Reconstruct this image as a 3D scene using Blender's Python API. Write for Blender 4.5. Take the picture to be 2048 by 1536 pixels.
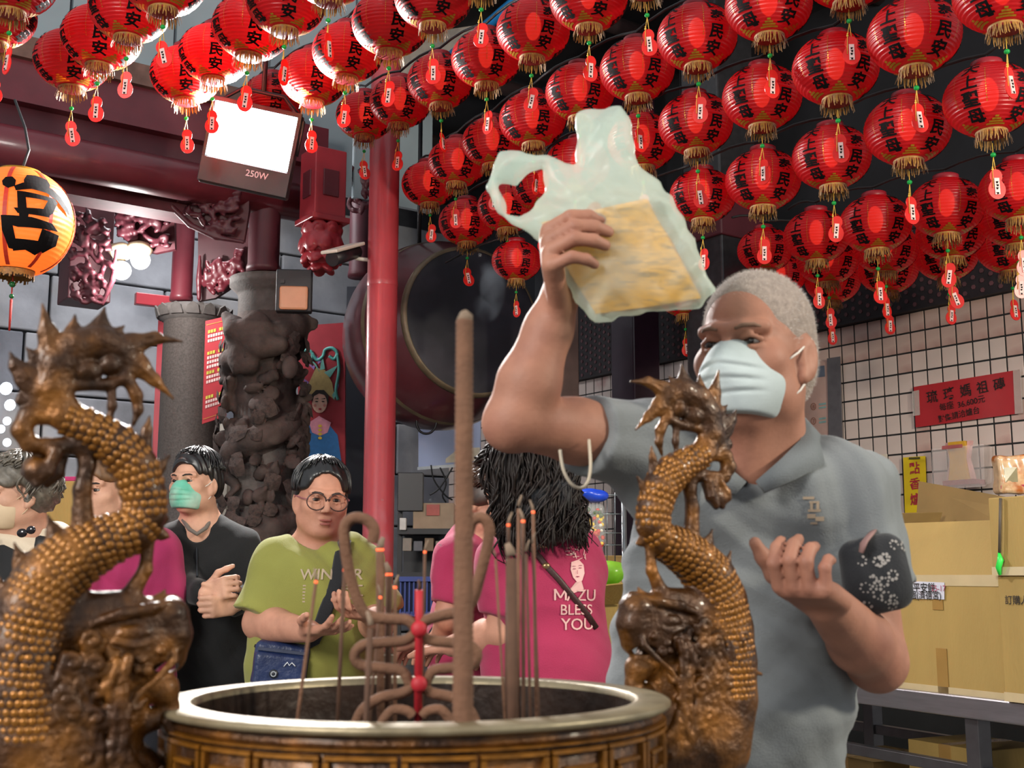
import bpy, bmesh, math, random
import numpy as np
from mathutils import Vector, Matrix, Euler, noise as mnoise
for _o in list(bpy.data.objects): bpy.data.objects.remove(_o)
random.seed(7); np.random.seed(7)
SC = bpy.context.scene; COL = SC.collection
PI = math.pi
# ------------------------------------------------------------------ camera
F = 2400.0; CAMH = 1.25; PITCH = math.atan(382/2400.0)
CAMP = Vector((0, 0, CAMH))
FWD = Vector((0, math.cos(PITCH), math.sin(PITCH))); UPV = Vector((0, -math.sin(PITCH), math.cos(PITCH))); RGT = Vector((1, 0, 0))
cd = bpy.data.cameras.new('camera'); cam = bpy.data.objects.new('camera', cd); COL.objects.link(cam)
cd.sensor_width = 36.0; cd.lens = 36.0*F/2048; cd.clip_start = 0.05; cd.clip_end = 200
cam.location = CAMP; cam.rotation_euler = (PI/2+PITCH, 0, 0)
cd.dof.use_dof = True; cd.dof.focus_distance = 4.6; cd.dof.aperture_fstop = 9.0
SC.camera = cam
# ------------------------------------------------------------------ world and lights
w = bpy.data.worlds.new('sky'); SC.world = w; w.use_nodes = True
bg = w.node_tree.nodes['Background']; bg.inputs[0].default_value = (0.90, 0.95, 1.0, 1); bg.inputs[1].default_value = 0.62
vs = SC.view_settings; vs.view_transform = 'Standard'; vs.look = 'None'; vs.gamma = 1.0; vs.use_curve_mapping = False; vs.exposure = 0.1
cy = SC.cycles; cy.max_bounces = 5; cy.diffuse_bounces = 2; cy.glossy_bounces = 2; cy.transmission_bounces = 4; cy.transparent_max_bounces = 10; cy.volume_bounces = 0
cy.caustics_reflective = False; cy.caustics_refractive = False; cy.use_adaptive_sampling = True; cy.adaptive_threshold = .08; cy.adaptive_min_samples = 16; cy.use_denoising = True; cy.sample_clamp_indirect = 4.0
def lamp(name, kind, loc, aim, power, color=(1, 1, 1), size=0.3, spot=1.2, blend=0.4):
    ld = bpy.data.lights.new(name, kind); o = bpy.data.objects.new(name, ld); COL.objects.link(o)
    o.location = loc; d = Vector(aim)-Vector(loc); o.rotation_euler = d.to_track_quat('-Z', 'Y').to_euler()
    ld.energy = power; ld.color = color
    if kind == 'SPOT': ld.spot_size = spot; ld.spot_blend = blend; ld.shadow_soft_size = size
    elif kind == 'AREA': ld.size = size
    elif kind == 'POINT': ld.shadow_soft_size = size
    return o
# further floodlights of the courtyard, on the eaves behind and beside the photographer
lamp('courtyard_flood', 'AREA', (-3.2, -2.2, 3.5), (0.2, 4.0, 1.2), 290, (1, .95, .88), 1.6)
lamp('courtyard_flood', 'AREA', (3.0, 0.8, 2.6), (2.6, 5.4, 1.1), 150, (1, .92, .74), 0.30)
lamp('added_hall_fill', 'AREA', (-2.2, 7.9, 4.6), (-2.6, 8.6, 1.6), 60, (.95, .97, 1), 0.8)  # added unseen area light, brightens the stone wall at the back left
# ------------------------------------------------------------------ helpers
def P(px, py, z):
    return CAMP + z*(FWD + RGT*((px-1024)/F) + UPV*((768-py)/F))
def PZ(px, py, h):
    d = FWD + RGT*((px-1024)/F) + UPV*((768-py)/F)
    return CAMP + d*((h-CAMH)/d.z)
def lin(c):
    return tuple((x/12.92 if x <= .04045 else ((x+.055)/1.055)**2.4) for x in c)
def hx(s):
    s = s.lstrip('#'); return lin(tuple(int(s[i:i+2], 16)/255 for i in (0, 2, 4)))
MATS = {}
def mat(name, col, rough=.6, metal=0., var=.18, scale=14., bump=0., bscale=60., spec=.5, emit=None, es=0., trans=0., sheen=0., coat=0., col2=None, c2thr=(.45, .6), stretch=None, transl=None, alpha=None):
    """procedural principled material with noise colour variation and fine relief"""
    if name in MATS: return MATS[name]
    m = bpy.data.materials.new(name); m.use_nodes = True; nt = m.node_tree; N = nt.nodes; L = nt.links
    b = N['Principled BSDF']; out = N['Material Output']
    if isinstance(col, str): col = hx(col)
    tc = N.new('ShaderNodeTexCoord'); src = tc.outputs['Object']
    if stretch:
        mp = N.new('ShaderNodeMapping'); mp.inputs['Scale'].default_value = stretch; L.new(src, mp.inputs['Vector']); src = mp.outputs['Vector']
    n = N.new('ShaderNodeTexNoise'); n.inputs['Scale'].default_value = scale; n.inputs['Detail'].default_value = 5; L.new(src, n.inputs['Vector'])
    mr = N.new('ShaderNodeMapRange'); mr.inputs[1].default_value = .3; mr.inputs[2].default_value = .7; mr.inputs[3].default_value = 1-var; mr.inputs[4].default_value = 1+var
    L.new(n.outputs['Fac'], mr.inputs[0])
    mx = N.new('ShaderNodeMix'); mx.data_type = 'RGBA'; mx.blend_type = 'MULTIPLY'; mx.inputs[0].default_value = 1
    mx.inputs['A'].default_value = (*col, 1)
    if col2 is not None:
        if isinstance(col2, str): col2 = hx(col2)
        n2 = N.new('ShaderNodeTexNoise'); n2.inputs['Scale'].default_value = scale*.45; n2.inputs['Detail'].default_value = 6; L.new(src, n2.inputs['Vector'])
        r2 = N.new('ShaderNodeMapRange'); r2.inputs[1].default_value = c2thr[0]; r2.inputs[2].default_value = c2thr[1]; L.new(n2.outputs['Fac'], r2.inputs[0])
        m2 = N.new('ShaderNodeMix'); m2.data_type = 'RGBA'; m2.inputs['A'].default_value = (*col, 1); m2.inputs['B'].default_value = (*col2, 1)
        L.new(r2.outputs[0], m2.inputs[0]); L.new(m2.outputs['Result'], mx.inputs['A'])
    cb = N.new('ShaderNodeCombineColor')
    for i in range(3): L.new(mr.outputs[0], cb.inputs[i])
    L.new(cb.outputs[0], mx.inputs['B']); L.new(mx.outputs['Result'], b.inputs['Base Color'])
    b.inputs['Roughness'].default_value = rough; b.inputs['Metallic'].default_value = metal
    b.inputs['Specular IOR Level'].default_value = spec
    if trans: b.inputs['Transmission Weight'].default_value = trans
    if sheen: b.inputs['Sheen Weight'].default_value = sheen
    if coat: b.inputs['Coat Weight'].default_value = coat; b.inputs['Coat Roughness'].default_value = .12
    if alpha is not None: b.inputs['Alpha'].default_value = alpha
    if emit is not None:
        if isinstance(emit, str): emit = hx(emit)
        b.inputs['Emission Color'].default_value = (*emit, 1); b.inputs['Emission Strength'].default_value = es
    if bump:
        nb = N.new('ShaderNodeTexNoise'); nb.inputs['Scale'].default_value = bscale; nb.inputs['Detail'].default_value = 6; L.new(src, nb.inputs['Vector'])
        bp = N.new('ShaderNodeBump'); bp.inputs['Strength'].default_value = bump; bp.inputs['Distance'].default_value = .01
        L.new(nb.outputs['Fac'], bp.inputs['Height']); L.new(bp.outputs[0], b.inputs['Normal'])
    if transl is not None:
        tl = N.new('ShaderNodeBsdfTranslucent'); L.new(mx.outputs['Result'], tl.inputs['Color'])
        ms = N.new('ShaderNodeMixShader'); ms.inputs[0].default_value = transl
        L.new(b.outputs[0], ms.inputs[1]); L.new(tl.outputs[0], ms.inputs[2]); L.new(ms.outputs[0], out.inputs['Surface'])
    MATS[name] = m; return m
def empty(name, loc, rz=0.):
    o = bpy.data.objects.new(name, None); COL.objects.link(o); o.location = loc; o.rotation_euler = (0, 0, rz); o.empty_display_size = .05
    return o
def tag(o, label=None, cat=None, group=None, kind=None):
    if label: o['label'] = label
    if cat: o['category'] = cat
    if group: o['group'] = group
    if kind: o['kind'] = kind
    return o
def thing(name, label, cat, loc, rz=0., group=None):
    return tag(empty(name, loc, rz), label, cat, group)
def link(name, me, m, parent=None, world=True):
    """one mesh object; world=True: vertices are world coordinates even under a parent that is only translated"""
    o = bpy.data.objects.new(name, me); COL.objects.link(o)
    if m is not None and not me.materials:
        for q in (m if isinstance(m, (list, tuple)) else [m]): me.materials.append(q)
    if parent is not None:
        o.parent = parent
        if world:
            t = Vector((0, 0, 0)); p = parent
            while p is not None and p.get('_wloc') is None and p.parent is not None: p = p.parent
            if p.type == 'EMPTY': t = Vector(p.location); R = Matrix.Translation(t) @ Euler(p.rotation_euler).to_matrix().to_4x4(); o.matrix_parent_inverse = R.inverted() if parent is p else Matrix.Identity(4)
    return o
def copy_tree(o, parent=None):
    c = o.copy(); COL.objects.link(c); c.parent = parent
    for ch in list(o.children): copy_tree(ch, c)
    return c
class MB:
    """collects geometry of ONE mesh"""
    def __init__(s): s.v = []; s.f = []; s.smooth = []; s.mi = []
    def add(s, vs_, fs, smooth=False, mi=0):
        n = len(s.v); s.v.extend([tuple(p) for p in vs_]); s.f.extend([tuple(i+n for i in f) for f in fs]); s.smooth.extend([smooth]*len(fs)); s.mi.extend([mi]*len(fs)); return s
    def box(s, c, size, R=None, mi=0, bev=0.):
        hx_, hy, hz = [q/2 for q in size]; c = Vector(c)
        if bev:
            bm = bmesh.new(); bmesh.ops.create_cube(bm, size=1.0); bmesh.ops.scale(bm, vec=size, verts=bm.verts)
            bmesh.ops.bevel(bm, geom=bm.edges[:], offset=bev, segments=2, profile=.5, affect='EDGES')
            pts = [v.co.copy() for v in bm.verts]; fs = [[v.index for v in f.verts] for f in bm.faces]; bm.free()
        else:
            pts = [Vector((x, y, z)) for x in (-hx_, hx_) for y in (-hy, hy) for z in (-hz, hz)]
            fs = [(0, 1, 3, 2), (4, 6, 7, 5), (0, 4, 5, 1), (2, 3, 7, 6), (0, 2, 6, 4), (1, 5, 7, 3)]
        if R is not None: pts = [R @ p for p in pts]
        return s.add([p+c for p in pts], fs, False, mi)
    def hexa(s, p, mi=0):
        """8 corners: bottom 4 ccw then top 4 ccw"""
        return s.add(p, [(3, 2, 1, 0), (4, 5, 6, 7), (0, 1, 5, 4), (1, 2, 6, 5), (2, 3, 7, 6), (3, 0, 4, 7)], False, mi)
    def tube(s, path, rad, n=8, cap=True, closed=False, mi=0, flat=None):
        path = [Vector(p) for p in path]; k = len(path)
        if not hasattr(rad, '__len__'): rad = [rad]*k
        tan = []
        for i in range(k):
            a = path[(i-1) % k] if (closed or i > 0) else path[i]; b = path[(i+1) % k] if (closed or i < k-1) else path[i]
            t = (b-a); tan.append(t.normalized() if t.length > 1e-9 else Vector((0, 0, 1)))
        up = Vector((0, 0, 1)) if abs(tan[0].z) < .9 else Vector((1, 0, 0))
        if flat is not None: up = Vector(flat)
        n0 = tan[0].cross(up).normalized(); vsx = []
        for i in range(k):
            n0 = (n0 - tan[i]*n0.dot(tan[i]))
            n0 = n0.normalized() if n0.length > 1e-6 else tan[i].orthogonal().normalized()
            b0 = tan[i].cross(n0); r = rad[i]; ra, rb = (r if hasattr(r, '__len__') else (r, r))
            for j in range(n):
                a = 2*PI*j/n; vsx.append(path[i]+n0*(ra*math.cos(a))+b0*(rb*math.sin(a)))
        fs = []
        for i in range(k if closed else k-1):
            for j in range(n):
                a = i*n+j; b = i*n+(j+1) % n; c = ((i+1) % k)*n+(j+1) % n; d = ((i+1) % k)*n+j; fs.append((a, b, c, d))
        s.add(vsx, fs, True, mi)
        if cap and not closed:
            m = len(s.v)-len(vsx)
            s.f.append(tuple(m+j for j in range(n))[::-1]); s.f.append(tuple(m+(k-1)*n+j for j in range(n))); s.smooth += [False]*2; s.mi += [mi]*2
        return s
    def lathe(s, prof, n=32, c=(0, 0, 0), R=None, smooth=True, mi=0, a0=0., a1=2*PI):
        c = Vector(c); full = abs(a1-a0-2*PI) < 1e-6; m = n if full else n+1; vsx = []
        for (r, z) in prof:
            for j in range(m):
                a = a0+(a1-a0)*j/n; p = Vector((r*math.cos(a), r*math.sin(a), z)); vsx.append((R @ p if R is not None else p)+c)
        fs = []
        for i in range(len(prof)-1):
            for j in range(n):
                j2 = (j+1) % m; fs.append((i*m+j, i*m+j2, (i+1)*m+j2, (i+1)*m+j))
        return s.add(vsx, fs, smooth, mi)
    def ball(s, c, r, n=12, m=8, R=None, mi=0):
        r3 = (r, r, r) if not hasattr(r, '__len__') else r; c = Vector(c); vsx = []; fs = []
        for i in range(m+1):
            t = PI*i/m
            for j in range(n):
                a = 2*PI*j/n; p = Vector((r3[0]*math.sin(t)*math.cos(a), r3[1]*math.sin(t)*math.sin(a), r3[2]*math.cos(t))); vsx.append((R @ p if R is not None else p)+c)
        for i in range(m):
            for j in range(n): fs.append((i*n+j, (i+1)*n+j, (i+1)*n+(j+1) % n, i*n+(j+1) % n))
        return s.add(vsx, fs, True, mi)
    def prism(s, poly, o, ax, ay, th, mi=0, smooth=False):
        """2D polygon in plane (o, ax, ay), extruded th along ax x ay"""
        o = Vector(o); ax = Vector(ax); ay = Vector(ay); nz = ax.cross(ay).normalized()*th; k = len(poly)
        a = [o+ax*x+ay*y for x, y in poly]; b = [p+nz for p in a]
        s.add(a+b, [tuple(range(k))[::-1], tuple(range(k, 2*k))] + [(i, (i+1) % k, (i+1) % k+k, i+k) for i in range(k)], smooth, mi)
        return s
    def quad(s, p, mi=0): return s.add(p, [(0, 1, 2, 3)], False, mi)
    def mesh(s, name='mesh', mats=None):
        me = bpy.data.meshes.new(name); me.from_pydata(s.v, [], s.f)
        if s.f:
            me.polygons.foreach_set('use_smooth', s.smooth); me.polygons.foreach_set('material_index', s.mi)
        me.validate(); me.update()
        return me
    def build(s, name, m, parent=None, world=True): return link(name, s.mesh(name), m, parent, world)
def rotz(a): return Matrix.Rotation(a, 3, 'Z')
def frame(x=None, y=None, z=None):
    """3x3 with given columns"""
    return Matrix((x, y, z)).transposed()
# ---- lettering
_tc = {}
def glyphs(body, bold=0.0, sub=0, wob=0., thr=.22):
    key = (body, bold, sub, wob, thr)
    if key in _tc: return _tc[key]
    cu = bpy.data.curves.new('t', 'FONT'); cu.body = body; cu.align_x = 'CENTER'; cu.offset = bold; cu.resolution_u = 3
    o = bpy.data.objects.new('t', cu); COL.objects.link(o); dg = bpy.context.evaluated_depsgraph_get(); dg.update()
    me = bpy.data.meshes.new_from_object(o.evaluated_get(dg)); bm = bmesh.new(); bm.from_mesh(me); bmesh.ops.triangulate(bm, faces=bm.faces[:])
    for _ in range(sub):
        es = [e for e in bm.edges if e.calc_length() > thr]
        if es: bmesh.ops.subdivide_edges(bm, edges=es, cuts=1); bmesh.ops.triangulate(bm, faces=bm.faces[:])
    bm.verts.index_update()
    v = np.array([q.co[:2] for q in bm.verts]) if len(bm.verts) else np.zeros((0, 2)); f = [[q.index for q in fc.verts] for fc in bm.faces]; bm.free()
    if wob:
        for i in range(len(v)):
            p = Vector((v[i][0]*3.1, v[i][1]*3.1, 7.7)); v[i][0] += wob*mnoise.noise(p); v[i][1] += wob*mnoise.noise(p+Vector((9, 4, 2)))
    bpy.data.objects.remove(o); bpy.data.curves.remove(cu); bpy.data.meshes.remove(me)
    _tc[key] = (v, f); return v, f
def flat_text(mb, body, o, ax, ay, size, bold=.0, lift=.0008, mi=0, sx=1., wob=0.):
    """lettering centred on o, size = em height; ax, ay unit vectors of the surface"""
    v, f = glyphs(body, bold, 0, wob); o = Vector(o); ax = Vector(ax).normalized(); ay = Vector(ay).normalized(); nz = ax.cross(ay)*lift
    mb.add([o+ax*(x*size*sx)+ay*((y-.38)*size)+nz for x, y in v], f, False, mi)
# ------------------------------------------------------------------ implicit surfaces (smooth unions, then surface nets)
class SDF:
    def __init__(s): s.pr = []; s.M = None; s.disp = None
    def at(s, M=None): s.M = M; return s
    def _put(s, fn, lo, hi, op, k):
        if s.M is not None:
            c = [s.M @ Vector((x, y, z)) for x in (lo[0], hi[0]) for y in (lo[1], hi[1]) for z in (lo[2], hi[2])]
            lo = [min(q[i] for q in c) for i in range(3)]; hi = [max(q[i] for q in c) for i in range(3)]
            Mi = np.array(s.M.inverted()); base = fn
            def fn(X, Y, Z, Mi=Mi, base=base):
                return base(Mi[0, 0]*X+Mi[0, 1]*Y+Mi[0, 2]*Z+Mi[0, 3], Mi[1, 0]*X+Mi[1, 1]*Y+Mi[1, 2]*Z+Mi[1, 3], Mi[2, 0]*X+Mi[2, 1]*Y+Mi[2, 2]*Z+Mi[2, 3])
        s.pr.append((fn, np.array(lo, float), np.array(hi, float), op, k)); return s
    def cone(s, a, b, ra, rb=None, op='u', k=.01):
        a = np.array(a, float); b = np.array(b, float); rb = ra if rb is None else rb; ba = b-a; bb = max(float(ba @ ba), 1e-12); r = max(ra, rb)
        def fn(X, Y, Z):
            h = np.clip(((X-a[0])*ba[0]+(Y-a[1])*ba[1]+(Z-a[2])*ba[2])/bb, 0, 1)
            return np.sqrt((X-a[0]-h*ba[0])**2+(Y-a[1]-h*ba[1])**2+(Z-a[2]-h*ba[2])**2)-(ra+(rb-ra)*h)
        return s._put(fn, np.minimum(a, b)-r, np.maximum(a, b)+r, op, k)
    def chain(s, pts, rad, op='u', k=.01):
        if not hasattr(rad, '__len__'): rad = [rad]*len(pts)
        for i in range(len(pts)-1): s.cone(pts[i], pts[i+1], rad[i], rad[i+1], op, k)
        return s
    def ell(s, c, r, op='u', k=.01, R=None):
        c = np.array(c, float); r = (r, r, r) if not hasattr(r, '__len__') else r
        Rm = np.array(R) if R is not None else None; m = max(r)
        def fn(X, Y, Z):
            x, y, z = X-c[0], Y-c[1], Z-c[2]
            if Rm is not None: x, y, z = (Rm[0, 0]*x+Rm[1, 0]*y+Rm[2, 0]*z), (Rm[0, 1]*x+Rm[1, 1]*y+Rm[2, 1]*z), (Rm[0, 2]*x+Rm[1, 2]*y+Rm[2, 2]*z)
            k0 = np.sqrt((x/r[0])**2+(y/r[1])**2+(z/r[2])**2); k1 = np.sqrt((x/r[0]**2)**2+(y/r[1]**2)**2+(z/r[2]**2)**2)
            return k0*(k0-1)/np.maximum(k1, 1e-9)
        e = np.array(r) if R is None else np.array([m, m, m])
        return s._put(fn, c-e, c+e, op, k)
    def box(s, c, h, rad=.0, op='u', k=.01, R=None):
        c = np.array(c, float); Rm = np.array(R) if R is not None else None; m = math.sqrt(sum(q*q for q in h))
        def fn(X, Y, Z):
            x, y, z = X-c[0], Y-c[1], Z-c[2]
            if Rm is not None: x, y, z = (Rm[0, 0]*x+Rm[1, 0]*y+Rm[2, 0]*z), (Rm[0, 1]*x+Rm[1, 1]*y+Rm[2, 1]*z), (Rm[0, 2]*x+Rm[1, 2]*y+Rm[2, 2]*z)
            qx, qy, qz = np.abs(x)-h[0]+rad, np.abs(y)-h[1]+rad, np.abs(z)-h[2]+rad
            return np.sqrt(np.maximum(qx, 0)**2+np.maximum(qy, 0)**2+np.maximum(qz, 0)**2)+np.minimum(np.maximum(qx, np.maximum(qy, qz)), 0)-rad
        e = np.array([m, m, m]) if R is not None else np.array(h, float)
        return s._put(fn, c-e, c+e, op, k)
    def cutplane(s, o, n, k=.004):
        """remove everything on the side n points to"""
        o = np.array(o, float); n = np.array(Vector(n).normalized())
        s.pr.append((lambda X, Y, Z: -((X-o[0])*n[0]+(Y-o[1])*n[1]+(Z-o[2])*n[2]), np.array([-50.]*3), np.array([50.]*3), 's', k)); return s
    def mesh(s, vox, name='body'):
        un = [p for p in s.pr if p[3] == 'u']
        lo = np.min([p[1] for p in un], 0)-3*vox-.012; hi = np.max([p[2] for p in un], 0)+3*vox+.012
        n = np.ceil((hi-lo)/vox).astype(int)+1
        ax = [lo[i]+vox*np.arange(n[i]) for i in range(3)]
        Fd = np.full(n, .2, np.float32)
        for fn, l, h, op, k in s.pr:
            mg = k*1.2+4*vox
            i0 = [max(0, int((l[i]-mg-lo[i])/vox)) for i in range(3)]; i1 = [min(n[i], int((h[i]+mg-lo[i])/vox)+2) for i in range(3)]
            if any(i1[i] <= i0[i] for i in range(3)): continue
            X = ax[0][i0[0]:i1[0], None, None]; Y = ax[1][None, i0[1]:i1[1], None]; Z = ax[2][None, None, i0[2]:i1[2]]
            d = fn(X, Y, Z).astype(np.float32); sub = Fd[i0[0]:i1[0], i0[1]:i1[1], i0[2]:i1[2]]
            if op == 'u':
                hh = np.maximum(k-np.abs(sub-d), 0)/max(k, 1e-9); sub[...] = np.minimum(sub, d)-hh*hh*k*.25
            else:
                d = -d; hh = np.maximum(k-np.abs(sub-d), 0)/max(k, 1e-9); sub[...] = np.maximum(sub, d)+hh*hh*k*.25
        if s.disp is not None:
            idx = np.nonzero(np.abs(Fd) < .03); Fd[idx] += s.disp(ax[0][idx[0]], ax[1][idx[1]], ax[2][idx[2]]).astype(np.float32)
        return nets(Fd, lo, vox, name)
def nets(Fd, lo, vox, name):
    ins = Fd < 0; n = Fd.shape
    cnt = np.zeros((n[0]-1, n[1]-1, n[2]-1), np.int8)
    for dx in (0, 1):
        for dy in (0, 1):
            for dz in (0, 1): cnt += ins[dx:n[0]-1+dx, dy:n[1]-1+dy, dz:n[2]-1+dz]
    act = (cnt > 0) & (cnt < 8); I = np.array(np.nonzero(act)).T; m = len(I)
    vid = np.full(act.shape, -1, np.int32); vid[act] = np.arange(m)
    off = np.array([[0, 0, 0], [1, 0, 0], [0, 1, 0], [1, 1, 0], [0, 0, 1], [1, 0, 1], [0, 1, 1], [1, 1, 1]])
    val = np.stack([Fd[I[:, 0]+o[0], I[:, 1]+o[1], I[:, 2]+o[2]] for o in off], 1)
    acc = np.zeros((m, 3)); num = np.zeros(m)
    for a, b in ((0, 1), (2, 3), (4, 5), (6, 7), (0, 2), (1, 3), (4, 6), (5, 7), (0, 4), (1, 5), (2, 6), (3, 7)):
        va, vb = val[:, a], val[:, b]; c = (va < 0) != (vb < 0); t = np.where(c, va/np.where(c, va-vb, 1), 0)
        p = off[a]+(off[b]-off[a])*t[:, None]; acc += p*c[:, None]; num += c
    V = (I+acc/num[:, None])*vox+lo
    quads = []
    def q(a, b, c, d, flip):
        ok = (a >= 0) & (b >= 0) & (c >= 0) & (d >= 0); A = np.stack([a, b, c, d], 1); A[flip] = A[flip][:, ::-1]; quads.append(A[ok])
    for axis in range(3):
        sl0 = [slice(1, n[i]-1) for i in range(3)]; sl1 = list(sl0); sl0[axis] = slice(0, n[axis]-1); sl1[axis] = slice(1, n[axis])
        e = ins[tuple(sl0)] != ins[tuple(sl1)]; J = np.array(np.nonzero(e)).T
        for i in range(3):
            if i != axis: J[:, i] += 1
        if len(J) == 0: continue
        fl = ins[J[:, 0], J[:, 1], J[:, 2]]
        u, v = [(1, 2), (2, 0), (0, 1)][axis]; du = np.zeros(3, int); dv = np.zeros(3, int); du[u] = 1; dv[v] = 1
        g = lambda K: vid[K[:, 0], K[:, 1], K[:, 2]]
        q(g(J-du-dv), g(J-dv), g(J), g(J-du), ~fl)
    Q = np.concatenate(quads) if quads else np.zeros((0, 4), int)
    me = bpy.data.meshes.new(name); me.vertices.add(m); me.vertices.foreach_set('co', V.astype(np.float32).ravel())
    me.loops.add(len(Q)*4); me.loops.foreach_set('vertex_index', Q.astype(np.int32).ravel())
    me.polygons.add(len(Q)); me.polygons.foreach_set('loop_start', np.arange(len(Q), dtype=np.int32)*4)
    me.update(calc_edges=True); me.polygons.foreach_set('use_smooth', np.ones(len(Q), bool)); me.validate()
    return me
# ------------------------------------------------------------------ setting
VD = Vector((-.581, .814, 0)); UD = Vector((.814, .581, 0))       # building axes: along the tiled wall, and across it
m_floor = mat('floor_stone', '#6b6864', .7, var=.25, scale=3, bump=.2, bscale=20)
fl = MB().box((0, 5, -.05), (30, 30, .1)).build('floor', m_floor); tag(fl, kind='structure')
# --- tiled wall on the right, running away to the left behind the drum
W0 = P(1770, 800, 7.15); W0.z = 0
def wallp(s, h, out=0.): return W0 + VD*s + Vector((0, 0, h)) - UD*out      # s>0: away to the left
WTOP = P(1800, 627, 7.08).z
m_grout = mat('grout', '#1a1b1c', .8)
m_tile = mat('tile_glaze', '#cdbcb4', .18, var=.05, scale=6, spec=.6, col2='#a3706a', c2thr=(.62, .78))
m_tile2 = mat('tile_glaze_warm', '#c4aaa0', .2, var=.06, scale=5, spec=.6, col2='#8d5a52', c2thr=(.5, .72))
mb = MB(); mb.hexa([wallp(-3, 0, 0), wallp(6.5, 0, 0), wallp(6.5, 0, -.2), wallp(-3, 0, -.2), wallp(-3, WTOP, 0), wallp(6.5, WTOP, 0), wallp(6.5, WTOP, -.2), wallp(-3, WTOP, -.2)])
wall = mb.build('wall_right', m_grout); tag(wall, kind='structure')
TW, TH, GW = .1006, .118, .010
tp = MB().box((0, 0, 0), (TW-GW, .012, TH-GW), bev=.0015); tme = tp.mesh('tile'); tme.materials.append(m_tile)
tme2 = tp.mesh('tile'); tme2.materials.append(m_tile2)
RW = frame(VD, UD, Vector((0, 0, 1)))
rest = MB(); cells = []
for c in range(-14, 60):
    for r in range(0, int(WTOP/TH)):
        s = c*TW+.05; h = WTOP-(r+.5)*TH
        if h < .95: continue
        cells.append((c, r, s, h))
tcount = 0
for (c, r, s, h) in cells:
    p = wallp(s, h, -.003)
    if -12 <= c <= 11 and h > WTOP-12*TH and tcount < 298:
        o = bpy.data.objects.new('tile', tme2 if (r < 2 or random.random() < .12) else tme); COL.objects.link(o); o.parent = wall
        o.location = p; o.rotation_euler = (RW @ Euler((random.gauss(0, .003), 0, random.gauss(0, .003))).to_matrix()).to_euler(); tcount += 1
    else: rest.box(p, (TW-GW, .012, TH-GW), RW)
rt = rest.build('tile_field', m_tile, wall); rt['kind'] = 'stuff'
# patterned frieze above the tiles
m_fr = mat('frieze_dark', '#221c20', .6, var=.3)
m_frd = mat('frieze_flower', '#5c3a3f', .6, var=.3)
FZ = .62
mb = MB(); mb.hexa([wallp(-3, WTOP, .05), wallp(6.5, WTOP, .05), wallp(6.5, WTOP, -.2), wallp(-3, WTOP, -.2), wallp(-3, WTOP+FZ, .05), wallp(6.5, WTOP+FZ, .05), wallp(6.5, WTOP+FZ, -.2), wallp(-3, WTOP+FZ, -.2)])
fz = mb.build('trim_1', m_fr); tag(fz, kind='structure')
mb = MB()
for i in range(120):
    for j in range(9):
        c = wallp(-1.6+i*.055, WTOP+.03+j*.055+(.0275 if i % 2 else 0), .052)
        mb.prism([(.014*math.cos(a*PI/3), .014*math.sin(a*PI/3)) for a in range(6)], c, VD, (0, 0, 1), -.004)
q = mb.build('flower_pattern', m_frd, fz); q['kind'] = 'stuff'
# dark upper wall and ceiling over the right half
m_dark = mat('dark_timber', '#15161c', .85, var=.3, scale=4)  # near-black tone shared by upper wall and ceiling
mb = MB(); mb.hexa([wallp(-3, WTOP+FZ, 0), wallp(6.5, WTOP+FZ, 0), wallp(6.5, WTOP+FZ, -.2), wallp(-3, WTOP+FZ, -.2), wallp(-3, 5.2, 0), wallp(6.5, 5.2, 0), wallp(6.5, 5.2, -.2), wallp(-3, 5.2, -.2)])
tag(mb.build('wall_upper', m_dark), kind='structure')
cA = wallp(-3.2, 4.9, 0)-UD*2.3; cB = wallp(6.6, 4.9, 0)-UD*2.3
mb = MB(); z5 = Vector((0, 0, .15)); c0, c1, c2, c3 = cA, cB, wallp(6.6, 4.9, -.4), wallp(-3.2, 4.9, -.4)
mb.hexa([c0, c1, c2, c3, c0+z5, c1+z5, c2+z5, c3+z5]); tag(mb.build('ceiling', m_dark), kind='structure')
for i in range(7):
    a = wallp(-2.6+i*1.25, 4.8, 2.3); b = wallp(-2.6+i*1.25, 4.8, 0); mb = MB(); mb.tube([a, b], .06, 8)
    tag(mb.build('trim_%d' % (i+10), mat('rafter', '#2a1a1c', .8)), kind='structure')
# --- stone block wall at the back left, running across (along UD)
m_stone = mat('stone_block', '#8b8c92', .75, var=.28, scale=3.2, bump=.35, bscale=14, col2='#8f8a86', c2thr=(.5, .7))
m_stone2 = mat('stone_block_dark', '#6c6e77', .8, var=.3, scale=3, bump=.35, bscale=14)
m_joint = mat('stone_joint', '#2c2d33', .9)
B0 = P(300, 700, 9.6); B0.z = 0
def backp(s, h, out=0.): return B0 + UD*s + Vector((0, 0, h)) - VD*out
mb = MB(); mb.hexa([backp(-5, 0, 0), backp(4.2, 0, 0), backp(4.2, 0, -.3), backp(-5, 0, -.3), backp(-5, 6.2, 0), backp(4.2, 6.2, 0), backp(4.2, 6.2, -.3), backp(-5, 6.2, -.3)])
wb = mb.build('wall_back', m_joint); tag(wb, kind='structure')
random.seed(3)
for r in range(9):
    h0 = .3+r*.46; s = -4.6+(.3 if r % 2 else 0)
    while s < 3.6:
        L = random.uniform(.7, 1.15); mb = MB(); mb.box(backp(s+L/2, h0+.225, .03), (L-.018, .1, .445), frame(UD, VD, Vector((0, 0, 1))), bev=.012)
        mb.build('stone_block', m_stone if random.random() < .7 else m_stone2, wb); s += L
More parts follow.
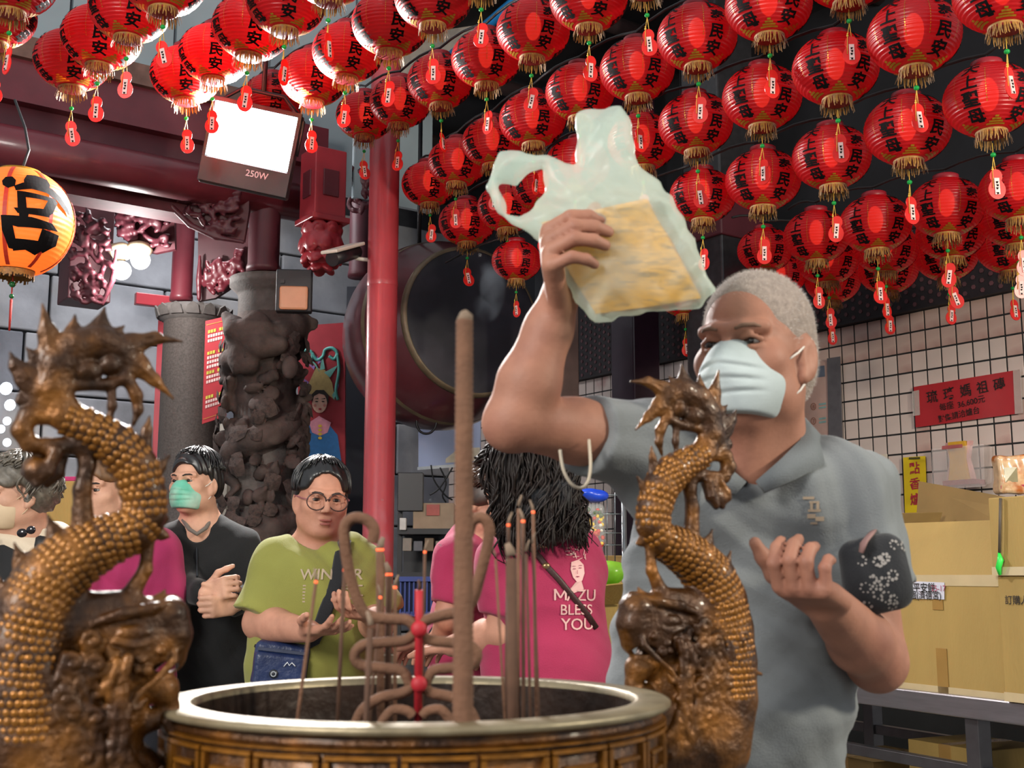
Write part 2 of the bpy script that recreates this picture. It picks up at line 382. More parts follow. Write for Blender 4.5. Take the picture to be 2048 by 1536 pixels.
# glowing balls stand in for light through gaps at the far left of the stone wall (bright gaps seen beside the bronze tail)
m_gap = mat('lit_gap', '#e8f0f8', .5, emit='#e8f2ff', es=1.6)
mb = MB()
for (px, py, r) in ((12, 777, .045), (20, 810, .04), (14, 842, .03), (14, 885, .03), (2, 858, .03)):
    c = P(px, py, 8.15); mb.ball(c, (r, .02, r), 12, 6)
og = mb.build('lit_gap_balls', m_gap); tag(og, kind='structure')
# --- red painted timber on the left: beams along UD
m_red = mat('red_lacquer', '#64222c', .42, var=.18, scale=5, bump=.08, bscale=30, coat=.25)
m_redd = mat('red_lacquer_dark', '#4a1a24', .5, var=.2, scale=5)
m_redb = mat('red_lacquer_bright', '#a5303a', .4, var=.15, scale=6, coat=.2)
G0 = P(600, 300, 7.6); G0.z = 0
def gp(s, h, out=0.): return G0 + UD*s + Vector((0, 0, h)) - VD*out
def beam(n, pl, ptop, pbot, zr, depth, m, x1=640, rnd=False):
    """a beam along UD whose face shows between ptop and pbot at image column pl, at depth line offset zr from G0"""
    o = Vector(G0)-VD*zr
    # depth at which image column pl meets the line o+UD*s
    k = (pl-1024)/F
    def meet(px):
        k = (px-1024)/F; d = Vector((k, FWD.y, 0))
        # solve o + UD*s = t*(k, ?) using y ~ depth relation
        s = (k*o.y/1.0-o.x)/(UD.x-k*UD.y); return s
    s0 = meet(-330); s1 = meet(x1)
    p = o+UD*meet(pl); zd = p.y*FWD.y
    def hh(py):
        a = (768-py)/F; e = (FWD.z+UPV.z*a)/(FWD.y+UPV.y*a); return CAMH+p.y*e
    ht, hb = hh(ptop), hh(pbot); mb = MB()
    if rnd:
        c = (ht+hb)/2; mb.tube([o+UD*s0+Vector((0, 0, c)), o+UD*s1+Vector((0, 0, c))], (ht-hb)/2, 20)
    else:
        a = o+UD*s0; b = o+UD*s1; bk = VD*depth
        mb.hexa([a+Vector((0, 0, hb)), b+Vector((0, 0, hb)), b+bk+Vector((0, 0, hb)), a+bk+Vector((0, 0, hb)), a+Vector((0, 0, ht)), b+Vector((0, 0, ht)), b+bk+Vector((0, 0, ht)), a+bk+Vector((0, 0, ht))])
    t = mb.build('trim_%d' % n, m); tag(t, kind='structure'); return t
beam(30, 200, 160, 245, .10, .30, m_red)
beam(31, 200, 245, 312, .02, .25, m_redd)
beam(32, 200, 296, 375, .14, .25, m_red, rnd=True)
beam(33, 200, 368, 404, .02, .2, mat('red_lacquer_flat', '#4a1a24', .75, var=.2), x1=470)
# pale canopy sheet behind the upper left lanterns
m_can = mat('pale_sheet', '#8d9aa0', .6, var=.12, scale=2)
mb = MB(); a = gp(-4.5, 0, -.1); b = gp(.9, 0, -.1)
for i in range(9):
    s0 = -4.5+i*.62; za = 3.72; zb = 5.2
    mb.box((gp(s0+.3, (za+zb)/2, -.15)), (.60, .04, zb-za), frame(UD, VD, Vector((0, 0, 1))))
cs = mb.build('wall_canopy', m_can); tag(cs, kind='structure')
# rafters under the eave, upper left
m_raf = mat('weathered_timber', '#6b5148', .8, var=.25)
beam(34, 200, 118, 160, .14, .2, m_raf, x1=560)
# awning strip near the top centre, blue edge and pale cloth
m_blue = mat('blue_tarp', '#1d7fc4', .5); m_cloth = mat('pale_awning', '#d8d0c4', .7, transl=.5)
mb = MB(); mb.tube([P(860, 150, 7.9), P(1010, 20, 7.4), P(1140, -90, 7.0)], .035, 8); q = mb.build('trim_40', m_blue); tag(q, kind='structure')
mb = MB(); mb.hexa([P(600, 330, 8.6), P(1010, 30, 8.0), P(1000, 45, 8.1), P(600, 350, 8.7), P(560, 150, 8.6), P(960, -60, 8.0), P(960, -60, 8.1), P(560, 150, 8.7)])
q = mb.build('wall_awning', m_cloth); tag(q, kind='structure')
# ------------------------------------------------------------------ lanterns
LR, LH = .15, .122
def lat(t): return LR*math.cos(t), LH*math.sin(t)
prof = []; NR = 22; T0, T1 = -math.radians(71), math.radians(70)
for i in range(NR*4+1):
    t = T0+(T1-T0)*i/(NR*4); r, z = lat(t); b = abs(math.sin(PI*i/4)); prof.append((r*(1+.0*b)+.0034*b-.0012, z))
m_lan = bpy.data.materials.new('lantern_paper'); m_lan.use_nodes = True
def _lanmat(m, col, emit, es, rough=.34, clear=0.):
    nt = m.node_tree; N = nt.nodes; L = nt.links; b = N['Principled BSDF']
    tc = N.new('ShaderNodeTexCoord'); n = N.new('ShaderNodeTexNoise'); n.inputs['Scale'].default_value = 9; L.new(tc.outputs['Object'], n.inputs['Vector'])
    cr = N.new('ShaderNodeMix'); cr.data_type = 'RGBA'; cr.inputs['A'].default_value = (*col, 1); cr.inputs['B'].default_value = (*[c*.7 for c in col], 1); L.new(n.outputs['Fac'], cr.inputs[0])
    L.new(cr.outputs['Result'], b.inputs['Base Color']); b.inputs['Roughness'].default_value = rough; b.inputs['Specular IOR Level'].default_value = .6
    b.inputs['Emission Color'].default_value = (*emit, 1); b.inputs['Emission Strength'].default_value = es
    b2 = N.new('ShaderNodeTexNoise'); b2.inputs['Scale'].default_value = 40; L.new(tc.outputs['Object'], b2.inputs['Vector'])
    bp = N.new('ShaderNodeBump'); bp.inputs['Strength'].default_value = .25; bp.inputs['Distance'].default_value = .004; L.new(b2.outputs['Fac'], bp.inputs['Height']); L.new(bp.outputs[0], b.inputs['Normal'])
    tl = N.new('ShaderNodeBsdfTranslucent'); tl.inputs['Color'].default_value = (*col, 1); ms = N.new('ShaderNodeMixShader'); ms.inputs[0].default_value = .35
    L.new(b.outputs[0], ms.inputs[1]); L.new(tl.outputs[0], ms.inputs[2]); L.new(ms.outputs[0], N['Material Output'].inputs['Surface'])
    if clear:
        tr = N.new('ShaderNodeBsdfTransparent'); tr.inputs[0].default_value = (1, .25, .2, 1); m3 = N.new('ShaderNodeMixShader'); m3.inputs[0].default_value = clear
        L.new(ms.outputs[0], m3.inputs[1]); L.new(tr.outputs[0], m3.inputs[2]); L.new(m3.outputs[0], N['Material Output'].inputs['Surface'])
_lanmat(m_lan, hx('#b8121c'), (.9, .012, .02), .07, .34, .09)
m_cap = mat('lantern_cap', '#8c1220', .45, var=.1)
m_ink = mat('black_ink', '#080608', .7, var=.1, spec=.15)
m_gold = mat('gold_foil', '#b58a2a', .35, metal=.6, var=.2, scale=60)
m_fringe = mat('gold_fringe', '#8f6420', .55, var=.35, scale=90, sheen=.3)
m_tag = mat('red_plastic_tag', '#e02a24', .3, var=.05, transl=.3)
m_lab = mat('tag_paper', '#d9b9b4', .5, var=.08)
m_bead = mat('green_bead', '#1fa04a', .15, var=.1, transl=.3)
m_cord = mat('cord_gold', '#c9a03c', .6)
m_bulb = mat('bulb_glow', '#ff8060', .5, emit=(1., .16, .09), es=4.0)
me_bulb = MB().ball((0, 0, .0), (.033, .033, .060), 14, 10).mesh('bulb'); me_bulb.materials.append(m_bulb)
def wrap(mb, v, f, phi, tc, h, lift=.0035, sx=1.):
    pts = []
    for x, y in v:
        t = tc+(y-.38)*h/ (LR*.9); r, z = lat(t); r += lift; a = phi+(x*h*sx)/max(r, .05); n = Vector((math.cos(t), 0, math.sin(t)))
        pts.append((r*math.sin(a), -r*math.cos(a), z+lift*math.sin(t)))
    mb.add(pts, f)
me_shade = MB().lathe(prof, 44).mesh('shade'); me_shade.materials.append(m_lan)
me_top = MB().lathe([(.048, .108), (.052, .112), (.052, .135), (.046, .138), (.0, .138)], 24).mesh('top_cap'); me_top.materials.append(m_cap)
me_bot = MB().lathe([(.052, -.108), (.051, -.128), (.047, -.129), (.0, -.127)], 24).mesh('bottom_cap'); me_bot.materials.append(m_cap)
mb = MB(); random.seed(5)
for i in range(64):
    a = 2*PI*i/64+random.gauss(0, .03); r = .0515; l = random.uniform(.028, .044); fl_ = random.uniform(-.002, .010); wd = .0022
    p0 = Vector((r*math.cos(a), r*math.sin(a), -.121)); p1 = p0+Vector((math.cos(a)*fl_, math.sin(a)*fl_, -l*.55)); p2 = p1+Vector((math.cos(a)*fl_*.3+random.gauss(0, .002), math.sin(a)*fl_*.3+random.gauss(0, .002), -l*.45))
    tn = Vector((-math.sin(a), math.cos(a), 0))*wd
    mb.add([p0-tn, p0+tn, p1+tn, p1-tn, p2+tn*.6, p2-tn*.6], [(0, 1, 2, 3), (3, 2, 4, 5)])
mb.lathe([(.0522, -.115), (.0535, -.118), (.0522, -.122)], 24)
me_fringe = mb.mesh('fringe'); me_fringe.materials.append(m_fringe)
me_text = []
for k in range(5):
    mb = MB(); phi = math.radians(22+72*k); body = '國泰民安' if k in (0, 2) else '天上聖母'
    for ch, td in zip(body, (36, 9, -18, -45)):
        v, f = glyphs(ch, .032, 2, .05); v = v-np.array([0, 0]); wrap(mb, v, f, phi, math.radians(td), .060)
    me_text.append(mb.mesh('lettering')); me_text[-1].materials.append(m_ink)
mb = MB()
for k in range(5):
    mid = math.radians(22+36+72*k)
    for j, wdt in enumerate((.030, .022, .014, .006)):          # stepped gold cloud near the bottom
        t0 = math.radians(-66+j*4.4); t1 = math.radians(-66+j*4.4+3.2); pts = []
        for t in (t0, t1):
            r, z = lat(t); r += .005
            for x in (-1, -.3, .3, 1): a = mid+x*wdt/max(r, .04); pts.append((r*math.sin(a), -r*math.cos(a), z-.001))
        mb.add(pts, [(0, 1, 5, 4), (1, 2, 6, 5), (2, 3, 7, 6)])
    for sgn in (-1, 1):                                           # dotted gold lines
        for j in range(14):
            t = math.radians(30-j*4.4); pts = []
            for tt in (t, t+math.radians(2.4)):
                r, z = lat(tt); r += .004
                for x in (-1, 1): a = mid+sgn*math.radians(15)+x*.0013/r; pts.append((r*math.sin(a), -r*math.cos(a), z))
            mb.add(pts, [(0, 1, 3, 2)])
me_gold = mb.mesh('gold_ornament'); me_gold.materials.append(m_gold)
def gourd(n=28):
    pts = []
    for i in range(n):
        a = 2*PI*i/n; x, y = math.sin(a), math.cos(a)
        y2 = y*.040
        rr = .0225*math.sqrt(max(0, 1-((y2+.014)/.026)**2)) if y2 < .006 else .0165*math.sqrt(max(0, 1-((y2-.021)/.0195)**2))
        rr = max(rr, .0085 if abs(y2-.008) < .014 else .0015)
        pts.append((math.copysign(rr, x) if abs(x) > 1e-6 else 0, y2))
    return pts
me_tag = MB().prism(gourd(), (0, -.0012, 0), (1, 0, 0), (0, 0, 1), -.0024).mesh('name_tag'); me_tag.materials.append(m_tag)
mb = MB(); mb.box((0, -.0006, -.006), (.013, .0075, .044))
me_lab = mb.mesh('tag_label'); me_lab.materials.append(m_lab)
mb = MB(); random.seed(9)
for y in (.008, 0, -.008, -.021):
    for s_ in (-1, 1):
        mb.box((random.gauss(0, .0006), s_*.0048-.0006, y-.004), (.0045, .0006, .0050)); mb.box((random.gauss(0, .001), s_*.0048-.0006, y-.002), (.007, .0006, .0011))
me_mark = mb.mesh('label_marks'); me_mark.materials.append(m_ink)
mb = MB(); mb.ball((0, 0, 0), (.0095, .0095, .0085), 12, 8); me_bead = mb.mesh('bead'); me_bead.materials.append(m_bead)
mb = MB(); mb.tube([(0, 0, .05), (0, 0, 0), (.003, 0, -.02), (.006, 0, -.045)], .0013, 5); mb.tube([(0, 0, 0), (-.004, .001, -.022), (-.010, 0, -.055), (-.012, 0, -.11)], .0012, 5); mb.ball((-.009, 0, -.045), .004, 8, 6); mb.ball((-.0085, 0, -.038), .003, 8, 6)
me_cord = mb.mesh('cord'); me_cord.materials.append(m_cord)
def make_lantern(loc, label, yaw, tyaw, size=1., seed=0, lit=True):
    rnd = random.Random(seed)
    t = thing('red_lantern', label, 'lantern', loc, yaw, 'red lanterns hung on strings'); t.scale = (size,)*3
    t.rotation_euler = (rnd.gauss(0, .025), rnd.gauss(0, .025), yaw)
    def ch(n, me, par, loc=(0, 0, 0), rot=(0, 0, 0)):
        o = bpy.data.objects.new(n, me); COL.objects.link(o); o.parent = par; o.location = loc; o.rotation_euler = rot; return o
    sh = ch('shade', me_shade, t); [ch('lettering', q, sh) for q in (me_text[0], me_text[4], me_text[1])]; ch('gold_ornament', me_gold, sh)['kind'] = 'stuff'
    ch('top_cap', me_top, t); ch('bulb', me_bulb, t, (0, 0, .02)) if lit else None; bc = ch('bottom_cap', me_bot, t); ch('fringe', me_fringe, bc, (0, 0, 0), (0, 0, rnd.uniform(0, 6)))
    dz = rnd.uniform(-.012, .012)
    ch('bead', me_bead, t, (0, 0, -.192+dz)); ch('cord', me_cord, t, (0, 0, -.200+dz), (0, 0, tyaw+.5))
    tg = ch('name_tag', me_tag, t, (.004, 0, -.296+dz), (rnd.gauss(0, .06), rnd.gauss(0, .10), tyaw-yaw))
    tg.scale = (1.3,)*3; lb = ch('tag_label', me_lab, tg); ch('label_marks', me_mark, tg)
    return t
ORD = ['first', 'second', 'third', 'fourth', 'fifth', 'sixth', 'seventh', 'eighth', 'ninth', 'tenth']
STR = [
 ('string in the top left corner', [(-10, 30, 160), (28, -38, 168)]),
 ('string left of the floodlight', [(145, 120, 150), (203, 75, 156), (259, 18, 160), (328, -40, 170)]),
 ('string crossing just above the floodlight', [(372, 150, 140), (430, 108, 142), (503, 55, 156), (572, 5, 158), (658, -60, 166)]),
 ('string starting behind the floodlight', [(547, 198, 122), (627, 155, 136), (695, 105, 141), (781, 48, 155), (866, -5, 156), (965, -75, 160)]),
 ('string starting above the red pole', [(730, 232, 116), (800, 205, 122), (880, 163, 132), (972, 118, 140), (1066, 62, 148), (1177, -2, 157), (1290, -75, 165)]),
 ('string starting right of the red pole', [(858, 368, 110), (915, 325, 118), (985, 285, 123), (1065, 240, 135), (1160, 185, 139), (1274, 140, 150), (1394, 75, 160), (1537, 10, 173), (1695, -60, 180)]),
 ('string starting above the drum', [(934, 445, 114), (1015, 415, 121), (1085, 372, 124), (1155, 330, 130), (1285, 284, 140), (1391, 248, 149), (1524, 195, 158), (1671, 138, 171), (1828, 72, 184), (2005, -15, 192)]),
 ('string starting beside the raised arm', [(1033, 522, 100), (1405, 392, 132), (1526, 360, 150), (1663, 315, 156), (1815, 260, 170), (1978, 200, 178)]),
 ('upper row over the tiled wall', [(1633, 473, 131), (1751, 448, 142), (1893, 415, 147), (2036, 382, 152)]),
 ('middle row over the tiled wall', [(1530, 500, 110), (1655, 520, 122), (1772, 497, 126), (1902, 465, 136), (2034, 437, 142)]),
 ('lowest row over the tiled wall', [(1560, 552, 102), (1665, 562, 110), (1776, 540, 118), (1893, 512, 122), (2020, 495, 128)]),
]
m_wire = mat('black_cable', '#191a1c', .6)
def string_depths(arr):
    """lanterns of a string hang at one height (gently rising away); depth follows from that"""
    z0 = [.304*F/w_ for _, _, w_ in arr]; hs = sorted(P(cx, cy, z).z for (cx, cy, _), z in zip(arr, z0)); H = hs[len(hs)//2]; n = len(arr)
    for it in range(14):
        sl = .02*it; out = []
        for i, (cx, cy, w_) in enumerate(arr):
            q = PZ(cx, cy, H+sl*((n-1)/2-i)); out.append((q, w_*(q-CAMP).dot(FWD)/(F*.304)))
        if min((out[i+1][0]-out[i][0]).length-.30*(out[i+1][1]+out[i][1])/2 for i in range(n-1)) > 0: break
    return out
k = 0
for (nm, arr) in STR:
    tops = []
    for i, ((cx, cy, w_), (loc, sz)) in enumerate(zip(arr, string_depths(arr))):
        rr = random.Random(k*13+5)
        lab = 'red paper lantern, %s from the left %s the %s' % (ORD[i], 'in' if 'row' in nm else 'on', nm)
        make_lantern(loc, lab, rr.gauss(0, .06), rr.choice([0, .15, -.3, .5, 1.1, -.7, .2, -.1, 0.3]), sz, k, STR.index((nm, arr)) > 3); tops.append(loc+Vector((0, 0, .165*sz))); k += 1
    a = tops[0]-(tops[1]-tops[0])*.5; b = tops[-1]+(tops[-1]-tops[-2])*.5
    path = []
    pts = [a]+tops+[b]
    for i in range(len(pts)-1):
        for j in range(4): q = pts[i].lerp(pts[i+1], j/4); path.append(q+Vector((0, 0, .02*math.sin(PI*j/4))))
    path.append(pts[-1]); mb = MB(); mb.tube(path, .006, 6)
    for q in tops: mb.tube([q, q-Vector((0, 0, .03))], .003, 5)
    c = mb.build('lantern_cable', m_wire); tag(c, 'black cable carrying the lanterns of the '+nm, 'cable', 'lantern cables')
lo_ = P(1370, 590, .304*F/108); make_lantern(lo_, 'small red paper lantern hanging alone just below the plastic bag', .03, .2, 1., 99)
MB().tube([lo_+Vector((0, 0, .13)), lo_+Vector((0, 0, 1.9))], .003, 6).build('hanging_wire', m_wire); tag(bpy.data.objects['hanging_wire'], 'thin wire from which the single low lantern hangs', 'wire')
# big orange lantern at the left edge
m_or = bpy.data.materials.new('orange_paper'); m_or.use_nodes = True; _lanmat(m_or, hx('#f08030'), (1., .26, .035), .75, .5)
OC = P(33, 445, 5.0); t = thing('orange_lantern', 'large orange lit lantern with one bold black character, left edge', 'lantern', OC); S = 222/2/F*5.0
op_ = []
for i in range(25*4+1):
    tt = -math.radians(68)+math.radians(136)*i/100; b = abs(math.sin(PI*i/4)); op_.append((S*math.cos(tt)**.9*.98+.0015*b, S*.98*math.sin(tt)))
sh = link('shade', MB().lathe(op_, 48).mesh('shade'), m_or, t, False)
mb = MB(); mb.lathe([(.085, .195), (.088, .2), (.086, .22), (.07, .225)], 28); link('top_ring', mb.mesh(), m_gold, t, False)
def sphere_ink(polys, S_):
    """brush strokes (unit-disc coordinates seen from the courtyard) laid onto the paper globe"""
    fc_ = Vector((-OC.x, -OC.y, 0)).normalized(); rc2 = Vector((-fc_.y, fc_.x, 0)); mb = MB()
    for pl in polys:
        bm = bmesh.new(); bm.faces.new([bm.verts.new((x, y, 0)) for x, y in pl]); bmesh.ops.triangulate(bm, faces=bm.faces[:])
        for _ in range(4):
            es = [e for e in bm.edges if e.calc_length() > .10]
            if es: bmesh.ops.subdivide_edges(bm, edges=es, cuts=1); bmesh.ops.triangulate(bm, faces=bm.faces[:])
        bm.verts.index_update(); pts = []
        for v_ in bm.verts:
            x, y = v_.co.x, v_.co.y; tt = math.asin(max(-.98, min(.98, y/.98))); r = S_*math.cos(tt)**.9*.98+.008; sa = max(-.985, min(.985, x*S_/r)); pts.append(rc2*(r*sa)+fc_*(r*math.sqrt(1-sa*sa))+Vector((0, 0, S_*.98*math.sin(tt))))
        mb.add(pts, [[v_.index for v_ in fc2.verts] for fc2 in bm.faces]); bm.free()
    return mb
_k = lambda pts: [((x-33)/112, (446-y)/112) for x, y in pts]
GONG = [[(41, 385), (46, 371), (62, 368), (84, 372), (90, 384), (88, 396), (42, 398)], [(2, 392), (8, 382), (20, 380), (27, 388), (26, 402), (14, 408), (4, 402)],
 [(24, 402), (40, 392), (70, 388), (94, 392), (112, 406), (126, 424), (131, 438), (120, 432), (104, 416), (84, 406), (56, 404), (28, 412)],
 [(30, 412), (45, 412), (50, 448), (40, 456), (33, 446)], [(45, 412), (100, 414), (106, 422), (46, 424)], [(88, 420), (106, 420), (98, 446), (88, 456), (76, 452)], [(26, 448), (92, 440), (92, 456), (34, 458)],
 [(36, 456), (54, 456), (52, 470), (38, 470)], [(4, 464), (22, 466), (34, 508), (36, 524), (22, 522), (8, 492)], [(4, 464), (60, 462), (98, 466), (110, 478), (36, 484), (14, 480)], [(80, 480), (112, 484), (108, 504), (84, 522), (72, 510)], [(28, 505), (80, 503), (86, 516), (70, 528), (52, 522), (30, 526)]]
link('lettering', sphere_ink([_k(pl) for pl in GONG], S).mesh('lettering'), m_ink, sh, False)
mb = MB()
for kk in range(8):
    a = 2*PI*kk/8+.2; pts = []; n = 20
    for i in range(n+1):
        tt = -math.radians(66)+math.radians(132)*i/n; r = S*math.cos(tt)**.9+.003
        for x in (-1, 1): aa = a+x*.008/max(r, .05); pts.append((r*math.sin(aa), -r*math.cos(aa), S*.98*math.sin(tt)))
    mb.add(pts, [(2*i, 2*i+1, 2*i+3, 2*i+2) for i in range(n)])
link('seam', mb.mesh(), mat('orange_seam', '#c63018', .5), sh, False)
mb = MB()
for i in range(90):
    a = 2*PI*i/90; l = random.uniform(.03, .05); p = Vector((.083*math.cos(a), .083*math.sin(a), -.2)); tn = Vector((-math.sin(a), math.cos(a), 0))*.003
    mb.add([p-tn, p+tn, p+tn+Vector((0, 0, -l)), p-tn+Vector((0, 0, -l))], [(0, 1, 2, 3)])
mb.lathe([(.08, -.19), (.085, -.195), (.085, -.21), (.0, -.21)], 28)
link('fringe', mb.mesh(), m_fringe, t, False)
mb = MB(); mb.ball((0, 0, -.265), .013, 12, 8); mb.ball((0, 0, -.315), .010, 12, 8); link('bead', mb.mesh(), mat('dark_green_bead', '#1d5a2e', .2), t, False)
mb = MB(); mb.tube([(0, 0, -.22), (0, 0, -.45)], [.003, .003], 6); mb.tube([(0, 0, -.33), (0, 0, -.46)], [.006, .004], 6); link('tassel', mb.mesh(), mat('red_tassel', '#a0261e', .7), t, False)
mb = MB(); mb.tube([P(44, 340, 5.0)-OC, P(58, 300, 5.05)-OC, P(50, 255, 5.1)-OC, P(30, 200, 5.2)-OC], .006, 6); link('hanging_wire', mb.mesh(), m_wire, t, False)
# ------------------------------------------------------------------ bronze incense burner with two dragon handles
BC = P(834, 1391, 1.33); RIMZ = BC.z; BC = Vector((BC.x, BC.y, 0)); RO, RI = .279, .2395
m_brz = mat('bronze_brown', '#40240a', .40, metal=.4, var=.5, scale=34, bump=.4, bscale=110, col2='#80501a', c2thr=(.45, .66), coat=.15)
m_brz_hi = mat('bronze_gilt', '#905c1c', .34, metal=.5, var=.35, scale=60, bump=.15, bscale=120, coat=.25)
m_rim = mat('worn_brass_rim', '#94876c', .42, metal=.5, var=.25, scale=18, bump=.15, bscale=50, col2='#6b553a', c2thr=(.55, .75))
m_ash = mat('ash', '#3a3634', .95, var=.3, scale=30, bump=.8, bscale=60)
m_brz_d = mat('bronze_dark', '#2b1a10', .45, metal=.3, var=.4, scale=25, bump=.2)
burner = thing('incense_burner', 'large round bronze incense burner with two dragon handles in the foreground', 'burner', BC)
N_ = 96
link('rim', MB().lathe([(RI, RIMZ-.008), (RI+.002, RIMZ-.001), (RI+.005, RIMZ), (RO-.003, RIMZ-.0008), (RO, RIMZ-.003), (RO, RIMZ-.0065), (RO-.003, RIMZ-.009), (RO-.010, RIMZ-.010)], N_, BC).mesh('rim'), m_rim, burner)
body_prof = [(RO-.010, RIMZ-.010), (RO-.014, RIMZ-.012), (RO-.009, RIMZ-.015), (RO-.009, RIMZ-.019), (RO-.014, RIMZ-.021), (RO-.011, RIMZ-.024), (RO-.012, RIMZ-.25), (RO-.03, RIMZ-.29), (RO-.10, RIMZ-.36), (.10, RIMZ-.38), (.09, RIMZ-.42)]
link('bowl', MB().lathe(body_prof, N_, BC).mesh('bowl'), m_brz, burner)
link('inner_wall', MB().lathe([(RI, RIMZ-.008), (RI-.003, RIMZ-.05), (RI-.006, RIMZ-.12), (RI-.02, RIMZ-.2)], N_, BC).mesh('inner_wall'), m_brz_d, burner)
link('ash_bed', MB().lathe([(RI-.003, RIMZ-.075), (RI*.7, RIMZ-.066), (RI*.3, RIMZ-.062), (0, RIMZ-.060)], 48, BC).mesh('ash_bed'), m_ash, burner)
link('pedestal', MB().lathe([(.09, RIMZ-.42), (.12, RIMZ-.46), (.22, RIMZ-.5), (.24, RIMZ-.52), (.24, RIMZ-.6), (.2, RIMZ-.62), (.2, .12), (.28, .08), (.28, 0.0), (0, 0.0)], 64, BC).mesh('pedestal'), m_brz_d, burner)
# raised key-fret bars round the bowl, each bar its own piece
RB = RO-.0105
def bar(a0, a1, z0, z1, nm='fret_bar'):
    n = max(2, int(abs(a1-a0)/.06)+1); v = []; f = []
    for i in range(n+1):
        a = a0+(a1-a0)*i/n
        for (r, z) in ((RB-.003, z0), (RB+.0055, z0+.0008), (RB+.0055, z1-.0008), (RB-.003, z1)): v.append((BC.x+r*math.sin(a), BC.y-r*math.cos(a), z))
    for i in range(n):
        for j in range(3): f.append((4*i+j, 4*(i+1)+j, 4*(i+1)+j+1, 4*i+j+1))
    f += [(0, 1, 2, 3), (4*n+3, 4*n+2, 4*n+1, 4*n)]
    MB().add(v, f).build(nm, m_brz_hi, burner)
zt = RIMZ-.026; th = .0052; U = .52/2.0
for kf in range(-6, 7):
    a = kf*U+.03; w2 = U*.94
    bar(a, a+w2, zt-th, zt); bar(a+.0, a+.02, zt-.075, zt-th); bar(a+w2-.02, a+w2, zt-.055, zt-th)
    bar(a+.05, a+w2-.05, zt-.016-th, zt-.016); bar(a+.05, a+.07, zt-.040, zt-.016-th); bar(a+.05, a+w2-.02, zt-.055-th, zt-.055) ; bar(a+.10, a+w2-.05, zt-.034-th, zt-.034)
bar(-2.2, 2.2, RIMZ-.0235, RIMZ-.0205, 'moulding')
# --- dragon handle, drawn in its own upright plane (a: towards the bowl, n: thickness, b: up)
EDIR = Vector((.883, .468, 0)); NDIR = Vector((EDIR.y, -EDIR.x, 0)); L0 = BC-EDIR*.342
def dp(px, py, n=0.):
    d = FWD + RGT*((px-1024)/F) + UPV*((768-py)/F); t = (L0-CAMP).dot(NDIR)/d.dot(NDIR); q = CAMP+d*t
    return Vector(((q-BC).dot(EDIR), n*K1, q.z))
K1 = 1.17/F
DS = SDF(); q = dp
def ch(pts, rad, n=0., k=8, flat=1.0, op='u'):
    """chain of image points; rad in pixels; n sideways offset in px"""
    M = Matrix.Diagonal((1, flat, 1, 1)); DS.at(M)
    P3 = [q(p[0], p[1], (p[2] if len(p) > 2 else n)/flat) for p in pts]
    rad = [r*K1 for r in rad] if hasattr(rad, '__len__') else [rad*K1]*len(P3)
    DS.chain(P3, rad, op, k*K1); DS.at(None)
neck = [(120, 832), (170, 855), (228, 888), (268, 932), (286, 985), (290, 1028), (264, 1062), (206, 1084), (148, 1116), (98, 1160), (66, 1220), (50, 1295), (44, 1380), (48, 1480), (80, 1600)]
nrad = [28, 37, 44, 46, 44, 42, 44, 52, 60, 68, 74, 80, 86, 92, 100]
ch(neck, nrad, flat=.95)
arc = [(252, 735), (240, 700), (200, 684), (152, 694), (118, 728), (106, 776), (122, 815), (162, 842), (212, 852)]
ch(arc, [18, 28, 36, 38, 38, 36, 32, 26, 17], flat=.75)
DS.ell(q(219, 730), [24*K1, 26*K1, 24*K1], k=4*K1); DS.ell(q(172, 742), [32*K1, 26*K1, 26*K1], k=8*K1)
ch([(150, 772), (205, 770), (245, 760)], [12, 12, 12], flat=1.2); ch([(222, 775), (224, 812), (219, 838)], [10, 9, 6])
ch([(250, 750), (272, 790), (276, 820), (266, 850)], [14, 13, 10, 4])
def fin(pts, r0, ridges=True, flat=.42):
    n = len(pts); rr = [r0*1.3*(1-i/(n-1))**1.0+2.6 for i in range(n)]; ch(pts, rr, flat=flat, k=10)
    if ridges:
        for s in (-1, 1):
            for e in (-.45, .35):
                pp = [(p[0]+e*rr[i]*.7, p[1]+e*rr[i]*.7, s*(rr[i]*flat*.86)) for i, p in enumerate(pts)]; ch(pp, [3.2]*(n-1)+[1.5], k=2.5)
fin([(225, 705), (262, 690), (310, 676), (364, 683)], 26); fin([(205, 690), (228, 668), (248, 652)], 15)
fin([(178, 690), (200, 655), (209, 614)], 27); fin([(140, 700), (146, 660), (150, 629)], 17); fin([(110, 720), (96, 668), (84, 608)], 27)
fin([(95, 740), (70, 715), (51, 695)], 16); fin([(95, 790), (55, 755), (32, 732), (19, 704)], 27); fin([(105, 815), (65, 810), (42, 800), (37, 788)], 19)
fin([(235, 715), (275, 730), (308, 760), (346, 797)], 25); fin([(288, 890), (294, 860), (299, 832)], 12); fin([(296, 958), (318, 935), (340, 910)], 15)
fin([(300, 1030), (322, 1040), (336, 1038)], 13); fin([(300, 1062), (325, 1070), (338, 1074)], 12)
fin([(118, 1105), (108, 1065), (95, 1030)], 20); fin([(165, 1078), (158, 1045), (146, 1018)], 16); fin([(68, 1165), (42, 1125), (28, 1086)], 20); fin([(35, 1230), (10, 1195), (-2, 1155)], 20); fin([(15, 1300), (-18, 1265), (-30, 1225)], 20); fin([(0, 1380), (-40, 1345), (-50, 1300)], 20)
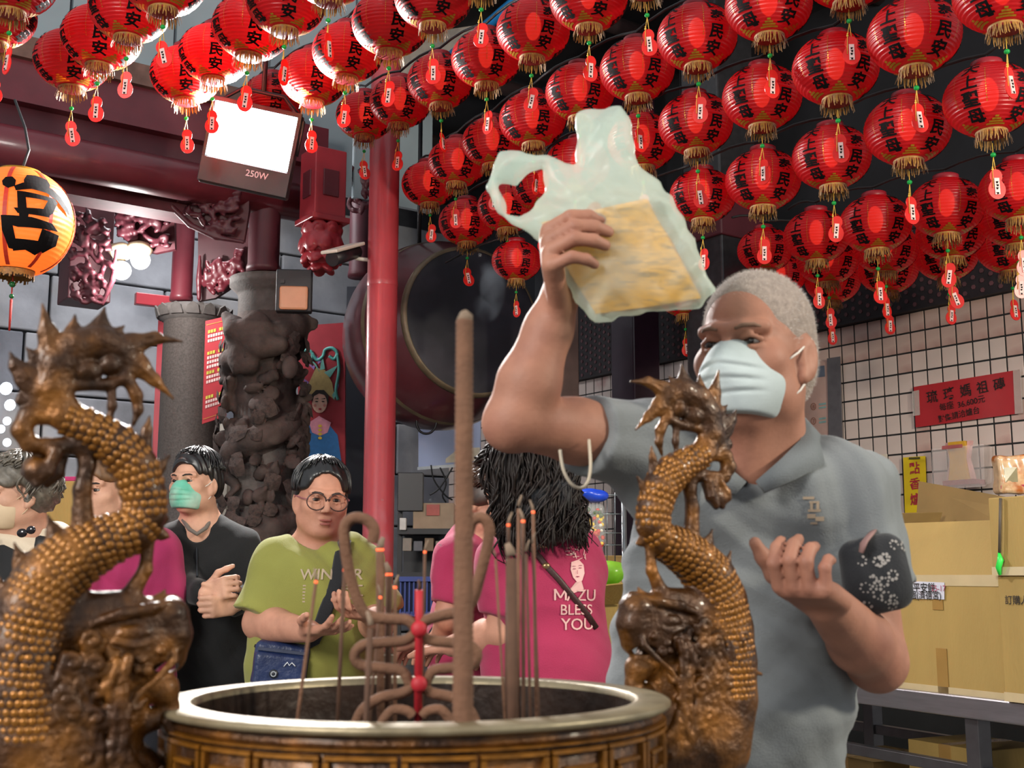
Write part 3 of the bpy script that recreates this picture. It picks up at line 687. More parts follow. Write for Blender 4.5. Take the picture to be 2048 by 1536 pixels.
ch([(90, 836), (55, 832), (42, 860), (58, 888), (95, 893)], [15, 19, 20, 17, 15]); ch([(95, 893), (165, 891)], [18, 20]); DS.ell(q(72, 942), [27*K1]*3, k=5*K1); ch([(110, 905), (92, 945), (72, 968)], [14, 13, 9], n=12); ch([(128, 905), (118, 945), (96, 968)], [13, 12, 8], n=18); ch([(84, 905), (60, 930), (50, 945)], [12, 11, 8], n=14); ch([(110, 905), (92, 945), (72, 968)], [14, 13, 9], n=-14)
ch([(165, 893), (174, 930), (164, 980), (166, 1050)], [18, 17, 18, 22])
ch([(296, 1085), (290, 1140), (258, 1195)], [13, 14, 20])
# head of the dragon
DS.ell(q(165, 1255), [95*K1, 46*K1, 72*K1], k=16*K1); DS.ell(q(230, 1215), [75*K1, 34*K1, 34*K1], k=12*K1)
DS.ell(q(268, 1292), [100*K1, 54*K1, 92*K1], k=14*K1); ch([(290, 1240), (338, 1232), (346, 1268), (340, 1312)], [42, 38, 37, 32], flat=1.1, k=12)
ch([(290, 1360), (325, 1378), (340, 1410)], [36, 32, 20], flat=1.1); DS.ell(q(322, 1332), [34*K1, 60*K1, 13*K1], 's', 6*K1)
fin([(300, 1215), (318, 1200), (330, 1180)], 14); fin([(330, 1215), (345, 1200), (352, 1195)], 10)
for s in (-1, 1):
    ch([(180, 1245, s*40), (235, 1226, s*50), (295, 1216, s*44), (330, 1206, s*30)], [9, 13, 12, 8], k=6)
    DS.ell(q(262, 1264, s*44), [36*K1, 14*K1, 17*K1], k=3*K1); ch([(222, 1282, s*48), (262, 1290, s*52), (300, 1276, s*46)], [6, 8, 6], k=4)
    DS.ell(q(352, 1240, s*20), [13*K1, 12*K1, 12*K1], k=3*K1); DS.ell(q(350, 1262, s*22), [12*K1, 12*K1, 11*K1], k=3*K1)
    ch([(343, 1282, s*30), (338, 1318, s*44), (305, 1352, s*55), (265, 1384, s*58), (240, 1425, s*62), (234, 1470, s*66), (244, 1510, s*66)], [8, 8, 7, 7, 7, 6, 4], k=3)
    for i in range(14):
        rr = random.Random(i*7+3); DS.ell(q(205+rr.random()*110, 1296+rr.random()*50, s*(46+rr.random()*6)), [rr.uniform(7, 13)*K1]*3, k=3*K1)
    ch([(200, 1290, s*50), (215, 1315, s*56), (205, 1340, s*56), (185, 1330, s*55)], [10, 9, 8, 6], k=4)
    for i in range(64):           # mane strands and cloud curls in relief
        rr = random.Random(i*11+2); x0 = rr.uniform(20, 250); y0 = rr.uniform(1300, 1500); pts = []; a = rr.uniform(1.2, 2.0); sp = rr.uniform(-.25, .25)
        for j in range(7): pts.append((x0, y0, s*(64+4*math.sin(j)))); x0 += 22*math.cos(a); y0 += 22*math.sin(a); a += sp*(1+.5*j)
        ch(pts, [11, 11, 10, 9, 8, 7, 4], k=3)
    for i in range(14):
        rr = random.Random(i*5+71); x0, y0 = rr.uniform(30, 210), rr.uniform(1270, 1530); pts = []
        for j in range(12): a = j*.75; r_ = 26-1.9*j; pts.append((x0+r_*math.cos(a), y0+r_*math.sin(a), s*(68+.6*j)))
        ch(pts, 8, k=3)
DS.ell(q(165, 1430), [125*K1, 56*K1, 140*K1], k=20*K1); DS.ell(q(170, 1580), [165*K1, 72*K1, 110*K1], k=20*K1)
ch([(255, 1470), (300, 1440), (335, 1432), (362, 1465), (368, 1560)], [20, 22, 24, 22, 24]); ch([(330, 1440), (348, 1470), (350, 1560)], [16, 14, 14], n=22, k=4); ch([(330, 1440), (348, 1470), (350, 1560)], [16, 14, 14], n=-22, k=4)
dme = DS.mesh(.0017, 'dragon_handle'); dme.materials.append(m_brz)
# scale pieces
mb = MB(); rings = [(1, 0), (.86, .42), (.45, .72)]; v = []; 
for r, z in rings:
    for j in range(8): a = 2*PI*j/8; v.append((r*math.cos(a)*1.0, r*math.sin(a)*.85, z*.55))
v.append((0, 0, .46)); f = [(i*8+j, i*8+(j+1) % 8, (i+1)*8+(j+1) % 8, (i+1)*8+j) for i in range(2) for j in range(8)]+[(16+j, 16+(j+1) % 8, 24) for j in range(8)]
sme = MB().add(v, f, True).mesh('scale'); sme.materials.append(m_brz_hi)
def scale_sites(path, rad, flat, step, size, skip=0):
    out = []; cum = 0; nxt = step; row = 0
    for i in range(len(path)-1):
        a = Vector(path[i]); b = Vector(path[i+1]); L = (b-a).length; t = (b-a)/L; x = nxt-cum
        while x <= L:
            f = x/L; r = rad[i]+(rad[i+1]-rad[i])*f; c = a+t*x; m = max(4, int(PI*r/(size*1.55)))
            for j in range(m):
                th_ = PI*(j+.5+(.5 if row % 2 else 0))/m
                if th_ > PI*.96: continue
                out.append((c, t, r, th_))
            row += 1; x += step; 
        nxt = cum+x; cum += L
    return out
def add_scales(parent, side):
    cnt = 0; restb = MB()
    for path, rad, flat, step, size in ((neck[:14], nrad[:14], .95, 17.5, 10.6), (arc[2:8], [r*.8 for r in [24, 30, 32, 32, 30, 27, 22, 14][1:7]],   .8, 16, 9)):
        for (c, t, r, th_) in scale_sites(path, rad, flat, step, size):
            if c.y > 1490: continue
            for s in (side, -side):
                pn = Vector((-t.y, t.x)); off = math.cos(th_)*r; n = s*math.sin(th_)*r*flat
                w_ = q(c.x+pn.x*off, c.y+pn.y*off, n); ctr = q(c.x, c.y, 0); nz = (w_-ctr).normalized()
                tx = (q(c.x+t.x, c.y+t.y, 0)-ctr).normalized(); tx = (tx-nz*tx.dot(nz)).normalized(); ty = nz.cross(tx)
                nz2 = (nz+tx*.28).normalized(); tx2 = (tx-nz2*tx.dot(nz2)).normalized(); R = frame(tx2, nz2.cross(tx2), nz2)
                sz = size*K1*random.uniform(.9, 1.12)
                if s == side and cnt < 290:
                    o = bpy.data.objects.new('scale', sme); COL.objects.link(o); o.parent = parent; o.matrix_local = Matrix.Translation(w_-nz*.0006) @ R.to_4x4() @ Matrix.Scale(sz, 4); cnt += 1
                else:
                    restb.add([w_-nz*.0006+R @ (Vector(p)*sz) for p in sme_v], f, True)
    o = link('hidden_scales', restb.mesh(), m_brz_hi, parent, False); o['kind'] = 'stuff'
sme_v = v
RD = math.atan2(EDIR.y, EDIR.x)
for i, side in ((0, -1), (1, 1)):
    o = bpy.data.objects.new('dragon_handle', dme); COL.objects.link(o); o.parent = burner; o.rotation_euler = (0, 0, RD+PI*i); o.location = EDIR*(.016*i)
    o['label'] = 'gilded bronze dragon with flaming tail fins, %s side of the bowl' % ('left' if i == 0 else 'right')
    add_scales(o, side)
# ------------------------------------------------------------------ incense
m_inc = mat('incense_brown', '#74513c', .85, var=.15, scale=40, bump=.3, bscale=200)
m_incd = mat('incense_dark', '#5c4030', .85, var=.2, scale=40)
m_ember = mat('ember', '#ff7a4a', .6, emit='#ff5a30', es=1.2)
m_stickred = mat('red_stick', '#b3202c', .6)
m_ashg = mat('ash_tip', '#84705e', .95, var=.2, scale=60)
ASHZ = RIMZ-.07
def base_of(px, z): # where a stick seen at column px and depth z enters the ash
    d = FWD + RGT*((px-1024)/F); k = z/d.y; return Vector((d.x*k, z, ASHZ))
# giant ridged stick
gz = 1.16; top = P(929, 640, gz); t = thing('giant_incense_stick', 'very thick ridged incense stick standing in the middle of the burner', 'incense', base_of(930, gz))
b0 = Vector((P(931, 1430, gz).x, top.y+.0, ASHZ)); pr = []; Ln = (top-b0).length; nseg = int(Ln/.0052)
ax = (top-b0).normalized(); path = []; rad = []
for i in range(nseg*2+1):
    f_ = i/(nseg*2); path.append(b0+ax*Ln*f_); rad.append((.0098-.0018*f_)+(.0005 if i % 2 else -.0003))
MB().tube(path, rad, 20).build('stick', m_inc, t)
MB().tube([top-ax*.002, top+ax*.004+Vector((.001, 0, 0)), top+ax*.009+Vector((-.001, 0, 0))], [.0080, .0072, .0030], 14).build('burnt_tip', m_ashg, t)
# shaped incense: symmetrical looped rod figure with a red core stick
FZ_ = 1.30
def fp(px, py, dz=0.): return P(px, py, FZ_+dz)
fig = thing('looped_incense_figure', 'brown rod incense bent into mirrored loops around a red stick', 'incense', base_of(836, FZ_))
def smooth(pts, n=6):
    out = []; k_ = len(pts)
    for i in range(k_-1):
        p0, p1, p2, p3 = [Vector(pts[min(max(i+d, 0), k_-1)]) for d in (-1, 0, 1, 2)]
        for j in range(n):
            t_ = j/n; out.append(.5*((2*p1)+(-p0+p2)*t_+(2*p0-5*p1+4*p2-p3)*t_**2+(-p0+3*p1-3*p2+p3)*t_**3))
    out.append(Vector(pts[-1])); return out
LP = [(745, 1085), (748, 1058), (733, 1040), (708, 1036), (690, 1052), (690, 1090), (700, 1150), (715, 1200), (735, 1230), (775, 1238), (815, 1240), (833, 1258)]
RP = [(936, 1070), (945, 1042), (965, 1036), (978, 1055), (975, 1090), (960, 1150), (945, 1200), (920, 1222), (880, 1232), (850, 1242), (838, 1258)]
for pts in (LP, RP):
    MB().tube(smooth([fp(*p_) for p_ in pts]), .0062, 12).build('loop_rod', m_inc, fig)
for sg in (-1, 1):
    X = lambda x: 836+sg*(x-836)*(.93 if sg > 0 else 1)
    MB().tube(smooth([fp(X(p_[0]), p_[1], .004) for p_ in ((838, 1262), (860, 1280), (905, 1285), (945, 1290), (963, 1310), (950, 1330), (905, 1336), (868, 1342), (852, 1368))]), .0058, 12).build('loop_rod', m_inc, fig)
    MB().tube(smooth([fp(X(p_[0]), p_[1], .002) for p_ in ((842, 1368), (865, 1385), (910, 1395), (945, 1418), (960, 1445))]), .0058, 12).build('loop_rod', m_inc, fig)
    MB().tube(smooth([fp(X(p_[0]), p_[1], -.004) for p_ in ((846, 1432), (858, 1422), (885, 1420), (905, 1440), (908, 1455))]), .0055, 12).build('loop_rod', m_inc, fig)
MB().tube([fp(836, 1460), fp(838, 1250), fp(838, 1180)], .0045, 10).build('core_stick', m_stickred, fig)
MB().tube([fp(838, 1180), fp(839, 1168), fp(837, 1162), fp(840, 1160)], [.002, .0018, .0018, .001], 6).build('wick', m_incd, fig)
for py in (1258, 1368): MB().ball(fp(838, py, -.006), (.009, .006, .009), 12, 8).build('red_tie', m_stickred, fig)
# thin sticks
STICKS = [  # foot px, top px, top py, depth, width px, ember, who
 (600, 634, 1148, 1.28, 7, 1, 'standing left of the looped figure, leftmost of all'), (682, 690, 1125, 1.36, 8, 1, 'standing second from the left edge of the bowl'), (738, 742, 1235, 1.14, 12, 0, 'short and thick, before the left loop'),
 (770, 760, 1085, 1.42, 16, 1, 'thick bundle stick smoking beside the red pole'), (786, 778, 1135, 1.44, 14, 1, 'second smoking stick beside the red pole'), (848, 850, 1090, 1.45, 6, 1, 'thin, directly behind the red core stick'),
 (1016, 990, 1100, 1.30, 5, 0, 'leaning left of the right hand bundle'), (1010, 1017, 1035, 1.34, 7, 1, 'bent ash tip, leftmost of right bundle'), (1026, 1022, 1098, 1.26, 22, 0, 'thickest of the right hand bundle'),
 (1036, 1037, 1000, 1.40, 7, 0, 'tallest straight one of the right bundle'), (1046, 1046, 1028, 1.37, 8, 1, 'straight with glowing end in the right bundle'), (1062, 1052, 1090, 1.33, 6, 0, 'slanting to the right at its foot'), (1072, 1066, 1010, 1.41, 7, 1, 'curved ash tip, right bundle'), (1080, 1064, 1075, 1.36, 5, 0, 'thinnest at the right of the bundle'),
 (745, 762, 1180, 1.38, 6, 1, 'thin, between left loop and thick stick'), (796, 790, 1160, 1.40, 8, 1, 'right of the two smoking sticks')]
for i, (fx, tx, ty, z, wp, em, who) in enumerate(STICKS):
    tp_ = P(tx, ty, z); bs = base_of(fx, z); bs.y = tp_.y+ (0.01 if i % 2 else -.01); r = wp*z/F/2
    t = thing('incense_stick', 'brown incense stick, '+who, 'incense', bs, 0., 'incense sticks in the burner')
    ax = (tp_-bs).normalized(); e = tp_-ax*.010
    MB().tube([bs, e], r, 8).build('stick', m_incd if i % 3 else m_inc, t)
    if em: MB().tube([e, e+ax*.003], r*1.02, 8).build('ember', m_ember, t)
    bend = Vector((.004 if i % 2 else -.004, 0, 0)); MB().tube([e+ax*.003, e+ax*.009+bend*.3, e+ax*.016+bend*1.], [r*.95, r*.85, r*.5], 8).build('ash_tip', m_ashg, t)
# ------------------------------------------------------------------ people
from mathutils.bvhtree import BVHTree
def skinmat(n, c, c2): return mat(n, c, .6, var=.12, scale=22, bump=.08, bscale=160, col2=c2, c2thr=(.5, .8), spec=.4)
sk_man = skinmat('skin_tan', '#a3715c', '#8d5b4c'); sk_w = skinmat('skin_warm', '#c08a72', '#b07862'); sk_l = skinmat('skin_light', '#c99a82', '#b98670')
m_eye = mat('eye_white', '#857d77', .2, var=.03); m_iris = mat('eye_dark', '#1c1310', .12, var=.05); m_lip = mat('lips', '#9c5a50', .45, var=.08)
m_brow = mat('brow_hair', '#2a211d', .7, var=.2, scale=200)
def cloth(n, c, c2=None, rough=.85, bump=.25): return mat(n, c, rough, var=.07, scale=9, bump=bump, bscale=420, sheen=.15, col2=c2)
def HM(c, yaw, pitch=0., roll=0., sc=1.):
    """head matrix: local +y is the face; yaw 0 looks at the camera (-Y), + turns to image left"""
    return Matrix.Translation(c) @ (Matrix.Rotation(PI-yaw, 4, 'Z') @ Matrix.Rotation(pitch, 4, 'X') @ Matrix.Rotation(roll, 4, 'Y')) @ Matrix.Scale(sc, 4)
def head_prims(S, M, full=1.0, lids=True):
    S.at(M)
    S.ell((0, -.018, .034), (.077, .098, .086), k=.01); S.ell((0, .014, -.046), (.061*full, .073, .076), k=.03); S.ell((0, .056, -.099), (.026*full, .024, .020), k=.025)
    for s in (-1, 1):
        S.ell((s*.040, .052, -.026), (.027*full, .026, .026), k=.02); S.ell((s*.047, .010, -.070), (.020*full, .04, .03), k=.025)
    S.chain([(-.046, .070, .018), (-.02, .083, .015), (0, .085, .012), (.02, .083, .015), (.046, .070, .018)], .010, k=.012)
    for s in (-1, 1): S.ell((s*.032, .092, -.004), (.018, .013, .011), 's', .014)
    S.chain([(0, .082, .010), (0, .094, -.014), (0, .106, -.034)], [.0065, .008, .0105], k=.010)
    for s in (-1, 1):
        S.ell((s*.0125, .096, -.039), (.0085, .010, .0075), k=.006); S.ell((s*.006, .101, -.047), (.003, .006, .003), 's', .002)
        S.chain([(s*.018, .0815, .001), (s*.032, .0855, .0045), (s*.046, .0765, -.001)], .0036, k=.004)
        S.chain([(s*.020, .081, -.0105), (s*.032, .0835, -.0125), (s*.045, .0755, -.0095)], .0032, k=.005)
    S.ell((0, .089, -.066), (.021, .009, .006), k=.006); S.ell((0, .086, -.079), (.018, .010, .0075), k=.006); S.ell((0, .097, -.0725), (.024, .008, .0018), 's', .003)
    for s in (-1, 1):
        S.ell((s*.078, -.010, -.016), (.010, .019, .034), k=.008, R=Matrix.Rotation(s*.35, 3, 'Z')); S.ell((s*.089, -.004, -.014), (.007, .011, .020), 's', .005, R=Matrix.Rotation(s*.35, 3, 'Z')); S.ell((s*.077, .0, -.044), (.007, .010, .011), k=.005)
    S.at(None)
def face_bits(par, M, brow=True, lips=True, eyes=True, browmat=None, es=1.):
    W = lambda p: M @ Vector(p); R = M.to_3x3(); R.normalize() if hasattr(R, 'normalize') else None; sc = M.to_scale()[0]; Rn = M.to_quaternion().to_matrix()
    for s in (-1, 1):
        if eyes:
            e = MB().ball(W((s*.032, .0735, -.0042)), (.0130*sc*es, .0112*sc, .0062*sc*es), 16, 10, Rn).build('eye', m_eye, par)
            MB().ball(W((s*.0315, .0836, -.0042)), (.0066*sc*es, .0032*sc, .0054*sc*es), 12, 6, Rn).build('iris', m_iris, e)
        if brow: MB().tube([W((s*.013, .0955, .013)), W((s*.024, .0945, .017)), W((s*.038, .0865, .0185)), W((s*.051, .0735, .0145))], [.0022*sc, .0032*sc, .003*sc, .0012*sc], 8).build('eyebrow', browmat or m_brow, par)
    if lips:
        MB().ball(W((0, .0925, -.0668)), (.0205*sc, .0062*sc, .0042*sc), 16, 8, Rn).ball(W((0, .0905, -.0785)), (.0175*sc, .0068*sc, .0055*sc), 16, 8, Rn).build('lips', m_lip, par)
def hand_prims(S, W, d, n, tside, curl=(20, 30, 20), spread=.06, sc=1., thumb=(.5, .5), k=.006):
    """W wrist, d towards the knuckles, n out of the palm, tside: +1/-1 side of the thumb along d x n"""
    W = Vector(W); d = Vector(d).normalized(); n = Vector(n); n = (n-d*n.dot(d)).normalized(); s = d.cross(n)*tside
    pw = W+d*.048*sc; R = frame(s, d, n)
    S.box(pw, (.039*sc, .048*sc, .0135*sc), .012*sc, k=.014*sc, R=R); S.ell(W+d*.03*sc+s*.022*sc+n*.008*sc, (.018*sc, .03*sc, .014*sc), k=.01*sc, R=R)
    ln = [.074, .082, .076, .060]
    cu = curl if hasattr(curl[0], '__len__') else [curl]*4
    for i in range(4):
        base = W+d*(.092-(.006 if i == 3 else 0))*sc+s*((1.5-i)*.0205)*sc; dd = (d+s*spread*(1.5-i)).normalized(); p = base-d*.012*sc; pts = [p, base]; a = 0
        for j, (f_, c) in enumerate(zip((.46, .31, .23), cu[i])):
            a += math.radians(c); v_ = dd*math.cos(a)+n*math.sin(a); pts.append(pts[-1]+v_*ln[i]*f_*sc)
        r0 = (.0092, .0095, .0092, .0080)[i]*sc; S.chain(pts, [r0*1.05, r0*1.04, r0, r0*.93, r0*.78], k=.003*sc)
    tb = W+d*.022*sc+s*.030*sc+n*.006*sc; td = (d*.62+s*.72+n*thumb[0]).normalized(); t2 = (d*.9+s*.35+n*thumb[1]).normalized()
    p1 = tb+td*.042*sc; p2 = p1+t2*.030*sc; p3 = p2+t2*.024*sc; S.chain([tb, p1, p2, p3], [.0150*sc, .0118*sc, .0105*sc, .0085*sc], k=.008*sc)
def bvh_of(o): 
    me = o.data; v = np.empty(len(me.vertices)*3, np.float32); me.vertices.foreach_get('co', v)
    return BVHTree.FromPolygons([tuple(q_) for q_ in v.reshape(-1, 3)], [tuple(p.vertices) for p in me.polygons])
def on_surf(bv, p, d, lift=.002):
    h = bv.ray_cast(Vector(p)-Vector(d)*.5, Vector(d), 1.2); return (h[0]+h[1]*lift) if h[0] is not None else None
def cast_px(bv, px, py, lift=.002):
    d = (FWD + RGT*((px-1024)/F) + UPV*((768-py)/F)).normalized(); h = bv.ray_cast(CAMP, d, 20)
    if h[0] is None: return None
    n = h[1] if h[1].dot(d) < 0 else -h[1]; return h[0]+n*lift
def cast_text(mb, bv, body, o, ax, ay, size, d, bold=.02, lift=.0025, sx=1.):
    v, f = glyphs(body, bold, 0); o = Vector(o); ax = Vector(ax).normalized(); ay = Vector(ay).normalized(); pts = []; last = o
    for x, y in v:
        h = on_surf(bv, o+ax*(x*size*sx)+ay*((y-.38)*size), d, lift); last = h or last; pts.append(last)
    mb.add(pts, f)
def cast_poly(mb, bv, pts2, o, ax, ay, d, lift=.002):
    P_ = []
    for x, y in pts2:
        h = on_surf(bv, Vector(o)+Vector(ax)*x+Vector(ay)*y, d, lift)
        if h is None: return
        P_.append(h)
    mb.add(P_, [tuple(range(len(P_)))])
def folds(A, dirs):
    """cloth relief: warped waves"""
    def fn(X, Y, Z):
        o = 0
        for (ux, uy, uz, fr, ph, am) in dirs:
            fr = fr*2.5 if fr < 50 else fr
            u = X*ux+Y*uy+Z*uz; w_ = np.sin(X*11+Y*7+ph)*.05+np.sin(Z*9+ph*2+X*5)*.05
            s_ = np.sin((u+w_)*fr+ph); o = o+am*(np.abs(s_)**1.6*np.sign(s_))*(.6+.4*np.sin(X*6+Z*7+ph*3))
        return A*o
    return fn
def torso(S, hip, chest, neck, shL, shR, fx, w=1., dep=1., belly=0., k=.05):
    """clothed trunk from hip to shoulders; fx: facing vector"""
    fx = Vector(fx).normalized(); rx = fx.cross(Vector((0, 0, 1))).normalized(); R = frame(rx, fx, Vector((0, 0, 1)))
    hip = Vector(hip); chest = Vector(chest); mid = hip.lerp(chest, .45)+fx*(.012+belly*.5)
    S.ell(hip, (.168*w, .122*dep, .15), k=k, R=R); S.ell(mid, (.155*w, (.115+belly)*dep, .17), k=k, R=R); S.ell(chest, (.160*w, .112*dep, .16), k=k, R=R)
    S.chain([shL, Vector(chest)+Vector((0, 0, .10)), shR], [.055, .085, .055], k=k); S.chain([shL, neck, shR], [.048, .048, .048], k=.04)
def legs(par, hip, fx, m, feet_m, w=1.):
    fx = Vector(fx).normalized(); rx = fx.cross(Vector((0, 0, 1))).normalized(); hip = Vector(hip); S = SDF()
    S.ell(hip, (.16*w, .125, .13), R=frame(rx, fx, Vector((0, 0, 1))), k=.03)
    for s in (-1, 1):
        a = hip+rx*s*.085*w-Vector((0, 0, .04)); kn = Vector((a.x, a.y, .48))+rx*s*.01+fx*.02; an = Vector((kn.x, kn.y, .09))-fx*.03; S.chain([a, kn, an], [.088*w, .066*w, .055], k=.03)
    S.mesh_ = S.mesh(.012, 'trousers'); link('trousers', S.mesh_, m, par)
    for s in (-1, 1):
        a = hip+rx*s*.095*w; T = SDF(); c = Vector((a.x, a.y, .045))+fx*.05; T.ell(c, (.048, .13, .05), R=frame(rx, fx, Vector((0, 0, 1)))); T.cutplane((0, 0, .004), (0, 0, -1)); link('shoe', T.mesh(.01, 'shoe'), feet_m, par)
m_shoe = mat('dark_shoe', '#1e1c1c', .6)
def hair_cap(S, M, grow=.012, front=.055, low=-.055, oval=(.060, .075, .088), oz=-.038):
    """hair over the cranium with an oval hairline round the face"""
    S.at(M); S.ell((0, -.020, .038), (.077+grow, .098+grow, .084+grow), k=.01); S.ell((0, -.045, -.010), (.074+grow, .070+grow, .07), k=.03)
    S.ell((0, .085, oz), oval, 's', .012); S.box((0, .085, -.10), (.2, .08, .12), .02, 's', .015); S.box((0, .0, -.22+low), (.2, .3, .17), .01, 's', .01); S.at(None)
def locks(mb, M, n, grow=.016, th0=(.1, .5), th1=1.7, hang=.10, wave=.010, freq=3.0, r=.005, az=(0, 2*PI), seed=1, face=.75, nside=5, seg=14):
    """locks that follow the cranium from the crown, then hang; az 0 = face direction, none fall over the face below th = face"""
    sc = M.to_scale()[0]
    for i in range(n):
        rr = random.Random(seed*977+i); a = rr.uniform(*az); t0 = rr.uniform(*th0); fr = abs(((a+PI) % (2*PI))-PI); e1 = th1 if fr > 1.15 else min(th1, face+rr.uniform(0, .25)+.55*max(0, fr-.45)); ph = rr.uniform(0, 6); fq = freq*rr.uniform(.7, 1.3); g = grow+rr.uniform(-.006, .008); pts = []; h_ = hang*rr.uniform(.6, 1.15) if fr > 1.15 else 0
        for j in range(seg+1):
            t = j/seg; L = (e1-t0)*.095; tot = L+h_; s_ = t*tot; wv = wave*min(1, t*1.6)
            th = t0+min(s_, L)/.095; da = wv/.09*math.sin(fq*2*PI*t+ph); dr = wv*math.cos(fq*2*PI*t+ph)
            x = (.077+g+dr)*math.sin(th)*math.sin(a+da); y = (.098+g+dr)*math.sin(th)*math.cos(a+da)-.02; z = .036+(.086+g+dr*.3)*math.cos(th)
            if s_ > L: z -= (s_-L)
            pts.append(M @ Vector((x, y, z)))
        mb.tube(pts, [r*sc*(.75+.25*math.sin(PI*j/seg))*(1 if j < seg-1 else .5) for j in range(seg+1)], nside)
def strands(mb, M, n, root, flow, r=.003, seg=8, seed=1, taper=.4, nside=5):
    """n tubes; root(rng)->local point, flow(p,t,rng)->local step"""
    for i in range(n):
        rr = random.Random(seed*1000+i); p = Vector(root(rr)); pts = [p.copy()]; st = {}
        for j in range(seg): p = p+Vector(flow(p, j/seg, rr, st)); pts.append(p.copy())
        sc = M.to_scale()[0]; mb.tube([M @ q_ for q_ in pts], [r*sc*(1-(1-taper)*j/seg) for j in range(seg+1)], nside)
def mask(par, M, m, low=-.104, top=-.014, loopm=None, w=.066):
    S = SDF(); S.at(M); S.ell((0, .034, -.060), (w, .072, .064), k=.01); S.ell((0, .074, -.040), (.030, .048, .040), k=.03); S.ell((0, .06, -.095), (.034, .036, .024), k=.03)
    S.box((0, .0, top+.10), (.2, .3, .10), .0, 's', .004, R=Matrix.Rotation(.22, 3, 'X')); S.box((0, -.045, -.06), (.2, .075, .2), .0, 's', .004); S.box((0, .0, low-.105), (.2, .3, .10), .0, 's', .004, R=Matrix.Rotation(.05, 3, 'X')); S.at(None)
    Mi = np.array(M.inverted())
    def pl(X, Y, Z):
        zz = Mi[2, 0]*X+Mi[2, 1]*Y+Mi[2, 2]*Z+Mi[2, 3]; xx = Mi[0, 0]*X+Mi[0, 1]*Y+Mi[0, 2]*Z+Mi[0, 3]; o = 0
        for c in (-.040, -.060, -.080): u = zz-(c+.06)*(1-5*np.abs(xx)) +.06; o = o+.0020*np.exp(-(u/.0028)**2)-.0012*np.exp(-((u-.006)/.004)**2)
        return o*np.clip((.056-np.abs(xx))/.02, 0, 1)
    S.disp = pl; o = link('face_mask', S.mesh(.0022 if M.to_scale()[0] > 1.02 else .0032, 'face_mask'), m, par)
    W = lambda p: M @ Vector(p)
    for s in (-1, 1):
        MB().tube([W((s*.060, .036, -.030)), W((s*.074, .015, -.012)), W((s*.083, -.012, .012)), W((s*.084, -.028, .006))], .0016, 6).tube([W((s*.058, .034, -.088)), W((s*.074, .008, -.065)), W((s*.083, -.022, -.030)), W((s*.084, -.030, .0))], .0016, 6).build('ear_loop', loopm or m, o)
    return o
# ================= the man in the grey polo shirt
ZM = 1.83
man = thing('person', 'person in grey polo shirt and pale blue mask lifting a plastic bag', 'person', (P(1462, 1150, 1.85).x, P(1462, 1150, 1.85).y, 0))
HMm = HM(P(1508, 702, ZM), math.radians(35), math.radians(2), math.radians(-1), 1.04)
shA = P(1268, 885, 1.80); elA = P(1032, 838, 1.67); wrA = P(1118, 600, 1.68)          # raised arm, image left
shB = P(1702, 985, 1.86); elB = P(1752, 1318, 1.80); wrB = P(1652, 1205, 1.63)         # bent arm, image right
nk = P(1530, 945, 1.88); chest = P(1480, 1120, 1.90); hip = P(1462, 1600, 1.90)
S = SDF(); head_prims(S, HMm, 1.06)
S.cone(HMm @ Vector((0, -.03, -.055)), nk, .060, .068, k=.03); S.cone(HMm @ Vector((0, .03, -.09)), P(1500, 930, 1.82), .03, .04, k=.03)
S.chain([shA, nk-Vector((0, 0, .03)), shB], [.045, .055, .045], k=.04); S.ell(chest, (.14, .085, .17), k=.05); S.ell(P(1508, 950, 1.875), (.06, .045, .06), k=.04)
S.chain([shA, shA.lerp(elA, .5), elA], [.048, .045, .041], k=.02); S.chain([elA, elA.lerp(wrA, .3), elA.lerp(wrA, .75), wrA], [.041, .043, .033, .028], k=.015)
S.ell(elA+Vector((-.012, 0, -.012)), (.030, .03, .03), k=.02)
S.chain([shB, elB], [.052, .044], k=.02); S.chain([elB, elB.lerp(wrB, .35), wrB], [.044, .045, .030], k=.015)
S.ell(elB+Vector((.004, .0, -.012)), (.032, .032, .032), k=.02)
hand_prims(S, wrA, Vector((-.15, -.80, .55)), Vector((1, -.10, .12)), 1, ((62, 38, 18), (64, 40, 20), (66, 42, 20), (70, 44, 24)), .02, 1.08, (.5, .9))
hand_prims(S, wrB, P(1600, 1172, 1.555)-wrB, Vector((.10, .1, 1)), 1, ((48, 55, 30), (54, 60, 30), (58, 64, 34), (64, 68, 38)), .02, 1.0, (.5, .8))
mb_ = link('body', S.mesh(.0036, 'body'), sk_man, man)
face_bits(mb_, HMm, True, False, True, mat('grey_brow', '#7d5f4e', .8), .82)
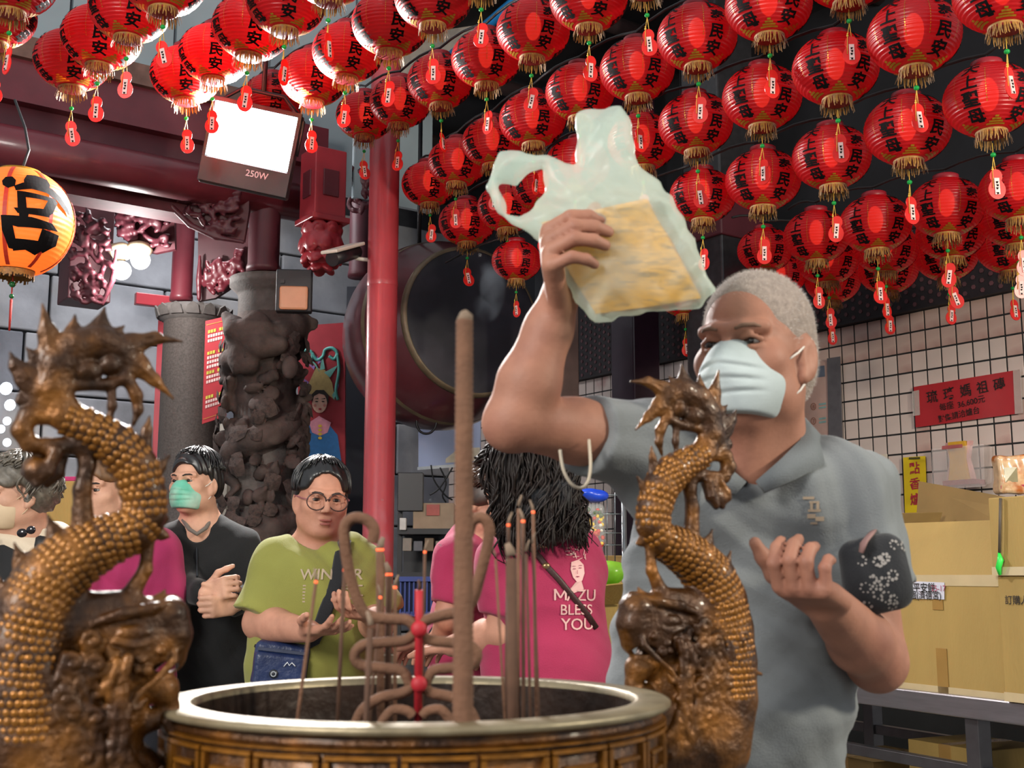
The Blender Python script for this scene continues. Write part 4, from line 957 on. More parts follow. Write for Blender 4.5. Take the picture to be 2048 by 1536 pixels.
# cropped grey hair: thin shell and stubble
m_hair_g = mat('cropped_grey_hair', '#a8988e', .9, var=.2, scale=120, bump=.6, bscale=600)
H = SDF(); H.at(HMm); H.ell((0, -.020, .036), (.0785, .0995, .0875), k=.01); H.ell((0, -.05, -.02), (.071, .070, .07), k=.03)
H.box((0, .135, .0), (.12, .075, .072), .03, 's', .02, R=Matrix.Rotation(-.35, 3, 'X')); H.box((0, .125, -.06), (.12, .095, .075), .03, 's', .02); H.box((0, .06, -.11), (.12, .09, .09), .02, 's', .012); H.box((0, 0, -.23), (.2, .2, .14), .01, 's', .01); H.at(None)
hr = link('hair', H.mesh(.003, 'hair'), m_hair_g, man)
mb = MB(); me = hr.data; rr = random.Random(4); nv = len(me.vertices)
ctr = HMm @ Vector((0, -.02, .02))
for i in range(5200):
    v_ = me.vertices[rr.randrange(nv)]; p = v_.co; n_ = v_.normal.normalized()
    if (p-ctr).dot(n_) < 0: continue
    n_ = (n_+Vector((rr.gauss(0, .25), rr.gauss(0, .25), rr.gauss(0, .25)))).normalized(); t_ = n_.orthogonal().normalized()*.0004
    mb.add([p-t_, p+t_, p+n_*rr.uniform(.003, .0055)], [(0, 1, 2)])
o = link('stubble', mb.mesh(), mat('grey_stubble', '#c9c0ba', .8), hr); o['kind'] = 'stuff'
m_maskb = mat('mask_pale_blue', '#b4bfc0', .75, var=.05, scale=30, bump=.1, bscale=500)
mask(man, HMm, m_maskb, loopm=mat('mask_loop', '#d6cfc6', .7), w=.0665)
# polo shirt
m_polo = cloth('polo_grey', '#74787a')
S = SDF(); fxm = Vector((-.12, -1, 0))
hemA = shA.lerp(elA, .42); S.chain([shA+Vector((.02, 0, -.005)), hemA], [.066, .064], k=.03)
hemB = P(1737, 1180, 1.82); S.chain([shB, hemB], [.066, .078], k=.03)
S.box(hemB+(hemB-shB).normalized()*.10, (.14, .14, .10), 0, 's', .004, R=(hemB-shB).to_track_quat('Z', 'Y').to_matrix())
S.box(hemA+(elA-shA).normalized()*.10, (.14, .14, .10), 0, 's', .004, R=(elA-shA).to_track_quat('Z', 'Y').to_matrix())
torso(S, hip, chest, nk, shA.lerp(shB, .10), shB.lerp(shA, .05), fxm, 1.12, 1.0, .02)
S.ell(P(1455, 1330, 1.90), (.185, .13, .20), k=.06); S.ell(P(1350, 985, 1.84), (.075, .06, .07), k=.06); S.ell(P(1640, 985, 1.88), (.075, .06, .06), k=.06)
S.ell(P(1515, 1000, 1.855), (.115, .075, .065), k=.05)
# open V neck
S.chain([P(1530, 860, 1.80), P(1508, 895, 1.74), P(1500, 945, 1.72)], [.052, .034, .007], 's', .008); S.cone(HMm @ Vector((0, -.02, -.02)), nk+Vector((0, 0, .02)), .066, .066, 's', .012)
S.disp = folds(.0062, [(.75, .2, .62, 26, .4, 1.0), (.55, 0, -.83, 21, 1.9, .7), (.1, .3, .95, 34, 3.1, .45)])
shirt = link('polo_shirt', S.mesh(.0048, 'polo_shirt'), m_polo, man)
bv = bvh_of(shirt)
m_polo_c = cloth('polo_collar', '#6a6f72')
def strip(pts_a, pts_b, th, name, m, par):
    """thin folded cloth between two edge lines"""
    mb = MB(); n = len(pts_a); v = []
    for a, b in zip(pts_a, pts_b):
        a = Vector(a); b = Vector(b); nn = Vector((0, -1, .2)).normalized()*th; v += [a+nn, b+nn, b-nn, a-nn]
    f = []
    for i in range(n-1):
        for j in range(4): f.append((4*i+j, 4*i+(j+1) % 4, 4*i+4+(j+1) % 4, 4*i+4+j))
    f += [(0, 3, 2, 1), (4*n-4, 4*n-3, 4*n-2, 4*n-1)]
    mb.add(v, f, True); return mb.build(name, m, par)
strip([P(1590, 815, 1.93), P(1608, 838, 1.87), P(1600, 880, 1.82), P(1560, 920, 1.775), P(1512, 962, 1.745)], [P(1592, 850, 1.955), P(1640, 870, 1.88), P(1648, 930, 1.80), P(1590, 960, 1.765), P(1530, 985, 1.75)], .004, 'collar', m_polo_c, shirt)
strip([P(1450, 860, 1.80), P(1440, 895, 1.78), P(1462, 940, 1.755), P(1492, 965, 1.745)], [P(1415, 870, 1.82), P(1402, 915, 1.79), P(1425, 975, 1.76), P(1470, 990, 1.75)], .004, 'collar', m_polo_c, shirt)
pl = [cast_px(bv, x, y, .003) for x, y in ((1488, 968), (1482, 1005))]
if all(pl): MB().ball(pl[0], (.005, .003, .005), 12, 6).build('button', mat('dark_button', '#23272a', .3), shirt)
m_logo = mat('tan_embroidery', '#a08d78', .8)
mb = MB(); o_ = P(1630, 1012, 1.77)
for txt, dy, sz in (('卍', .0, .020), ('國泰', -.016, .0),): pass
for (x, y, w_, h_) in ((-.008, .012, .016, .004), (.0, .006, .014, .003), (-.004, .001, .004, .012), (.005, .001, .004, .012), (0, -.006, .018, .0035), (-.004, -.014, .012, .006), (.008, -.018, .012, .006), (0, -.024, .010, .003)):
    cast_poly(mb, bv, [(x-w_/2, y-h_/2), (x+w_/2, y-h_/2), (x+w_/2, y+h_/2), (x-w_/2, y+h_/2)], o_, (1, 0, 0), (0, 0, 1), (0, 1, 0), .0022)
mb.build('chest_emblem', m_logo, shirt)
MB().tube(smooth([P(1120, 900, 1.63), P(1127, 940, 1.62), P(1143, 968, 1.62), P(1162, 976, 1.63), P(1176, 962, 1.64), P(1181, 930, 1.65), P(1178, 880, 1.68)]), .0024, 8).build('sleeve_cord', mat('cream_cord', '#b9ac98', .8), shirt)
legs(man, Vector((hip.x, hip.y, .84)), fxm, cloth('man_trousers', '#2b2d33'), m_shoe)
# patterned black pouch worn on the bent arm
pc = P(1750, 1146, 1.735); po = thing('pouch', 'black pouch with white flower print hanging on the bent arm', 'pouch', pc)
S = SDF(); Rp = Matrix.Rotation(-.12, 3, 'Y'); S.box(pc, (.047, .026, .053), .024, R=Rp, k=.01); S.ell(pc+Vector((0, -.012, -.01)), (.040, .024, .045), k=.02)
S.disp = folds(.003, [(.8, 0, .6, 60, .2, 1.), (.3, .2, .9, 80, 1.5, .6)])
pb = link('pouch_body', S.mesh(.0035, 'pouch_body'), cloth('black_print_cloth', '#14161c'), po); bp_ = bvh_of(pb)
mb = MB(); rr = random.Random(12); mp = mat('white_print', '#8f8a86', .8)
for i in range(17):
    cx, cy = rr.uniform(-.042, .042), rr.uniform(-.048, .048); a0 = rr.uniform(0, 6); R_ = rr.uniform(.005, .0075); na = rr.choice([5, 6, 7])
    for j in range(na):
        a = a0+j*.9; x, y = cx+R_*math.cos(a), cy+R_*math.sin(a); r_ = rr.uniform(.0012, .0027)
        cast_poly(mb, bp_, [(x+r_*math.cos(b*PI/3), y+r_*math.sin(b*PI/3)) for b in range(6)], pc, (1, 0, 0), (0, 0, 1), (0, 1, 0), .001)
o = mb.build('flower_print', mp, pb); o['kind'] = 'stuff'
MB().tube([P(1722, 1105, 1.70), P(1728, 1085, 1.70), P(1740, 1070, 1.74), P(1748, 1060, 1.80)], [(.008, .003)]*4, 8).build('strap', mat('pink_strap', '#8a6a66', .8), po)
# ================= plastic bag with gold paper
ZB = 1.66
def poly_sdf(poly):
    A = np.array(poly, float); B = np.roll(A, -1, 0)
    def fn(X, Z):
        d = np.full(np.broadcast(X, Z).shape, 1e9); s_ = np.ones_like(d)
        for (ax_, az), (bx_, bz) in zip(A, B):
            ex, ez = bx_-ax_, bz-az; wx, wz = X-ax_, Z-az; h = np.clip((wx*ex+wz*ez)/(ex*ex+ez*ez), 0, 1); d = np.minimum(d, (wx-ex*h)**2+(wz-ez*h)**2)
            c1 = Z >= az; c2 = Z < bz; c3 = ex*wz > ez*wx; fl_ = (c1 & c2 & c3) | (~c1 & ~c2 & ~c3); s_ = np.where(fl_, -s_, s_)
        return s_*np.sqrt(d)
    return fn
def puff(poly_px, z, T, name, disp=None, vox=.0035, hole=None, tilt=0.):
    """inflated sheet whose outline is poly_px at depth z"""
    c = P(sum(p[0] for p in poly_px)/len(poly_px), sum(p[1] for p in poly_px)/len(poly_px), z); rx = Vector((1, 0, 0)); uz = Vector((0, 0, 1))
    loc = lambda p: ((P(p[0], p[1], z)-c).dot(rx), (P(p[0], p[1], z)-c).z)
    pf = poly_sdf([loc(p) for p in poly_px]); hf = poly_sdf([loc(p) for p in hole]) if hole else None
    S = SDF(); xs = [loc(p)[0] for p in poly_px]; zs = [loc(p)[1] for p in poly_px]
    def fn(X, Y, Z):
        X, Y, Z = np.broadcast_arrays(X, Y, Z); d = pf(X, Z); 
        if hf is not None: d = np.maximum(d, -hf(X, Z))
        h = T*np.sqrt(np.clip(-d, 0, .05)/.05)+.0012
        off = .006*np.sin(X*38+Z*22)+.004*np.sin(Z*61-X*17); return np.maximum(d, (np.abs(Y-off-tilt*Z)-h)*.75)
    S._put(fn, (min(xs), -T-.03, min(zs)), (max(xs), T+.03, max(zs)), 'u', .002)
    S.disp = disp; me = S.mesh(vox, name); me.transform(Matrix.Translation(c)); return me, c
m_bag = bpy.data.materials.new('thin_green_plastic'); m_bag.use_nodes = True; nt = m_bag.node_tree; N = nt.nodes; L = nt.links; b = N['Principled BSDF']
b.inputs['Base Color'].default_value = (*hx('#eef5ee'), 1); b.inputs['Roughness'].default_value = .3
tr = N.new('ShaderNodeBsdfTransparent'); tr.inputs[0].default_value = (.92, 1, .93, 1); tl = N.new('ShaderNodeBsdfTranslucent'); tl.inputs[0].default_value = (*hx('#eefaef'), 1)
m1 = N.new('ShaderNodeMixShader'); m1.inputs[0].default_value = .5; m2 = N.new('ShaderNodeMixShader'); m2.inputs[0].default_value = .62
L.new(b.outputs[0], m1.inputs[1]); L.new(tl.outputs[0], m1.inputs[2]); L.new(m1.outputs[0], m2.inputs[1]); L.new(tr.outputs[0], m2.inputs[2]); L.new(m2.outputs[0], N['Material Output'].inputs['Surface'])
bagp = [(975, 370), (983, 322), (998, 294), (1030, 300), (1085, 314), (1152, 325), (1152, 260), (1152, 212), (1185, 205), (1246, 202), (1262, 248), (1268, 305), (1300, 345), (1345, 400), (1385, 490), (1424, 590), (1396, 622), (1330, 626), (1260, 640), (1188, 655), (1160, 622), (1120, 545), (1085, 485), (1030, 452), (995, 425)]
hole = [(1000, 366), (1028, 366), (1086, 336), (1092, 375), (1068, 412), (1040, 440), (1014, 424)]
def wr(X, Y, Z): return .0022*np.sin(X*120+Z*60+3*np.sin(Z*40))+.0016*np.sin(X*60-Z*150+2*np.sin(X*50))
me, bc_ = puff(bagp, ZB, .034, 'bag_film', wr, .0038, hole)
bagt = thing('plastic_bag', 'pale green translucent plastic carrier bag held up in the raised hand', 'bag', bc_)
link('bag_film', me, m_bag, bagt)
m_goldp = mat('gold_paper', '#e89c0c', .45, var=.3, scale=12, col2='#8a5f20', c2thr=(.5, .7), stretch=(6, 1, 30))
pap = thing('gold_paper_bundle', 'yellow joss paper bundle seen through the plastic bag', 'paper', P(1250, 510, ZB))
pp = [(1085, 445), (1190, 420), (1292, 400), (1345, 490), (1400, 596), (1300, 612), (1195, 625), (1140, 545)]
c0 = P(1245, 510, ZB+.012)
for i in range(6):
    t_ = i/6; pts = [P(x+3*math.sin(i*2+x), y+3*math.cos(i*3+y), ZB+.016-.006*i) for x, y in pp]; pts2 = [p+Vector((0, .0045, 0)) for p in pts]
    mbp = MB(); mbp.add(pts+pts2, [tuple(range(8)), tuple(range(15, 7, -1))]+[(j, j+8, (j+1) % 8+8, (j+1) % 8) for j in range(8)]); mbp.build('paper_sheaf', m_goldp, pap)
# ------------------------------------------------------------------ the other people
UPZ = Vector((0, 0, 1))
m_hblk = mat('black_hair', '#0f0d0e', .38, var=.3, scale=120, spec=.7, stretch=(1, 1, .2)); m_hbrn = mat('brown_hair', '#3a2418', .45, var=.35, scale=80, spec=.6); m_hgry = mat('grey_hair', '#5d564c', .5, var=.4, scale=60, spec=.6)
# ===== woman in the lime T-shirt
ZG = 3.43; g0 = P(630, 1150, ZG)
wg = thing('person', 'person in lime green T-shirt and round glasses with a crossbody bag', 'person', (g0.x, g0.y, 0))
Hg = HM(P(643, 996, ZG), math.radians(-20), math.radians(-5), math.radians(-2), .90)
nk = P(640, 1092, ZG+.03); sL = P(553, 1132, ZG); sR = P(718, 1132, ZG+.02); eL = P(520, 1246, ZG-.05); wL = P(618, 1262, ZG-.28); eR = P(752, 1250, ZG-.02); wR = P(752, 1236, ZG-.26)
ch_ = P(635, 1185, ZG+.02); hp = P(628, 1385, ZG+.02); fg = Vector((.15, -1, 0))
S = SDF(); head_prims(S, Hg, 1.16); S.at(Hg); S.ell((0, .035, -.100), (.045, .035, .022), k=.03); S.at(None)
S.cone(Hg @ Vector((0, -.03, -.06)), nk, .054, .064, k=.03); S.chain([sL, nk-UPZ*.03, sR], [.05, .07, .05], k=.05); S.ell(ch_, (.13, .09, .15), k=.05)
for a, b_, c in ((sL, eL, wL), (sR, eR, wR)): S.chain([a, b_], [.052, .046], k=.02); S.chain([b_, b_.lerp(c, .35), c], [.046, .046, .030], k=.02)
hand_prims(S, wL, P(672, 1258, ZG-.36)-wL, Vector((.25, -.15, 1)), 1, ((12, 18, 12), (8, 16, 10), (4, 14, 10), (0, 14, 10)), .09, .95, (.45, .2))
hand_prims(S, wR, P(706, 1226, ZG-.33)-wR, Vector((-.35, -.5, .25)), 1, ((20, 30, 20),)*4, .04, .95, (.3, .3))
bg_ = link('body', S.mesh(.0046, 'body'), sk_w, wg); face_bits(bg_, Hg)
S = SDF(); m_lime = cloth('lime_cotton', '#8d8c40')
for a, b_ in ((sL, sL.lerp(eL, .86)), (sR, sR.lerp(eR, .86))):
    S.chain([a, b_], [.066, .088], k=.03); S.box(b_+(b_-a).normalized()*.10, (.14, .14, .10), 0, 's', .006, R=(b_-a).to_track_quat('Z', 'Y').to_matrix())
torso(S, hp, ch_, nk, sL, sR, fg, 1.08, 1.12, .03); S.ell(P(628, 1300, ZG), (.185, .15, .2), k=.06); S.ell(P(638, 1180, ZG-.06), (.13, .08, .10), k=.06)
S.cone(Hg @ Vector((0, -.02, -.03)), nk+UPZ*.012, .07, .080, 's', .01)
S.disp = folds(.0075, [(.5, .2, .8, 20, .8, 1.), (-.7, .1, .7, 17, 2.2, .7), (.9, .1, .1, 26, 4., .35)])
tg_ = link('t_shirt', S.mesh(.0068, 't_shirt'), m_lime, wg); bvg = bvh_of(tg_)
mb = MB(); axg = Vector((1, .12, 0)).normalized(); og_ = P(675, 1148, ZG)
cast_text(mb, bvg, 'WINNER', og_, axg, UPZ, .040, (0, 1, 0), .015, .003, 1.05)
for r_ in range(6): cast_poly(mb, bvg, [(-.075, -.030-r_*.0085), (.085-(r_ % 3)*.02, -.030-r_*.0085), (.085-(r_ % 3)*.02, -.034-r_*.0085), (-.075, -.034-r_*.0085)], og_, axg, UPZ, (0, 1, 0), .003)
mb.build('chest_print', mat('faded_print', '#b8a58a', .8), tg_)
# hair with parting, tied back
S = SDF(); hair_cap(S, Hg, .010, .05, -.02, (.066, .075, .092), -.012); S.at(Hg); S.ell((-.03, -.075, -.075), (.035, .035, .045), k=.02); S.at(None)
S.disp = folds(.0012, [(1, .3, .2, 170, .3, 1.), (.4, .9, .3, 210, 1., .6)])
hg = link('hair', S.mesh(.004, 'hair'), m_hblk, wg)
mb = MB(); locks(mb, Hg, 330, .009, (.05, .45), 1.75, .0, .003, .8, .0034, seed=3, face=.52); mb.build('combed_locks', m_hblk, hg)
# glasses
gl = thing('glasses', 'round brown framed glasses on the face above the lime T-shirt', 'glasses', Hg @ Vector((0, .1, 0))); mf = mat('brown_frame', '#3a2622', .3)
Rg = Hg.to_quaternion().to_matrix()
for s in (-1, 1):
    c = Hg @ Vector((s*.034, .104, -.010)); MB().tube([c+Rg @ Vector((.027*math.cos(a*PI/12), -.004*abs(math.cos(a*PI/12)), .0235*math.sin(a*PI/12))) for a in range(24)], .0019, 6, closed=True).build('rim', mf, gl)
    MB().lathe([(0, 0), (.0255, 0)], 20, c, Rg @ Matrix.Rotation(PI/2, 3, 'X') @ Matrix.Diagonal((1, .9, 1))).build('lens', mat('clear_lens', '#404040', .02, var=0, alpha=.03), gl)
    MB().tube([Hg @ Vector((s*.060, .100, -.004)), Hg @ Vector((s*.074, .075, -.002)), Hg @ Vector((s*.083, .0, .004)), Hg @ Vector((s*.084, -.02, -.01))], .0018, 6).build('temple', mat('pink_temple', '#9a5a62', .4), gl)
MB().tube([Hg @ Vector((-.008, .104, -.004)), Hg @ Vector((0, .108, -.001)), Hg @ Vector((.008, .104, -.004))], .0016, 6).build('bridge', mf, gl)
legs(wg, Vector((hp.x, hp.y, .80)), fg, cloth('grey_trousers', '#33343a'), m_shoe, 1.1)
# crossbody bag
bgp = P(562, 1330, ZG-.17); cb = thing('crossbody_bag', 'navy blue nylon crossbody bag at the hip of the lime T-shirt', 'bag', bgp)
Rb = Matrix.Rotation(.12, 3, 'Y') @ rotz(.1)
S = SDF(); S.box(bgp, (.074, .035, .062), .018, R=Rb); S.box(bgp+Rb @ Vector((0, -.036, -.012)), (.068, .016, .045), .012, R=Rb, k=.008); S.disp = folds(.002, [(.8, 0, .6, 70, .2, 1.)])
nb = link('bag_body', S.mesh(.004, 'bag_body'), mat('navy_nylon', '#1e2c52', .38, var=.15, scale=30, bump=.3, bscale=60), cb)
MB().box(bgp+Rb @ Vector((0, -.038, .040)), (.13, .006, .008), Rb).build('zip', mat('zip_grey', '#4a5064', .4, metal=.5), cb)
MB().lathe([(0, .004), (.011, .004), (.012, 0)], 20, bgp+Rb @ Vector((-.012, -.054, -.020)), Rb @ Matrix.Rotation(PI/2, 3, 'X')).build('badge', mat('badge_dark', '#20242c', .4), cb)
MB().lathe([(.005, .0045), (.0075, .0045)], 20, bgp+Rb @ Vector((-.012, -.0545, -.020)), Rb @ Matrix.Rotation(PI/2, 3, 'X')).build('badge_ring', mat('badge_pale', '#9aa0a8', .5), cb)
MB().tube([bgp+Rb @ Vector(p) for p in ((.012, -.055, .002), (.020, -.055, .014), (.026, -.055, .006), (.032, -.055, .014), (.042, -.055, .006))], .0016, 6).build('embroidery', mat('white_thread', '#cfd4dc', .7), cb)
pth = []
for x, y in ((692, 1062), (688, 1085), (682, 1115), (674, 1150), (664, 1185), (652, 1220), (640, 1255), (628, 1280)):
    p = cast_px(bvg, x, y, .008); 
    if p: pth.append(p)
pth.append(bgp+Vector((.07, -.01, .06)))
MB().tube(pth, [(.019, .0025)]*len(pth), 8, flat=(0, -1, .1)).build('strap', cloth('black_webbing', '#15161a'), cb)
MB().tube([bgp+Vector((-.07, 0, .05)), P(530, 1290, ZG-.12), P(534, 1270, ZG-.10)], .006, 6).build('strap_end', cloth('black_webbing', '#15161a'), cb)
# ===== man in the black hooded jacket
ZK = 4.2; k0 = P(425, 1150, ZK); bm_ = thing('person', 'person in black zip hooded jacket and green mask with folded hands', 'person', (k0.x, k0.y, 0))
Hk = HM(P(389, 964, ZK), math.radians(20), math.radians(2), 0, .93)
nk = P(402, 1046, ZK+.04); sL = P(345, 1088, ZK); sR = P(482, 1092, ZK+.02); eL = P(360, 1178, ZK-.10); wL = P(412, 1186, ZK-.25); eR = P(510, 1195, ZK-.06); wR = P(468, 1208, ZK-.24); ch_ = P(412, 1150, ZK+.02); hp = P(425, 1330, ZK+.02); fk = Vector((-.3, -1, 0))
S = SDF(); head_prims(S, Hk, 1.08); S.cone(Hk @ Vector((0, -.03, -.06)), nk, .058, .064, k=.03); S.chain([sL, nk-UPZ*.04, sR], [.05, .07, .05], k=.05); S.ell(ch_, (.12, .09, .15), k=.04)
for a, b_, c in ((sL, eL, wL), (sR, eR, wR)): S.chain([a, b_, c], [.046, .042, .028], k=.02)
hand_prims(S, wL, P(448, 1176, ZK-.28)-wL, Vector((.1, 1, -.1)), 1, ((48, 62, 35),)*4, .02, .95, (.3, .7)); hand_prims(S, wR, P(425, 1214, ZK-.30)-wR, Vector((-.1, 1, .1)), -1, ((50, 65, 35),)*4, .02, .95, (.3, .7))
bk = link('body', S.mesh(.005, 'body'), sk_l, bm_); face_bits(bk, Hk, True, False); mask(bm_, Hk, mat('mask_green', '#63b59c', .75, var=.12, scale=20, col2='#b9d4c4', c2thr=(.5, .75)), loopm=mat('mask_loop', '#d6cfc6', .7))
S = SDF(); m_blk = cloth('black_fleece', '#0b0d10', None, .9)
for a, b_, c in ((sL, eL, wL), (sR, eR, wR)): S.chain([a, b_, b_.lerp(c, .8)], [.062, .058, .046], k=.03)
torso(S, hp, ch_, nk, sL, sR, fk, 1.05, 1.05, .01); S.chain([P(372, 1052, ZK+.02), P(402, 1058, ZK+.10), P(436, 1050, ZK+.04)], [.03, .04, .03], k=.03); S.cone(Hk @ Vector((0, 0, -.03)), P(395, 1062, ZK-.04), .066, .04, 's', .01)
S.disp = folds(.009, [(.6, .2, .75, 18, .4, 1.), (-.6, .1, .75, 22, 2., .7)])
jk = link('hooded_jacket', S.mesh(.0075, 'hooded_jacket'), m_blk, bm_); bvk = bvh_of(jk)
zp = [p for p in (cast_px(bvk, x, y, .003) for x, y in ((393, 1072), (394, 1100), (394, 1130), (394, 1155))) if p]
if len(zp) > 1: MB().tube(zp, .004, 6).build('zip', mat('zip_dark', '#34383c', .4, metal=.6), jk)
MB().tube([P(366, 1040, ZK-.02), P(378, 1058, ZK-.06), P(394, 1068, ZK-.075), P(412, 1056, ZK-.05), P(424, 1036, ZK)], .007, 8).build('grey_collar', cloth('grey_jersey', '#6d665f'), jk)
S = SDF(); hair_cap(S, Hk, .010, .05, -.01, (.066, .075, .088), -.026); S.disp = folds(.003, [(1, .3, .4, 150, .3, 1.), (.4, .9, .3, 190, 1., .8)]); hk = link('hair', S.mesh(.0045, 'hair'), m_hblk, bm_)
mb = MB(); locks(mb, Hk, 210, .010, (.05, .8), 1.45, .0, .003, 1.2, .0036, seed=5, face=.62); mb.build('short_locks', m_hblk, hk)
legs(bm_, Vector((hp.x, hp.y, .80)), fk, cloth('navy_trousers', '#161a24'), m_shoe)
# ===== pink polo shirts
m_pink = cloth('pink_polo', '#a3264f'); m_pinkd = cloth('pink_collar', '#8f2148'); m_wprint = mat('pale_print', '#d6a8a4', .8); m_wpipe = mat('white_piping', '#d9c6c6', .8)
ZP = 3.0; p0 = P(1090, 1150, ZP); pw = thing('person', 'person with long wavy dark hair in pink polo, back to the camera', 'person', (p0.x, p0.y, 0))
Hp = HM(P(1046, 988, ZP), math.radians(128), math.radians(-14), 0, 1.0); fp_ = Vector((-.62, .78, 0))
nk = P(1085, 1072, ZP+.02); sL = P(1008, 1128, ZP-.02); sR = P(1150, 1112, ZP+.10); eL = P(1012, 1262, ZP-.04); wL = P(905, 1292, ZP+.12); eR = P(1100, 1250, ZP+.24); wR = P(1010, 1285, ZP+.18); ch_ = P(1090, 1170, ZP+.04); hp = P(1092, 1385, ZP+.04)
S = SDF(); head_prims(S, Hp, 1.05); S.cone(Hp @ Vector((0, -.03, -.06)), nk, .055, .062, k=.03); S.chain([sL, nk-UPZ*.03, sR], [.05, .06, .05], k=.05); S.ell(ch_, (.12, .09, .14), k=.04)
for a, b_, c in ((sL, eL, wL), (sR, eR, wR)): S.chain([a, b_], [.05, .043], k=.02); S.chain([b_, b_.lerp(c, .35), c], [.043, .042, .028], k=.02)
hand_prims(S, wL, P(862, 1300, ZP+.20)-wL, Vector((0, -.2, -1)), 1, ((15, 25, 15),)*4, .05, .92, (.2, .2)); hand_prims(S, wR, P(970, 1300, ZP+.24)-wR, Vector((0, -.2, -1)), -1, ((15, 25, 15),)*4, .05, .92, (.2, .2))
bp2 = link('body', S.mesh(.0046, 'body'), sk_w, pw); face_bits(bp2, Hp)
S = SDF()
for a, b_ in ((sL, sL.lerp(eL, .74)), (sR, sR.lerp(eR, .74))):
    S.chain([a, b_], [.064, .070], k=.03); S.box(b_+(b_-a).normalized()*.10, (.14, .14, .10), 0, 's', .005, R=(b_-a).to_track_quat('Z', 'Y').to_matrix())
torso(S, hp, ch_, nk, sL, sR, fp_, .98, 1.1, .01); S.ell(P(1098, 1330, ZP+.03), (.16, .15, .16), k=.06); S.ell(P(1130, 1160, ZP+.02), (.09, .10, .13), k=.06)
S.disp = folds(.006, [(.5, .2, .8, 22, .8, 1.), (-.7, .1, .7, 19, 2.2, .6), (.2, .1, .95, 40, 1., .3)])
tp2 = link('polo_shirt', S.mesh(.0064, 'polo_shirt'), m_pink, pw); bvp = bvh_of(tp2)
MB().tube([P(1048, 1070, ZP-.075), P(1075, 1062, ZP-.07), P(1105, 1054, ZP-.035), P(1120, 1048, ZP+.02)], [(.018, .004)]*4, 8, flat=(0, -1, 0)).build('collar', m_pinkd, tp2)
MB().tube([P(1046, 1082, ZP-.078), P(1075, 1076, ZP-.075), P(1106, 1067, ZP-.04), P(1124, 1058, ZP+.02)], .0018, 6).build('collar_piping', m_wpipe, tp2)
ob = P(1146, 1212, ZP); axp = Vector((1, .15, 0)).normalized()
mb = MB(); om = ob+Vector((0, 0, .030)); hM = .0135; xm = -.049; wM = .026
for (xa, ya, xb, yb) in ((0, -1, 0, 1), (1, -1, 1, 1), (0, 1, .5, -.6), (.5, -.6, 1, 1)):
    n_ = 5
    for j in range(n_):
        t0, t1 = j/n_, (j+1)/n_; p0_ = (xm+wM*(xa+(xb-xa)*t0), hM*(ya+(yb-ya)*t0)); p1_ = (xm+wM*(xa+(xb-xa)*t1), hM*(ya+(yb-ya)*t1)); cast_poly(mb, bvp, [(p0_[0]-.0024, p0_[1]), (p0_[0]+.0024, p0_[1]), (p1_[0]+.0024, p1_[1]), (p1_[0]-.0024, p1_[1])], om, axp, UPZ, (0, 1, 0), .003)
mb.build('back_lettering', m_wprint, tp2)
for i, (txt, dy, sz) in enumerate((('AZU', .0, .040), ('BLESS', -.0345, .036), ('YOU', -.069, .042))):
    mb = MB(); cast_text(mb, bvp, txt, ob+Vector((0, 0, dy+.030))+axp*(.003*i if i else .016), axp, UPZ, sz*.95, (0, 1, 0), .006, .003, .95); mb.build('back_lettering', m_wprint, tp2)
mb = MB(); of = P(1150, 1140, ZP)    # line-art face print above the lettering
face = [(-.014, .018), (-.016, .0), (-.010, -.018), (.0, -.030), (.012, -.026), (.018, -.008), (.016, .012), (.004, .024)]
cast_poly(mb, bvp, face, of, axp, UPZ, (0, 1, 0), .003)
for i in range(16):
    rr = random.Random(i+40); x0, y0 = rr.uniform(-.030, .024), rr.uniform(.022, .052); a = rr.uniform(-.4, 2.6); l = rr.uniform(.008, .016); w_ = .0016
    cast_poly(mb, bvp, [(x0, y0), (x0+l*math.cos(a), y0+l*math.sin(a)), (x0+l*math.cos(a)-w_*math.sin(a), y0+l*math.sin(a)+w_*math.cos(a)), (x0-w_*math.sin(a), y0+w_*math.cos(a))], of, axp, UPZ, (0, 1, 0), .003)
cast_poly(mb, bvp, [(-.004, -.030), (.010, -.026), (.016, -.046), (-.022, -.060), (-.026, -.056)], of, axp, UPZ, (0, 1, 0), .003); o = mb.build('back_print', m_wprint, tp2); o['kind'] = 'stuff'
mb = MB()
for (x, y, w_, h_) in ((-.007, .002, .007, .0014), (.007, .004, .007, .0014), (-.008, .008, .008, .001), (.008, .010, .008, .001), (.001, -.016, .007, .0022), (.0, -.006, .0012, .008)):
    cast_poly(mb, bvp, [(x-w_/2, y-h_/2), (x+w_/2, y-h_/2), (x+w_/2, y+h_/2), (x-w_/2, y+h_/2)], of, axp, UPZ, (0, 1, 0), .0042)
o = mb.build('print_features', m_pinkd, tp2); o['kind'] = 'stuff'
pth = [p for p in (cast_px(bvp, x, y, .004) for x, y in ((1048, 1088), (1070, 1105), (1092, 1132), (1118, 1160), (1146, 1195), (1172, 1228), (1190, 1256))) if p]
sbag = thing('shoulder_strap', 'thin brown braided bag strap across the pink polo back', 'strap', pth[0]); MB().tube(pth, [(.0075, .003)]*len(pth), 8, flat=(0, -1, 0)).build('braid', mat('brown_leather', '#3a1c1c', .5, var=.4, scale=200), sbag)
MB().ball(pth[2], (.010, .006, .008), 10, 8).build('buckle', mat('brass_buckle', '#a08560', .3, metal=.8), sbag)
mb = None
S = SDF(); hair_cap(S, Hp, .012, .05, -.04); S.at(Hp); S.ell((0, -.06, -.05), (.078, .065, .10), k=.05); S.at(None); S.disp = folds(.004, [(.8, .5, .2, 95, .3, 1.), (.5, .8, .3, 120, 1., .8)])
